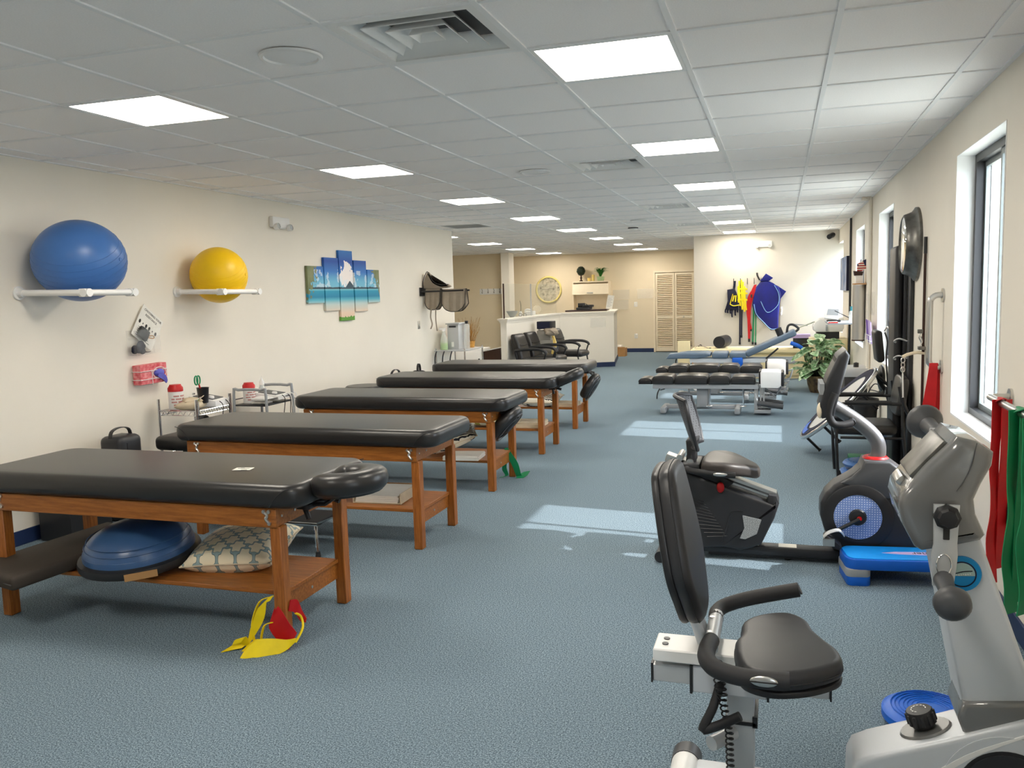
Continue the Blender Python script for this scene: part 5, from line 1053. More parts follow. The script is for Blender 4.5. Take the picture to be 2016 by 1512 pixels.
gr = build('near_handle', MB().tube([(-.192, 2.50, .535), (-.196, 2.40, .55), (-.19, 2.32, .556), (-.16, 2.265, .555), (-.10, 2.245, .55), (-.03, 2.24, .55), (.03, 2.24, .553)], .025, n=14), M['rubber'], t)
build('sensor_plate', MB().ellip((-.035, 2.216, .556), (.036, .006, .015), n=18, m=8), M['steel'], gr); build('sensor_gap', MB().box(-.07, .0, 2.2085, 2.2115, .5545, .5575), M['ink'], gr, smooth=0)
gr = build('far_handle', MB().tube([(-.192, 2.70, .525), (-.194, 2.77, .522), (-.17, 2.82, .528), (-.10, 2.845, .548), (0, 2.85, .575), (.065, 2.85, .592)], .024, n=14), M['rubber'], t); build('grip_end', MB().cyl((.065, 2.85, .592), (.069, 2.85, .594), .018, n=14), M['midgrey'], gr)
for zz, y in ((.5475, 2.54), (.5475, 2.66)): build('tube_bolt', MB().cyl((-.2, y, zz - .004), (-.2, y, zz + .001), .008, n=10), M['steel'], t)
build('adjust_lever', MB().tube([(-.165, 2.52, .40), (-.185, 2.47, .34), (-.212, 2.45, .285), (-.205, 2.45, .278), (-.16, 2.45, .30), (-.105, 2.45, .333)], .014, n=10, smooth=3), M['rubber'], t)
b = MB(); pts = []
for k in range(260):
    f = k / 259; a = f * 2 * PI * 26; rr = .011 if f > .25 else .016; pts.append((-.175 + .05 * min(1, f * 2) - .012 * math.sin(f * 3) + rr * math.cos(a), 2.47 + rr * math.sin(a), .485 - .44 * f))
b.tube(pts, .0028, n=5, smooth=0); build('coiled_cord', b, M['black'], t); build('lever_pivot', MB().cyl((-.19, 2.47, .225), (-.13, 2.55, .225), .022, n=14), M['silver'], t)
# base housing, column and head
hp = [(.195, .02), (.20, .19), (.215, .225), (.26, .25), (.45, .325), (.64, .405), (.84, .50), (.90, .50), (.90, .02)]
hs = build('housing', MB().prism(hp, 'y', 2.47, 2.64, bev=.016, seg=4), M['lightsilver'], t, smooth=50)
build('screw', MB().cyl((.228, 2.466, .165), (.228, 2.472, .165), .006, n=10).cyl((.285, 2.466, .20), (.285, 2.472, .20), .006, n=10), M['ink'], hs)
for (r0, r1, m, yy) in ((.165, .125, 'lightsilver', 2.466), (.125, .115, 'black', 2.464), (.115, 0, 'darkgrey', 2.460)): build('crank_disc', MB().lathe([(r1, 0), (r1, .006), (r0, .006), (r0, 0)], (.60, yy + .006, .19), n=48, axis=(0, -1, 0)), M[m], hs)
build('swoosh', MB().ribbon([(.30, 2.468, .05), (.38, 2.468, .17), (.50, 2.468, .285), (.66, 2.468, .375)], [.016, .02, .014, .004], V((-.5, 0, .8)), .006), M['white_metal'], hs); build('blue_mark', MB().prism([(.435, .13), (.452, .17), (.448, .10), (.43, .08)], 'y', 2.466, 2.471), M['cyanlogo'], hs, smooth=0)
pl = build('top_plate', MB().lathe([(0, 0), (.052, 0), (.056, -.006)], (0, 0, 0), n=24, sx=1.3, M=TR(.405, 2.555, .315) @ RY(math.radians(-22))), M['champagne'], t)
KQ = TR(.403, 2.555, .318) @ RY(math.radians(-18)); kb = MB().lathe([(0, 0), (.030, 0), (.033, .006), (.036, .012), (.038, .042), (.034, .05), (0, .052)], (0, 0, 0), n=28, M=KQ)
for k in range(12): kb.box(.034, .041, -.005, .005, .012, .044, bev=.002, seg=1, M=KQ @ RZ(2 * PI * k / 12))
kn = build('adjust_knob', kb, M['black'], t); km = MB()
for k in range(9): km.box(.018, .021, -.003, .003, .0522, .0526, M=KQ @ RZ(2 * PI * k / 12))
build('knob_marks', km, M['white'], kn, smooth=0)
build('column', MB().prism([(.405, .86), (.497, .38), (.70, .38), (.515, .92)], 'y', 2.50, 2.69, bev=.018, seg=4), M['lightsilver'], t, smooth=50)
build('column_collar', MB().prism([(.478, .385), (.49, .43), (.69, .455), (.72, .43), (.74, .40), (.50, .32)], 'y', 2.485, 2.66, bev=.014, seg=3), M['champagne'], t, smooth=50)
b = MB().lathe([(0, .006), (.048, .006), (.05, 0)], (.478, 2.4985, .795), n=40, axis=(0, -1, 0)); lg = build('badge', b, M['cyanlogo'], t, smooth=0)
build('badge_ring', MB().lathe([(.0325, .0075), (.036, .0075)], (.478, 2.4985, .795), n=40, axis=(0, -1, 0)), M['navyfab'], lg, smooth=0)
hm = [(.478 + .032 * math.cos(a), .795 + .032 * math.sin(a)) for a in [math.radians(-4 + 196 * k / 16) for k in range(17)]]; pgl = mat('badge_pale', srgb(176, 200, 196), .4, var=.04); build('badge_sky', MB().prism(hm, 'y', 2.4905, 2.4915), pgl, lg, smooth=0)
build('badge_wave', MB().tube([(.452, 2.490, .812), (.45, 2.490, .80), (.462, 2.490, .797), (.48, 2.490, .803), (.503, 2.490, .806)], .0014, n=4), M['navyfab'], lg); bt = MB()
for k in range(9): bt.box(.452 + k * .0055, .4555 + k * .0055, 2.4895, 2.490, .7885 + k * .0008 + (k % 3) * .001, .793 + k * .0008)
build('badge_letters', bt, M['white'], lg, smooth=0)
head = [(.455, 1.177), (.504, 1.165), (.545, 1.136), (.542, 1.10), (.517, 1.047), (.502, 1.006), (.507, .964), (.531, .909), (.519, .893), (.446, .871), (.376, .855), (.358, .866), (.327, .926), (.315, .977), (.321, 1.011), (.342, 1.04), (.387, 1.099), (.435, 1.151)]
hd = build('head_housing', MB().prism(head, 'y', 2.47, 2.76, bev=.03, seg=6), M['champagne'], t, smooth=60)
cpn = V((.385, 2.615, 1.10)); ax = V((.435 - .342, 0, 1.151 - 1.04)).normalized(); nn = V((-ax.z, 0, ax.x)); CQ = Matrix(((ax.x, 0, nn.x, cpn.x), (0, 1, 0, cpn.y), (ax.z, 0, nn.z, cpn.z), (0, 0, 0, 1)))
build('console_panel', MB().box(-.06, .075, -.10, .10, -.012, .006, bev=.006, M=CQ), M['agedsilver'], hd); build('console_button', MB().box(-.10, -.07, -.05, .05, -.02, .010, bev=.008, M=CQ), M['steel'], hd)
build('parting_line', MB().tube([(.50, 2.4685, 1.163), (.485, 2.4685, 1.09), (.455, 2.4685, 1.03)], .0012, n=4), M['midgrey'], hd)
HX, HZ = .427, .968
h2 = build('hub_knob', MB().lathe([(0, .05), (.022, .048), (.026, .035), (.034, .03), (.034, .008), (.03, 0)], (HX, 2.455, HZ), n=8, axis=(0, -1, 0)).cyl((HX, 2.47, HZ), (HX, 2.43, HZ), .02, n=14), M['black'], t)
cr = build('near_crank', MB().prism([(HX - .032, 1.0), (HX + .032, 1.0), (HX + .028, .89), (HX + .03, .86), (HX + .022, .775), (HX - .03, .775), (HX - .036, .86), (HX - .03, .89)], 'y', 2.436, 2.448, bev=.004), M['silver'], t)
build('slot', MB().box(HX - .008, HX + .008, 2.432, 2.437, .905, .945, bev=.002), M['ink'], cr); build('plate_rim', MB().tube([(HX - .004 + .018 * math.cos(a), 2.434, .835 + .03 * math.sin(a)) for a in [2 * PI * k / 20 for k in range(20)]], .0016, n=4, closed=True, smooth=0), M['chrome'], cr)
build('near_grip', MB().lathe([(.026, 0), (.024, .02), (.021, .06), (.023, .085), (.036, .098), (.046, .118), (.044, .138), (.03, .155), (0, .162)], (HX - .004, 2.445, .795), n=24, axis=(.02, -.98, -.2)), M['midgrey'], t)
cr = build('far_crank', MB().prism([(HX + .01, 1.15), (HX + .058, 1.15), (HX + .045, .98), (HX - .02, .98)], 'y', 2.79, 2.802, bev=.004), M['silver'], t); build('axle_end', MB().ellip((HX + .034, 2.785, 1.13), (.022, .016, .022), n=16, m=8), M['midgrey'], cr)
build('far_grip', MB().lathe([(.022, 0), (.024, .07), (.026, .10), (.05, .125), (.056, .142), (.05, .16), (0, .17)], (HX + .034, 2.80, 1.13), n=24, axis=(-.12, .95, .12)), M['midgrey'], t)

# ================================================================ black recumbent bike
t = thing('recumbent_bike', 'black recumbent exercise bike with a silver seat rail, middle of the right side', 'exercise bike', (0, 5.05, 0))
build('floor_beam', MB().box(-.66, .45, 5.0, 5.1, .028, .082, bev=.012).box(.40, .70, 5.0, 5.1, .03, .09), M['darkgrey'], t); build('under_beam', MB().box(-.4, .42, 5.02, 5.08, .012, .03).cyl((.05, 5.05, 0), (.05, 5.05, .02), .02, n=10), M['black'], t); lb = MB()
for a, b_ in ((-.18, -.11), (.0, .10)): build('sticker', MB().box(a, b_, 5.015, 5.085, .0815, .083), M['paper'], t, smooth=0)
build('rear_stabilizer', MB().cyl((-.66, 4.82, .035), (-.66, 5.28, .035), .034, n=14), M['darkgrey'], t); build('front_stabilizer', MB().cyl((.62, 5.0, .035), (.62, 5.26, .035), .034, n=14), M['darkgrey'], t)
rp = [(-.655, .50), (-.60, .545), (-.031, .345), (-.012, .372), (.0, .345), (-.024, .262), (-.095, .105), (-.15, .08), (-.212, .062), (-.30, .075), (-.42, .062), (-.64, .058), (-.67, .20)]
rb = build('rear_body', MB().prism(rp, 'y', 4.955, 5.145, bev=.02, seg=4), M['darkgrey'], t, smooth=50)
gl = MB(); 
for k in range(12): gl.tube([(-.60 + .018 * k, 4.953, .40 - .024 * k - .0), (-.42 + .012 * k, 4.953, .345 - .018 * k)], .0025, n=4, smooth=0)
build('vent_lines', gl, M['black'], rb); mg = mat('silver_mesh', srgb(200, 204, 206), .4, metal=.3, var=.7, vscale=240); build('mesh_panel', MB().prism([(-.20, .275), (-.095, .255), (-.12, .17), (-.185, .135), (-.215, .138), (-.19, .20)], 'y', 4.950, 4.957), mg, rb, smooth=0)
build('recess', MB().tube([(-.20, 4.954, .30), (-.265, 4.954, .29), (-.29, 4.954, .20), (-.32, 4.954, .11)], .004, n=5), M['black'], rb)
rl = build('seat_rail', MB().box(-.33, .335, -.042, .042, -.02, .026, bev=.004, M=TR(-.335, 5.05, .486) @ RY(math.radians(18.6))), M['steel'], t, smooth=0); build('rail_groove', MB().box(-.30, .325, -.0435, -.041, -.004, .006, M=TR(-.335, 5.05, .486) @ RY(math.radians(18.6))), M['midgrey'], rl, smooth=0)
build('rail_cap', MB().prism([(-.055, .40), (-.012, .395), (.002, .35), (-.012, .30), (-.06, .31), (-.07, .345)], 'y', 4.965, 5.135, bev=.01), M['darkgrey'], t)
build('carriage', MB().prism([(-.63, .50), (-.57, .585), (-.40, .54), (-.25, .46), (-.28, .43), (-.36, .42)], 'y', 4.975, 5.125, bev=.012), M['black'], t); build('lock_button', MB().ellip((-.325, 4.955, .435), (.022, .02, .032), n=14, m=9), M['red'], t)
sp = [(-.43, 4.90), (-.42, 5.2), (-.33, 5.26), (-.24, 5.22), (-.16, 5.13), (-.11, 5.08), (-.11, 4.99), (-.17, 4.93), (-.26, 4.86), (-.36, 4.85)]
sg = MB().prism(sp, 'z', .525, .60, bev=.028, seg=5, smooth=3); 
for v in sg.bm.verts:
    f = (v.co.x + .43) / .32; v.co.z += -.045 * f + .02 * math.sin(f * PI)
sm_ = mat('brown_black_vinyl', (.05, .043, .04, 1), .42, var=.1, vscale=5, bump=.08, bscale=350)
build('seat', sg, sm_, t, smooth=60); build('seat_support', MB().box(-.47, -.30, 4.98, 5.12, .50, .535, bev=.01).box(-.55, -.44, 4.92, 5.18, .53, .575, bev=.01), M['black'], t)
# mesh backrest shell
bm_ = MB(); g = []; NJ, NI = 9, 12
for i in range(NI + 1):
    f = i / NI; z = .665 + .30 * f; x = -.495 - .10 * f ** 1.0; hw_ = .155 + .035 * math.sin(PI * min(1, f * 1.1)); row = []
    for j in range(NJ + 1):
        u = -1 + 2 * j / NJ; row.append((x + .075 * u * u * (0.6 + .4 * f) , 5.05 + hw_ * u, z - .018 * u * u * f))
    g.append(row)
for i in range(NI):
    for j in range(NJ): bm_.quad(g[i][j], g[i + 1][j], g[i + 1][j + 1], g[i][j + 1])
bmesh.ops.remove_doubles(bm_.bm, verts=bm_.bm.verts, dist=1e-5); bmesh.ops.solidify(bm_.bm, geom=list(bm_.bm.faces), thickness=.008)
bk = build('backrest', bm_, M['mesh'], t, smooth=60); loop = [r_[0] for r_ in g] + g[-1][1:] + [r_[-1] for r_ in g[::-1][1:]] + g[0][1:-1][::-1]
build('back_rim', MB().tube(loop, .013, n=8, closed=True, smooth=0), M['darkgrey'], bk)
build('back_support', MB().prism([(-.525, .70), (-.455, .71), (-.47, .62), (-.47, .56), (-.53, .56), (-.52, .62)], 'y', 4.97, 5.13, bev=.012), M['black'], t); build('pivot', MB().cyl((-.56, 4.96, .60), (-.56, 5.14, .60), .02, n=12).cyl((-.50, 4.95, .575), (-.50, 5.15, .575), .022, n=12), M['steel'], t)
for s, nm in ((-1, 'near'), (1, 'far')):
    y = 5.05 + s * .20; h = build('side_handle', MB().tube([(-.52, 5.05 + s * .1, .545), (-.50, y - s * .03, .548), (-.45, y, .545), (-.33, y, .536), (-.235, y, .532)], .018, n=10), M['rubber'], t); build('sensor_plate', MB().ellip((-.32, y + s * .015, .537), (.045, .006, .011), n=14, m=7), M['steel'], h)
fp = [(.455, .612), (.44, .585), (.40, .545), (.36, .515), (.295, .475), (.25, .425), (.224, .367), (.222, .298), (.242, .226), (.267, .15), (.292, .105), (.343, .087), (.72, .09), (.76, .20), (.76, .36), (.725, .49), (.645, .562), (.575, .612)]
fb = build('front_body', MB().prism(fp, 'y', 4.95, 5.15, bev=.03, seg=5), M['darkgrey'], t, smooth=60)
build('shoulder', MB().prism([(.45, .618), (.43, .57), (.385, .525), (.33, .49), (.42, .46), (.52, .415), (.60, .41), (.66, .46), (.74, .475), (.65, .565), (.58, .618)], 'y', 4.944, 5.156, bev=.014, seg=3), M['midgrey'], fb, smooth=50)
build('collar_ring', MB().lathe([(.038, 0), (.062, -.002), (.07, -.012)], (.515, 5.05, .632), n=28, sx=1.0), M['red'], t)
dk = build('crank_cover', MB().lathe([(.125, 0), (.18, 0), (.185, .006), (.178, .010), (.128, .008)], (.42, 4.95, .30), n=44, axis=(0, -1, 0)), M['black'], t)
build('dotted_disc', MB().lathe([(.045, .008), (.126, .006), (.126, 0)], (.42, 4.95, .30), n=44, axis=(0, -1, 0)), M['dots'], dk); build('hub', MB().lathe([(0, .02), (.04, .018), (.047, .008)], (.42, 4.95, .30), n=28, axis=(0, -1, 0)), M['black'], dk)
build('hub_cap', MB().lathe([(0, .036), (.010, .034), (.014, .02)], (.428, 4.95, .295), n=16, axis=(0, -1, 0)), M['red'], dk)
ca = build('crank_arm', MB().tube([(.428, 4.92, .295), (.285, 4.905, .215)], .011, n=8, smooth=0), M['black'], t); build('pedal', MB().box(-.055, .05, -.05, .05, -.012, .012, bev=.005, M=TR(.285, 4.85, .185) @ RY(math.radians(38))), M['black'], ca)
build('pedal_strap', MB().ribbon([(.235, 4.81, .215), (.262, 4.82, .24), (.315, 4.84, .25), (.345, 4.86, .215)], .05, V((0, 1, 0)), .005), M['silver'], ca); build('buckle', MB().box(-.03, .03, -.04, -.03, -.02, .02, M=TR(.262, 4.83, .19)), M['steel'], ca)
build('post', MB().tube([(.515, 5.05, .60), (.532, 5.05, .66), (.512, 5.05, .735), (.425, 5.05, .82), (.27, 5.05, .925)], .040, n=16), M['postgrey'], t)
cs = build('console', MB().prism([(.305, 1.205), (.345, 1.24), (.366, 1.205), (.324, 1.032), (.288, .87), (.225, .855), (.208, .92), (.25, 1.08)], 'y', 4.90, 5.20, bev=.02, seg=4), M['darkgrey'], t, smooth=50)
build('screen', MB().prism([(.295, 1.19), (.302, 1.19), (.262, 1.05), (.255, 1.05)], 'y', 4.93, 5.17), M['ink'], cs, smooth=0); build('reading_ledge', MB().box(-.012, .012, -.14, .14, -.03, .03, M=TR(.225, 5.05, 1.02)), M['greypaint'], cs, smooth=0); build('speaker_bulge', MB().ellip((.216, 4.93, .90), (.018, .03, .045), n=14, m=9), M['beige'], cs)
build('handlebar', MB().tube([(.385, 4.955, .83), (.33, 4.93, .82), (.285, 4.92, .83), (.262, 4.915, .88), (.272, 4.91, .95), (.29, 4.91, 1.0)], .021, n=10).tube([(.385, 5.145, .83), (.33, 5.17, .82), (.285, 5.18, .83), (.262, 5.185, .88), (.272, 5.19, .95), (.29, 5.19, 1.0)], .021, n=10).tube([(.385, 4.955, .83), (.39, 5.05, .835), (.385, 5.145, .83)], .018, n=8), M['rubber'], t)

# aerobic step, floor disc
SQ = TR(.345, 4.655, 0) @ RZ(math.radians(7)); t = thing('aerobic_step', 'bright blue aerobic step platform on grey risers in front of the black bike', 'step', (.6, 4.75, 0))
def rr2(x0, x1, y0, y1, r):
    P = []
    for cx, cy, a0 in ((x1 - r, y1 - r, 0), (x0 + r, y1 - r, 90), (x0 + r, y0 + r, 180), (x1 - r, y0 + r, 270)):
        for k in range(5): a = math.radians(a0 + 22.5 * k); P.append((cx + r * math.cos(a), cy + r * math.sin(a)))
    return P
build('platform', MB().prism(rr2(0, .66, 0, .25, .06), 'z', .085, .145, bev=.010, M=SQ), M['blue'], t); build('mat', MB().prism(rr2(.012, .648, .012, .238, .05), 'z', .144, .149, bev=.002, M=SQ), M['cyan'], t)
bn = build('banner', MB().prism([(.20, .115), (.27, .140), (.56, .152), (.56, .088), (.30, .098)], 'z', .1488, .1502, M=SQ), M['lilac'], t, smooth=0); build('lettering', MB().text('toner', .06, SQ @ TR(.42, .12, .1504) @ RZ(PI)), M['ink'], bn, smooth=0)
for x0, x1 in ((.0, .125), (.53, .65)):
    build('riser', MB().prism(rr2(x0, x1, .0, .25, .03), 'z', .048, .090, bev=.004, M=SQ), M['greypaint'], t); build('riser_foot', MB().prism(rr2(x0 + .005, x1, .0, .25, .03), 'z', 0, .050, bev=.004, M=SQ), M['blue'], t)
t = thing('balance_disc', 'flat blue ribbed balance disc on the floor behind the arm-crank machine', 'balance disc', (.53, 3.22, 0)); build('disc', MB().lathe([(0, 0), (.15, 0), (.165, .015), (.165, .04), (.14, .055), (0, .058)], (.53, 3.22, 0), n=40), M['blue'], t); b = MB()
for k in range(7): b.tube([(.53 + (.05 + .014 * k) * math.cos(a), 3.22 + (.05 + .014 * k) * math.sin(a), .0575) for a in [2 * PI * i / 36 for i in range(36)]], .0022, n=4, closed=True, smooth=0)
build('ribs', b, M['blue'], t)
# mini trampoline leaning by the wall
c = V((.53, 8.45, .475)); TQ = TR(*c) @ RY(math.radians(-45)); t = thing('mini_trampoline', 'round silver-rimmed mini trampoline tilted up against the right wall', 'trampoline', c)
ring = lambda r, z, n=44: [TQ @ V((r * math.cos(2 * PI * k / n), r * math.sin(2 * PI * k / n), z)) for k in range(n)]
build('frame', MB().tube(ring(.455, 0), .020, n=10, closed=True, smooth=0), M['chrome'], t); build('mat', MB().lathe([(0, .012), (.36, .012)], (0, 0, 0), n=44, M=TQ), M['silver'], t); build('edge_cover', MB().lathe([(.345, .018), (.44, .022), (.45, .01)], (0, 0, 0), n=44, M=TQ), M['navyfab'], t); pb = MB()
for k in range(6): pb.box(.365, .425, -.022, .03, .022, .025, M=TQ @ RZ(math.radians(150 + k * 8)))
build('blue_patch', pb, M['blue'], t, smooth=0)
for a in (60, 120, 180, 240, 300, 0):
    p = TQ @ V((.43 * math.cos(math.radians(a)), .43 * math.sin(math.radians(a)), 0)); q = TQ @ V((.43 * math.cos(math.radians(a)), .43 * math.sin(math.radians(a)), -.20))
    if q.x > 1.0 or q.z < 0.012: continue
    lg = build('leg', MB().tube([p, q], .013, n=8, smooth=0), M['blackmetal'], t); build('foot', MB().cyl(q, q + (q - p).normalized() * .012, .018, n=10), M['rubber'], lg)
# side chair facing left
t = thing('side_chair', 'black armchair with a rounded back standing against the right wall', 'chair', (.7, 7.45, 0))
build('seat', MB().prism(rr2(.42, .90, 7.2, 7.68, .07), 'z', .385, .465, bev=.03, seg=4), M['vinyl'], t, smooth=60)
BQ = TR(.905, 7.45, .52) @ RY(math.radians(8)); build('backrest', MB().prism([(-.20, .02), (.20, .02), (.235, .12), (.22, .25), (.15, .325), (-.15, .325), (-.22, .25), (-.235, .12)], 'x', -.03, .035, bev=.026, seg=4, M=BQ, smooth=3), M['vinyl'], t, smooth=60)
for s in (-1, 1):
    y = 7.44 + s * .27; build('frame', MB().tube([(.46, y, 0), (.44, y, .35), (.45, y, .60), (.50, y, .645), (.88, y, .645), (.92, y, .645)], .0125, n=8, smooth=3).tube([(.90, y - s * .03, .78), (.925, y - s * .015, .60), (.93, y, .42), (.97, y, 0)], .0125, n=8, smooth=3).tube([(.47, y, .37), (.93, y, .37)], .011, n=8, smooth=0), M['blackmetal'], t); build('armrest', MB().tube([(.50, y, .655), (.84, y, .655)], .018, n=8, smooth=0), M['black'], t)
build('cross_bar', MB().tube([(.46, 7.17, .10), (.50, 7.17, .03), (.60, 7.18, .03)], .011, n=7), M['blackmetal'], t)
for k, (z, dx, l) in enumerate(((.0, .0, 'lower'), (.075, .03, 'upper'))):
    t = thing('balance_cushion', 'blue inflated balance cushion under the side chair, %s of the two' % l, 'balance cushion', (.64 + dx, 7.42, z), 'blue balance cushions'); build('cushion', MB().lathe([(0, .004), (.11, .004), (.155, .02), (.165, .04), (.15, .06), (.10, .07), (0, .072)], (.64 + dx, 7.42, z + .001), n=32), M['ballblue'], t); b = MB()
    for i in range(24): a = 2 * PI * i / 24; b.ellip((.64 + dx + .12 * math.cos(a), 7.42 + .12 * math.sin(a), z + .067), (.008, .008, .005), n=6, m=4)
    build('studs', b, M['ballblue'], t)
t = thing('green_case', 'flat dark green case on the floor behind the side chair', 'case', (.75, 8.05, 0)); build('case', MB().box(.60, .88, 7.95, 8.2, .0, .05, bev=.008), M['greenband'], t); build('latch', MB().box(.70, .78, 7.945, 7.952, .015, .035), M['black'], t, smooth=0)
t = thing('waste_bin', 'black waste bin with a liner by the right wall', 'bin', (.88, 9.6, 0)); build('bin', MB().lathe([(0, 0), (.10, 0), (.125, .38), (.115, .38), (.09, .01)], (.875, 9.6, 0), n=24), M['black'], t); build('liner', MB().lathe([(.115, .34), (.128, .385), (.134, .35), (.131, .30)], (.875, 9.6, 0), n=18), M['rubber'], t)
t = thing('wall_charger', 'two black plugs with looping cords on the right wall above the waste bin', 'charger', (RW, 9.3, .52))
for k in range(2): build('cord', MB().tube([(RW - .03, 9.3, .55 - .07 * k), (.94, 9.4, .56 - .07 * k), (.90, 9.5, .48), (.89, 9.55, .40)], .006, n=6), M['black'], t); build('plug', MB().box(RW - .05, RW - .001, 9.27, 9.33, .53 - .07 * k, .57 - .07 * k, bev=.004), M['black'], t)
t = thing('metal_cabinet', 'black low cabinet with a silver top under the steel cylinder', 'cabinet', (.87, 10.95, 0)); build('body', MB().box(.74, .995, 10.7, 11.2, 0, .50, bev=.006), M['black'], t); build('top', MB().box(.72, 1.0, 10.68, 11.22, .50, .60, bev=.006), M['silver'], t); build('bottle', MB().lathe([(0, 0), (.03, 0), (.03, .05), (0, .06)], (.88, 10.9, .60), n=12), M['black'], t)
# ================================================================ right wall fittings
c = V((RW, 7.30, 1.89)); t = thing('round_mirror', 'round mirror in a deep aged-silver frame on the right wall', 'mirror', c)
build('frame', MB().lathe([(.285, 0), (.285, .02), (.268, .03), (.25, .045), (.238, .075), (.23, .10), (.215, .108), (.208, .10)], c, n=48, axis=(-1, 0, 0)), M['agedsilver'], t, smooth=50); build('glass', MB().lathe([(0, .105), (.195, .1055), (.21, .102)], c, n=40, axis=(-1, 0, 0)), M['mirror'], t)
t = thing('padded_board', 'tall narrow black padded board standing against the right wall', 'padded board', (.96, 7.95, 0)); build('pad', MB().box(.905, .97, 7.62, 8.02, .02, 1.90, bev=.03, seg=4), M['black'], t); build('frame', MB().box(.97, .995, 7.60, 8.0, 0, 1.92, bev=.004), M['darkgrey'], t)
t = thing('pulley_tower', 'dark grey steel wall rail with hooks beside the black padded board', 'rail', (.99, 7.55, 0)); build('rail', MB().box(.988, 1.018, 7.38, 7.52, .02, 1.93, bev=.004), M['darkgrey'], t); build('latch', MB().box(.96, .988, 7.42, 7.48, 1.66, 1.74, bev=.006), M['greypaint'], t)
for z in (.98, 1.12): build('hook', MB().tube([(.988, 7.48, z), (.93, 7.50, z + .02), (.895, 7.52, z), (.91, 7.52, z - .012)], .008, n=6), M['steel'], t)
t = thing('head_support', 'black padded panel hung with cords in front of the second window', 'panel', (.93, 8.6, 1.0)); build('panel', MB().box(-.035, .035, -.16, .16, -.15, .15, bev=.03, seg=4, M=TR(.885, 8.62, 1.01) @ RY(math.radians(-6))), M['black'], t); build('cord', MB().tube([(.93, 8.5, 1.14), (.95, 8.46, 1.05), (.94, 8.45, .9), (.96, 8.45, .6), (.965, 8.45, .2)], .008, n=6).tube([(.95, 8.4, 1.25), (.96, 8.38, 1.0), (.96, 8.38, .7)], .005, n=5), M['black'], t); build('strap_hook', MB().tube([(.93, 8.55, 1.15), (.955, 8.52, 1.19), (.975, 8.5, 1.15)], .007, n=6), M['steel'], t)
t = thing('padded_roller', 'black round pad on a jointed arm behind the side chair', 'pad', (.94, 8.35, .62)); build('pad', MB().ellip((.92, 8.62, .70), (.035, .13, .13), n=22, m=14), M['vinyl'], t, smooth=80); build('arm', MB().tube([(.885, 8.6, .73), (.91, 8.5, .65), (.95, 8.4, .58), (.98, 8.36, .40), (.985, 8.36, .02)], .022, n=9), M['blackmetal'], t); build('joint', MB().cyl((.93, 8.36, .60), (1.0, 8.36, .60), .05, n=16), M['black'], t); build('joint_cap', MB().cyl((.925, 8.36, .60), (.93, 8.36, .60), .02, n=12), M['steel'], t)
# traction pulley
t = thing('traction_pulley', 'wall rod with a cream pulley arm, chain and black curved hook beside the mirror', 'pulley', (RW, 6.8, 1.0)); build('rod', MB().tube([(1.005, 6.8, .60), (1.005, 6.8, 1.88)], .010, n=8, smooth=0), M['darkwood'], t); build('rod_cap', MB().cyl((1.005, 6.8, 1.80), (1.005, 6.8, 1.92), .012, n=8), M['black'], t)
build('arm', MB().tube([(1.015, 6.8, 1.072), (.96, 6.79, 1.08), (.90, 6.77, 1.068), (.862, 6.76, 1.05)], .012, n=8), M['beige'], t); ch = MB()
for k in range(3): cc = V((.866, 6.76, 1.025 - .034 * k)); ch.tube([cc + (V((.012 * math.cos(a), 0, .02 * math.sin(a))) if k % 2 else V((.014 * math.cos(a), .006 * math.cos(a), .02 * math.sin(a)))) for a in [2 * PI * i / 12 for i in range(12)]], .004, n=5, closed=True, smooth=0)
build('chain', ch, M['steel'], t); build('white_rod', MB().tube([(.866, 6.76, .93), (.872, 6.76, .745)], .006, n=6, smooth=0), M['white'], t); build('cord', MB().tube([(.866, 6.76, .975), (.866, 6.76, .92)], .003, n=5, smooth=0), M['white'], t)
build('curved_hook', MB().tube([(.872, 6.76, .75), (.882, 6.76, .69), (.915, 6.77, .62), (.955, 6.78, .585), (1.0, 6.79, .61), (1.012, 6.80, .64)], .014, n=9), M['blackmetal'], t)
build('clamp', MB().box(.97, 1.018, 6.77, 6.83, 1.10, 1.125, bev=.004).box(.965, 1.0, 6.78, 6.82, 1.22, 1.25, bev=.004), M['agedsilver'], t); build('clip', MB().tube([(.985, 6.79, 1.22), (.975, 6.79, 1.19), (.99, 6.79, 1.15), (.975, 6.79, 1.12)], .005, n=6).tube([(.985, 6.78, 1.20), (.995, 6.78, 1.16), (.98, 6.78, 1.13)], .004, n=6), M['steel'], t); build('lower_cord', MB().tube([(1.01, 6.8, 1.05), (1.012, 6.8, .12)], .004, n=5, smooth=0).cyl((1.01, 6.8, .06), (1.01, 6.8, .13), .010, .006, n=8), M['darkwood'], t)
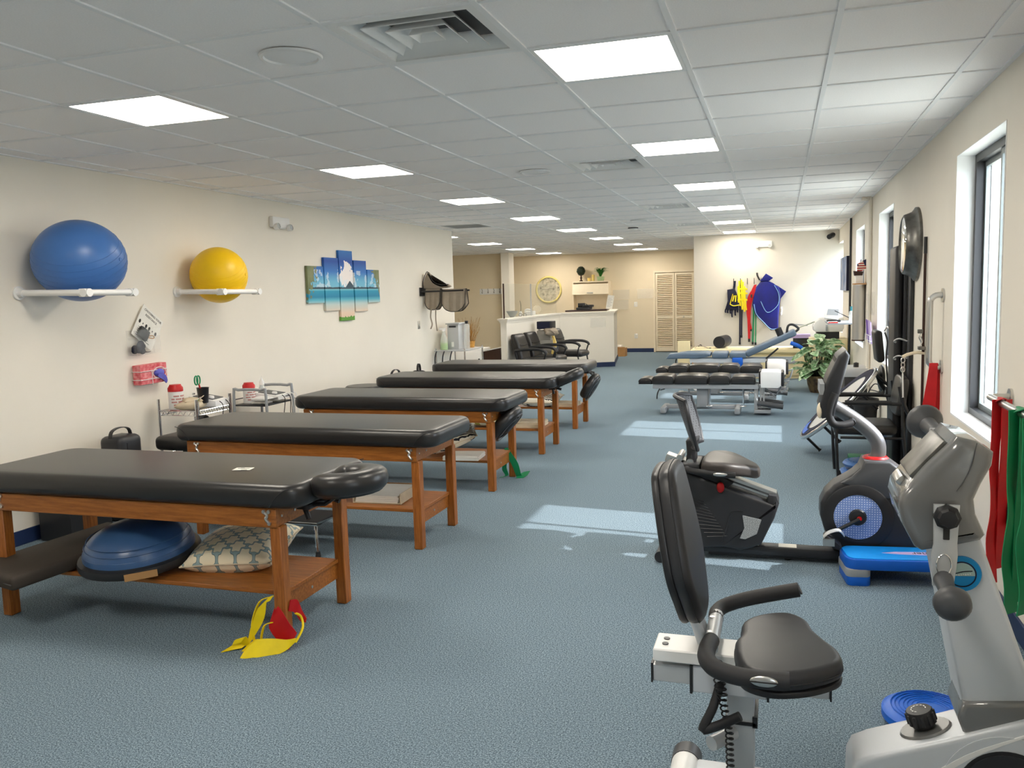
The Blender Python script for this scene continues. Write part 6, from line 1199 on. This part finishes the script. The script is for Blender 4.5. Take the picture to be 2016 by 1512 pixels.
# grab bars with bands
t = thing('grab_bar', 'vertical brushed steel grab bar on the right wall before the nearest window', 'grab bar', (RW, 6.12, 1.27)); y = 6.12
build('bar', MB().tube([(RW - .005, y, 1.505), (.975, y, 1.505), (.945, y, 1.48), (.94, y, 1.44), (.94, y, 1.10), (.945, y, 1.06), (.975, y, 1.035), (RW - .005, y, 1.035)], .019, n=12, smooth=3), M['steel'], t)
for z in (1.505, 1.035): build('flange', MB().cyl((RW - .012, y, z), (RW, y, z), .045, n=20), M['steel'], t)
t = thing('exercise_band', 'red latex band hanging from the vertical grab bar', 'exercise band', (.96, y, 1.0)); b = MB()
b.ribbon([(.972, y - .012, 1.045), (.966, y - .022, 1.06), (.962, y - .028, 1.0), (.95, y - .03, .86), (.935, y - .03, .70), (.93, y - .03, .60)], [.05, .05, .055, .07, .085, .085], V((1, -.15, 0)), .004); build('front_tail', b, M['redband'], t); build('back_tail', MB().ribbon([(.985, y + .012, 1.05), (.99, y + .03, 1.0), (.99, y + .03, .8), (.985, y + .03, .62)], [.05, .05, .055, .06], V((1, .1, 0)), .004), M['redband'], t)
t = thing('grab_bar', 'horizontal brushed steel grab bar at the right edge holding red and green bands', 'grab bar', (RW, 4.0, 1.06)); build('bar', MB().tube([(RW - .005, 4.36, 1.055), (.965, 4.36, 1.055), (.935, 4.34, 1.055), (.93, 4.28, 1.055), (.93, 3.50, 1.055), (.935, 3.44, 1.055), (.965, 3.42, 1.055), (RW - .005, 3.42, 1.055)], .016, n=12, smooth=3), M['steel'], t)
for yy in (4.36, 3.42): build('flange', MB().cyl((RW - .012, yy, 1.055), (RW, yy, 1.055), .04, n=20), M['steel'], t)
def hang(lab, y, w, zl, zr, m, wob):
    t = thing('exercise_band', lab, 'exercise band', (.93, y, 1.05)); b = MB(); n = 8
    fr = [(.912 - .0 + .004 * math.sin(k * 1.7 + wob), y + .006 * math.sin(k * 2.1 + wob), 1.07 - (1.07 - zl) * k / n) for k in range(n + 1)]; bk_ = [(.952, y + .03 * k / n + .006 * math.sin(k * 1.9), 1.07 - (1.07 - zr) * k / n) for k in range(n + 1)]
    sd = [V((.75 + .15 * math.sin(k * 1.1 + wob), .6, 0)) for k in range(n + 1)]
    b.ribbon(fr, [w * (.92 + .08 * math.sin(k * 2.3 + wob)) for k in range(n + 1)], sd, .004); b.ribbon([(.912, y, 1.064), (.92, y, 1.074), (.93, y, 1.077), (.942, y, 1.074), (.952, y, 1.064)], w, [V((.5, 1, 0)), V((0, 1, 0)), V((0, 1, 0)), V((0, 1, 0)), V((.5, 1, 0))], .004)
    build('front_tail', b, m, t); build('back_tail', MB().ribbon(bk_, w, [V((.75, .6 + .1 * math.sin(k * .9), 0)) for k in range(n + 1)], .004), m, t); return t
hang('red latex band draped over the horizontal grab bar', 4.14, .06, .24, .30, M['redband'], .4)
hang('wide green latex band draped over the horizontal grab bar', 3.82, .085, .22, .26, M['greenband'], 1.3)
hang('second green latex band at the very edge of the photo on the horizontal grab bar', 3.60, .10, .30, .34, M['greenband'], 2.2)
t = thing('door_handle_attachment', 'black dangling exercise handle on the wall behind the red bands', 'handle', (RW - .03, 4.18, .56)); build('grip', MB().prism([(4.13, .50), (4.25, .50), (4.21, .66), (4.19, .66)], 'x', RW - .05, RW - .025, bev=.008), M['black'], t); build('cord', MB().tube([(RW - .035, 4.2, .65), (RW - .035, 4.2, .90)], .004, n=5, smooth=0), M['black'], t)
# cylinder, shelf, flag, brochures
t = thing('steel_cylinder', 'tall brushed steel cylinder on the right wall with a flag on top', 'dispenser', (.95, 11.5, .9)); build('cylinder', MB().cyl((.94, 11.42, .90), (.94, 11.42, 1.585), .072, n=28), M['steel'], t); build('base_ring', MB().cyl((.94, 11.42, .885), (.94, 11.42, .90), .076, n=28), M['darkwood'], t); build('side_panel', MB().box(.93, 1.015, 11.48, 11.60, .95, 1.58), M['darkgrey'], t, smooth=0); build('top_shelf', MB().box(.88, 1.018, 11.30, 11.62, 1.587, 1.605), M['card'], t, smooth=0)
t = thing('white_box', 'small white box under the flag on top of the steel cylinder', 'box', (.94, 11.45, 1.605)); build('box', MB().box(.90, .98, 11.38, 11.52, 1.606, 1.69, bev=.004), M['white'], t); build('lid', MB().box(.895, .985, 11.375, 11.525, 1.69, 1.70), M['white'], t, smooth=0)
t = thing('small_flag', 'small striped flag in a dark holder on top of the steel cylinder', 'flag', (.95, 11.45, 1.70)); build('holder', MB().prism([(.885, 1.70), (.98, 1.70), (.99, 1.75), (.875, 1.76)], 'y', 11.40, 11.50, bev=.004), M['darkwood'], t); build('staff', MB().tube([(.94, 11.45, 1.75), (.965, 11.46, 1.90)], .005, n=6, smooth=0), M['darkwood'], t); g = MB()
for i in range(6):
    for j in range(5):
        P = lambda i, j: (.915 + .022 * i, 11.41 + .006 * math.sin(i * 1.3 + j * .5), 1.725 + .024 * j + .012 * i - .0 * j)
        g.quad(P(i, j), P(i + 1, j), P(i + 1, j + 1), P(i, j + 1))
build('flag_cloth', g, M['flag'], t, smooth=60)
t = thing('brochure_holder', 'wire brochure holder with purple leaflets on the right wall', 'brochure holder', (RW, 10.3, 1.0)); w_ = MB()
for z in (.96, 1.02): w_.tube([(RW - .005, 10.05, z), (.95, 10.05, z), (.95, 10.6, z), (RW - .005, 10.6, z)], .004, n=5, smooth=0)
for y in (10.05, 10.3, 10.6): w_.tube([(.95, y, .93), (.95, y, 1.02)], .004, n=5, smooth=0)
build('wire_frame', w_, M['white_metal'], t); 
for k, (y, m) in enumerate(((10.18, 'lilac'), (10.44, 'purple'))): build('leaflet', MB().box(-.006, .006, -.12, .12, 0, .24, M=TR(.97, y, .94) @ RY(math.radians(-4)) @ RX(math.radians(4))), M[m], t, smooth=0)
t = thing('wall_pocket', 'clear acrylic pocket on the right wall above the purple leaflets', 'wall pocket', (RW, 10.5, 1.4)); build('back', MB().box(RW - .006, RW - .002, 10.3, 10.75, 1.24, 1.50), M['acrylic'], t, smooth=0); build('front', MB().prism([(RW - .07, 1.48), (RW - .064, 1.48), (RW - .012, 1.24), (RW - .018, 1.24)], 'y', 10.3, 10.75), M['acrylic'], t, smooth=0)
t = thing('blue_canvas', 'blue-grey canvas picture on the right wall between the far windows', 'picture', (RW, 14.8, 1.75)); build('canvas', MB().box(RW - .05, RW - .002, 13.98, 15.35, 1.50, 2.03, bev=.002, seg=1), M['bluepic'], t, smooth=0); build('dark_edge', MB().box(RW - .05, RW - .002, 13.955, 13.98, 1.50, 2.03), M['navyfab'], t, smooth=0)
t = thing('wall_shelf', 'narrow grey shelf along the right wall holding a tablet', 'shelf', (.85, 12.4, 1.06)); build('board', MB().box(.62, 1.016, 12.0, 13.0, 1.065, 1.085), M['greypaint'], t, smooth=0); build('bracket', MB().box(.98, 1.016, 12.1, 12.13, .90, 1.065).box(.98, 1.016, 12.85, 12.88, .90, 1.065), M['blackmetal'], t, smooth=0)
t = thing('tablet_device', 'pale grey tilted touch-screen device on the wall shelf', 'device', (.68, 12.5, 1.085)); DQ = TR(.69, 12.48, 1.13) @ RZ(math.radians(-12)) @ RX(math.radians(-18)); build('case', MB().prism([(-.10, 0), (.07, -.02), (.11, .05), (.12, .15), (-.07, .155), (-.105, .08)], 'y', -.015, .015, bev=.008, M=DQ), M['white'], t); build('screen', MB().prism([(-.07, .05), (.08, .04), (.085, .13), (-.06, .135)], 'y', -.018, -.0145, M=DQ), M['greypaint'], t, smooth=0); build('stand', MB().box(.62, .80, 12.42, 12.56, 1.086, 1.115, bev=.01), M['black'], t); build('stylus', MB().tube([(.72, 12.42, 1.24), (.94, 12.35, 1.12)], .006, n=6, smooth=0), M['black'], t)
t = thing('water_bottle', 'teal-capped clear bottle on the wall shelf beside the steel cylinder', 'bottle', (.92, 12.2, 1.085)); build('body', MB().lathe([(0, 0), (.035, 0), (.035, .13), (.02, .16)], (.92, 12.2, 1.086), n=16), M['clearplastic'], t); tc_ = mat('teal_plastic', srgb(60, 130, 140), .4, var=.05); build('cap', MB().cyl((.92, 12.2, 1.24), (.92, 12.2, 1.30), .022, n=12), tc_, t)
t = thing('magazine', 'red-spined magazine at the left end of the wall shelf', 'magazine', (.60, 12.3, 1.085)); build('pages', MB().box(.62, .74, 12.05, 12.25, 1.0855, 1.10), M['paper'], t, smooth=0); build('spine', MB().box(.62, .74, 12.04, 12.05, 1.0855, 1.101), M['red'], t, smooth=0)
t = thing('cream_cabinet', 'cream cabinet standing behind the potted plant', 'cabinet', (.72, 14.2, 0)); build('carcass', MB().box(.45, 1.0, 13.95, 14.6, 0, .76, bev=.006), M['cream'], t); d = build('drawer', MB().box(.47, .98, 13.935, 13.95, .42, .72, bev=.004), M['cream'], t); build('pull', MB().box(.60, .85, 13.92, 13.935, .56, .58), M['steel'], d, smooth=0)
t = thing('printer', 'pale grey printer on a black base by the right wall', 'printer', (.7, 13.6, .76)); build('riser', MB().box(.55, .88, 13.98, 14.3, .761, .87), M['black'], t, smooth=0); build('body', MB().prism([(.50, .90), (.54, .87), (.92, .87), (.95, .93), (.94, 1.08), (.60, 1.08), (.53, 1.03), (.49, .96)], 'y', 13.95, 14.35, bev=.015, seg=3), M['white'], t); build('tray', MB().box(-.17, .02, -.12, .12, -.006, .006, M=TR(.40, 14.15, .97) @ RY(math.radians(6))), M['greypaint'], t, smooth=0); build('latch', MB().box(.68, .71, 13.93, 13.95, .88, .98, bev=.004), M['greypaint'], t)
t = thing('supply_box', 'black box with a pinkish book on top left of the printer', 'box', (.3, 15.3, .52)); build('box', MB().box(.22, .48, 15.3, 15.5, .525, .70, bev=.006), M['black'], t); build('book', MB().box(.06, .50, 15.28, 15.52, .70, .765, bev=.004), M['lilac'], t)
# potted plant
t = thing('potted_plant', 'variegated leafy plant in a patterned dark pot by the right wall', 'plant', (.55, 13.35, 0)); c = V((.55, 13.35, 0)); build('pot', MB().lathe([(0, 0), (.11, 0), (.15, .12), (.165, .24), (.16, .25), (.145, .24), (.13, .2)], c, n=28), M['terracotta'], t); build('soil', MB().lathe([(0, .215), (.143, .215)], c, n=20), M['soil'], t)
rr = random.Random(21); stm = MB()
def leafmesh(L, Wd):
    m = MB(); n = 5; rows = []
    for i in range(n + 1):
        f = i / n; w = Wd * math.sin(PI * min(.98, f * .92 + .05)) ** .8 / 2; x = L * f; z = -.30 * L * f * f
        rows.append(((x, -w, z + w * .35), (x, 0, z), (x, w, z + w * .35)))
    for A, B_ in zip(rows, rows[1:]):
        for k in range(2): m.quad(A[k], B_[k], B_[k + 1], A[k + 1])
    me = bpy.data.meshes.new('leaf'); m.bm.to_mesh(me); m.bm.free(); me.materials.append(M['leaf']); me.polygons.foreach_set('use_smooth', [True] * len(me.polygons)); return me
lms = [leafmesh(.20, .15), leafmesh(.23, .17), leafmesh(.18, .13)]
for k in range(88):
    a = rr.uniform(0, 2 * PI); h = rr.uniform(.28, .78); q = rr.uniform(.03, .20) * (1.1 - abs(h - .5) * .8); b0 = V((c.x + q * math.cos(a), c.y + q * math.sin(a), h))
    if k % 3 == 0: stm.tube([(c.x + .3 * q * math.cos(a), c.y + .3 * q * math.sin(a), .21), (c.x + .7 * q * math.cos(a), c.y + .7 * q * math.sin(a), h * .6 + .05), b0], .006, n=5)
    o = bpy.data.objects.new('leaf', lms[k % 3]); COL.objects.link(o); o.parent = t; o.location = b0 - c; o.rotation_euler = (rr.uniform(-.5, .5), rr.uniform(-.35, .6) - (.35 if h > .65 else 0), a + rr.uniform(-.6, .6))
build('stems', stm, M['darkleaf'], t)
# ================================================================ adjusting tables
def chiro(label, loc, dx):
    t = thing('adjusting_table', label, 'treatment table', (0, 0, 0), 'black segmented adjusting tables')
    for (a, b_, zb, zt, y0, y1) in ((-1.74, -1.565, .385, .468, .06, .40), (-1.555, -1.285, .395, .503, 0, .44), (-1.272, -.862, .395, .508, 0, .44), (-.85, -.592, .395, .508, 0, .44), (-.58, -.285, .395, .495, .02, .42)):
        cu = build('cushion', MB().prism([(a, zb), (a + .004, zt - .035), (a + .03, zt - .006), ((a + b_) / 2, zt), (b_ - .03, zt - .006), (b_ - .004, zt - .035), (b_, zb)], 'y', y0, y1, bev=.02, seg=3), M['vinyl'], t, smooth=60)
        build('piping', MB().tube([(a + .003, y0 + .004, zb + .03), (a + .01, y0 + .004, zt - .03), (a + .04, y0 + .004, zt - .012), ((a + b_) / 2, y0 + .004, zt - .006), (b_ - .04, y0 + .004, zt - .012), (b_ - .01, y0 + .004, zt - .03), (b_ - .003, y0 + .004, zb + .03)], .004, n=5), M['rubber'], cu)
    build('side_beam', MB().box(-1.55, -.25, .03, .06, .335, .39, bev=.003, seg=1).box(-1.55, -.25, .38, .41, .335, .39, bev=.003, seg=1), M['greypaint'], t, smooth=0)
    build('column', MB().box(-1.005, -.865, .12, .30, .09, .335, bev=.004), M['greypaint'], t); build('base_bar', MB().box(-1.40, -.53, .17, .26, .06, .11, bev=.006), M['greypaint'], t)
    for x in (-1.42, -.50): build('foot_bar', MB().box(x - .035, x + .035, .0, .44, .02, .095, bev=.012), M['greypaint'], t)
    for x in (-1.10, -.84, -.43): build('pedal_rod', MB().cyl((x, .10, .12), (x, .10, .335), .011, n=8).box(x - .04, x + .035, .05, .13, .10, .118, bev=.003), M['chrome'], t)
    build('foot_lever', MB().tube([(-1.46, .06, .34), (-1.49, .04, .28), (-1.50, .04, .20)], .008, n=6).tube([(-1.46, .08, .31), (-1.40, .06, .33)], .007, n=6), M['blackmetal'], t)
    build('head_block', MB().box(-.245, -.215, .03, .39, .40, .56, bev=.01), M['black'], t); build('head_block', MB().box(.02, .055, .03, .39, .37, .55, bev=.014), M['black'], t); build('paper_roll', MB().prism([(-.225, .545), (-.21, .555), (-.02, .555), (.02, .545), (.018, .38), (-.02, .352), (-.22, .355)], 'y', .0, .42, bev=.01), M['white'], t)
    build('lift_post', MB().box(-.30, -.255, .10, .32, .07, .37, bev=.004).cyl((-.225, .12, .06), (-.225, .12, .36), .011, n=8).cyl((-.185, .12, .06), (-.185, .12, .36), .011, n=8), M['silver'], t); build('lift_base', MB().box(-.30, -.10, .05, .36, .03, .075, bev=.006).box(-.26, -.06, .08, .30, .09, .105), M['greypaint'], t)
    for y in (.03, .36):
        build('armrest', MB().tube([(-.26, y, .165), (-.16, y, .15), (-.0, y, .125), (.045, y, .118)], .033, n=10), M['midgrey'], t); build('armrest_bracket', MB().tube([(-.29, y + .03, .28), (-.27, y + .03, .20), (-.24, y + .01, .165)], .016, n=7), M['silver'], t)
    build('linkage', MB().tube([(-.20, .2, .36), (-.05, .2, .22), (.02, .2, .35)], .012, n=6, smooth=0).tube([(.05, .1, .42), (.11, .1, .44), (.08, .1, .33), (.02, .1, .29)], .014, n=6, smooth=0), M['greypaint'], t)
    t.location = loc; return t
C0 = chiro('nearest segmented black adjusting table with a white paper headrest', (0, 10.75, 0), 0)
dup(C0, (.06, 11.92, .03), label='second segmented black adjusting table, just behind the nearest one')
C0.name = 'adjusting_table'
# blue-grey flexion table
t = thing('flexion_table', 'blue-grey adjusting table with its right end raised, behind the black ones', 'treatment table', (-.7, 13.6, 0)); y0, y1 = 13.40, 13.85
for (ya, yb, xa) in ((13.40, 13.60, -1.72), (13.66, 13.86, -1.60)): build('leg_cushion', MB().prism([(xa, .50), (xa + .06, .585), (-1.40, .60), (-1.10, .60), (-1.03, .585), (-1.03, .54), (-1.2, .505)], 'y', ya, yb, bev=.03, seg=4), M['greyvinyl'], t, smooth=60)
for a, b_ in ((-1.01, -.765), (-.745, -.49)): build('cushion', MB().box(a, b_, y0, y1, .505, .60, bev=.03, seg=4), M['greyvinyl'], t, smooth=60)
IQ = TR(-.49, 0, .555) @ RY(math.radians(-25)); build('raised_cushion', MB().box(0, .80, y0, y1, -.04, .055, bev=.03, seg=4, M=IQ), M['greyvinyl'], t, smooth=60)
build('face_roll', MB().cyl((.02, 13.5, .835), (-.03, 13.5, .96), .05, n=16), M['rubber'], t); build('grip_loop', MB().tube([(.10, 13.5, .86), (.12, 13.5, .99), (.19, 13.5, 1.01), (.27, 13.5, .95), (.22, 13.5, .90)], .018, n=8), M['black'], t); build('lever_rod', MB().tube([(.28, 13.5, .97), (.50, 13.5, 1.05)], .010, n=7, smooth=0), M['steel'], t)
build('frame_beam', MB().box(-1.35, .22, y0 + .04, y0 + .07, .44, .50).box(-1.35, .22, y1 - .07, y1 - .04, .44, .50).prism([(-1.36, .40), (-1.05, .50), (-.95, .50), (-1.30, .36)], 'y', y0 + .03, y0 + .06), M['lightsilver'], t, smooth=0); build('blue_cover', MB().box(-.70, -.54, y0 - .02, y0 + .10, .38, .52, bev=.02), M['blue'], t); build('blue_knob', MB().tube([(.16, y0, .74), (.26, y0 - .02, .70), (.32, y0 - .02, .66)], .03, n=8), M['blue'], t)
build('column', MB().box(-.75, -.45, y0 + .1, y1 - .1, .08, .44, bev=.006), M['lightsilver'], t); build('base', MB().box(-1.3, .12, y0 + .05, y1 - .05, .05, .10, bev=.008), M['greypaint'], t); build('gas_strut', MB().tube([(-.20, y0 + .02, .50), (-.02, y0 + .02, .66)], .014, n=7, smooth=0), M['black'], t)
for x in (-1.25, .09): 
    for y in (y0 + .02, y1 - .02): cs_ = build('caster', MB().cyl((x, y - .018, .04), (x, y + .018, .04), .04, n=16), M['white'], t)
build('hanging_lever', MB().tube([(-1.56, 13.5, .50), (-1.57, 13.48, .44), (-1.55, 13.48, .40)], .010, n=6), M['black'], t)
# cream bench along the far wall
t = thing('treatment_bench', 'long cream padded treatment bench with drawers below the hook rail', 'bench', (-.45, 15.6, 0)); build('cushion', MB().box(-1.52, .60, 15.25, 15.95, .44, .525, bev=.03, seg=4), M['cream'], t); build('cabinet', MB().box(-1.40, .50, 15.32, 15.90, .0, .44), M['cream'], t, smooth=0)
for k in range(3): d = build('drawer', MB().box(-1.36 + .62 * k, -.78 + .62 * k, 15.30, 15.32, .05, .40, bev=.004), M['cream'], t); build('pull', MB().box(-1.20 + .62 * k, -.94 + .62 * k, 15.285, 15.30, .26, .30), M['greypaint'], d, smooth=0)
t = thing('bolster', 'black round foam bolster lying on the cream bench', 'bolster', (-1.02, 15.55, .61)); build('roll', MB().cyl((-1.03, 15.40, .635), (-.94, 15.90, .635), .105, n=32), M['rubber'], t); build('end_face', MB().cyl((-1.0305, 15.395, .635), (-1.03, 15.40, .635), .10, n=32), M['black'], t)
t = thing('grey_strap', 'crumpled grey strap on the left end of the cream bench', 'strap', (-1.35, 15.5, .53)); build('strap', MB().ribbon([(-1.46, 15.45, .53), (-1.40, 15.46, .575), (-1.34, 15.47, .565), (-1.28, 15.45, .55), (-1.22, 15.44, .528)], .08, V((0, 1, 0)), .006), M['greycloth'], t); build('buckle', MB().box(-1.21, -1.17, 15.42, 15.47, .526, .536), M['black'], t, smooth=0)
t = thing('cream_board', 'small cream board standing on edge left of the cream bench', 'board', (-1.75, 16.2, 0)); build('board', MB().box(-1.85, -1.62, 16.2, 16.24, .0, .62, bev=.004), M['cream'], t); build('foot', MB().box(-1.85, -1.62, 16.12, 16.32, 0, .03), M['cream'], t, smooth=0)
t = thing('brown_box', 'small brown box beside the cream board', 'box', (-1.52, 16.45, 0)); build('box', MB().box(-1.60, -1.42, 16.35, 16.6, 0, .46, bev=.004), M['card'], t); build('cord', MB().tube([(-1.5, 16.4, .47), (-1.44, 16.38, .53), (-1.40, 16.4, .48)], .010, n=6), M['black'], t)
# far wall: rail of straps and slings
FY = 16.525
hookrail('white hook rail on the far right wall holding straps and slings', face_y(-.585, FY + .025, 1.69), .62, 5, .10)
def strap(nm, lab, cat, pts, w, m, y=FY - .03, t_=.006):
    t = thing(nm, lab, cat, (pts[0][0], y, pts[0][1])); build('webbing', MB().ribbon([(p[0], y, p[1]) for p in pts], w, V((1, 0, .15)), t_), m, t); build('buckle', MB().box(pts[-1][0] - .018, pts[-1][0] + .018, y - .012, y + .008, pts[-1][1] - .03, pts[-1][1] + .02, bev=.004), M['black'], t); return t
t = thing('navy_vest', 'navy fringed vest hanging at the left of the hook rail', 'vest', (-.85, FY, 1.4)); build('body', MB().prism([(-.95, 1.56), (-.82, 1.58), (-.78, 1.50), (-.74, 1.17), (-.99, 1.19), (-.94, 1.35)], 'y', FY - .06, FY - .005, bev=.012), M['navyfab'], t); build('loop', MB().ribbon([(-.83, FY - .03, 1.56), (-.815, FY - .04, 1.66), (-.81, FY - .03, 1.72)], .04, V((1, 0, 0)), .008), M['navyfab'], t); fr = MB()
for k, (x, l) in enumerate(((-.98, .06), (-.94, .07), (-.89, .08), (-.86, .15), (-.80, .12), (-.76, .06))): fr.ribbon([(x, FY - .03, 1.19), (x - .005, FY - .035, 1.19 - l * .6), (x, FY - .03, 1.19 - l)], .028, V((1, 0, 0)), .012)
build('fringe', fr, M['navyfab'], t)
t = thing('yellow_harness', 'yellow webbing harness hanging next to the navy vest', 'harness', (-.66, FY, 1.5)); b = MB(); yy = FY - .07
for x0, x1, za, zb in ((-.74, -.70, 1.72, 1.25), (-.70, -.66, 1.74, 1.18), (-.67, -.62, 1.70, 1.14), (-.64, -.59, 1.62, 1.17), (-.76, -.73, 1.62, 1.30)): b.ribbon([(x0 + .01, yy, za), (x0 + .015, yy - .01, (za + zb) / 2), (x1 - .01, yy, zb)], .027, V((1, 0, .1)), .006)
for z in (1.56, 1.48, 1.36): b.ribbon([(-.76, yy - .008, z), (-.66, yy - .012, z + .012), (-.58, yy - .008, z)], .03, V((0, 0, 1)), .006)
build('webbing', b, M['yellowband'], t); build('navy_flap', MB().prism([(-.90, 1.29), (-.83, 1.50), (-.77, 1.48), (-.72, 1.27), (-.80, 1.25)], 'y', yy - .004, yy + .012), M['navyfab'], t, smooth=0); build('yellow_edging', MB().tube([(-.90, yy - .008, 1.29), (-.83, yy - .008, 1.255), (-.73, yy - .008, 1.27)], .008, n=5).tube([(-.82, yy - .008, 1.45), (-.85, yy - .008, 1.34)], .012, n=5).tube([(-.79, yy - .008, 1.45), (-.80, yy - .008, 1.33)], .012, n=5).tube([(-.895, yy - .008, 1.29), (-.845, yy - .008, 1.48)], .007, n=5), M['yellowband'], t)
strap('black_strap', 'longer thin dark strap hanging below the yellow harness', 'strap', [(-.715, 1.65), (-.718, 1.2), (-.72, .55)], .026, M['navyfab'], FY - .02)
strap('black_strap', 'shorter thin dark strap hanging below the yellow harness', 'strap', [(-.67, 1.65), (-.685, 1.1), (-.69, .68)], .026, M['navyfab'], FY - .025)
t = thing('red_harness', 'red strap harness hanging left of the blue sling', 'harness', (-.51, FY, 1.4)); b = MB(); b.ribbon([(-.44, FY - .05, 1.64), (-.50, FY - .06, 1.45), (-.55, FY - .05, 1.2), (-.55, FY - .04, .62)], [.05, .09, .07, .04], V((1, 0, .2)), .010); b.ribbon([(-.50, FY - .06, 1.52), (-.56, FY - .055, 1.38), (-.575, FY - .045, 1.1), (-.515, FY - .04, .80)], [.04, .05, .045, .04], V((1, 0, 0)), .010); build('webbing', b, M['redband'], t); build('label', MB().box(-.525, -.495, FY - .075, FY - .068, 1.40, 1.46), M['ink'], t, smooth=0); build('tip', MB().box(-.57, -.53, FY - .05, FY - .035, .57, .63).box(-.53, -.50, FY - .05, FY - .035, .77, .81), M['ink'], t, smooth=0)
strap('green_strap', 'green strap hanging beside the red harness', 'strap', [(-.455, 1.6), (-.47, 1.1), (-.485, .55)], .03, M['greenband'], FY - .02)
strap('green_strap', 'thinner green strap hanging under the blue sling', 'strap', [(-.42, 1.6), (-.43, 1.0), (-.435, .54)], .02, M['greenband'], FY - .015)
t = thing('blue_sling', 'large royal blue patient sling with pale edging hanging from the hook rail', 'sling', (-.2, FY, 1.3)); out = [(-.34, 1.70), (-.24, 1.72), (-.12, 1.66), (-.02, 1.58), (.02, 1.45), (-.0, 1.30), (-.02, 1.05), (-.03, .80), (-.16, .79), (-.30, .93), (-.44, 1.09), (-.49, 1.26), (-.46, 1.45), (-.42, 1.60)]
build('body', MB().prism(out, 'y', FY - .16, FY - .07, bev=.03, seg=3), M['royal'], t, smooth=50); build('top_flap', MB().prism([(-.36, 1.70), (-.25, 1.84), (-.12, 1.755), (-.19, 1.70), (-.28, 1.705)], 'y', FY - .17, FY - .12, bev=.008), M['royal'], t); build('side_flap', MB().prism([(-.06, 1.62), (.11, 1.50), (-.0, 1.35), (-.05, 1.45)], 'y', FY - .12, FY - .08, bev=.008), M['royal'], t); pe = mat('pale_blue_edging', srgb(120, 160, 200), .6, var=.05)
build('edging', MB().tube([(-.10, FY - .165, 1.62), (-.02, FY - .165, 1.45), (-.04, FY - .165, 1.25), (-.22, FY - .165, 1.12), (-.34, FY - .165, 1.33)], .006, n=5).tube([(-.46, FY - .165, 1.28), (-.42, FY - .165, 1.10), (-.30, FY - .165, .955), (-.16, FY - .165, .815), (-.04, FY - .165, .82)], .007, n=5), pe, t); build('strap_loop', MB().ribbon([(-.36, FY - .05, 1.72), (-.40, FY - .06, 1.80), (-.41, FY - .05, 1.86)], .035, V((1, 0, 0)), .008), M['ink'], t)
strap('grey_webbing', 'grey webbing strap hanging at the right of the blue sling', 'strap', [(.0, 1.4), (-.005, 1.1), (-.015, .82)], .03, M['greycloth'], FY - .05)
t = thing('cradle_hook', 'small white wall hook right of the blue sling', 'hook', (.03, FY, 1.12)); build('hook', MB().tube([(.03, FY - .01, 1.18), (.03, FY - .03, 1.10), (.025, FY - .055, 1.07), (.02, FY - .05, 1.12)], .012, n=7), M['white'], t); build('plate', MB().box(.01, .05, FY - .012, FY - .001, 1.13, 1.22), M['white'], t, smooth=0)
t = thing('security_camera', 'black cylindrical camera in the upper corner of the far wall', 'camera', (.9, 16.5, 2.5)); build('body', MB().cyl((.84, 16.42, 2.46), (.93, 16.58, 2.51), .045, n=18), M['black'], t); build('mount', MB().tube([(.93, 16.58, 2.51), (.96, 16.62, 2.53)], .015, n=8, smooth=0), M['black'], t)
# added warm spot without a fixture, for the glow above the hook rail
sl_ = bpy.data.lights.new('added_wall_glow', 'SPOT'); sl_.energy = 7; sl_.spot_size = math.radians(46); sl_.spot_blend = 1.0; sl_.color = (1.0, .72, .30); sl_.shadow_soft_size = .05
so = bpy.data.objects.new('added_wall_glow', sl_); COL.objects.link(so); so.location = (-.70, 15.45, CE - .02); so.rotation_euler = (V((-.70, 16.53, 1.98)) - V(so.location)).to_track_quat('-Z', 'Y').to_euler()
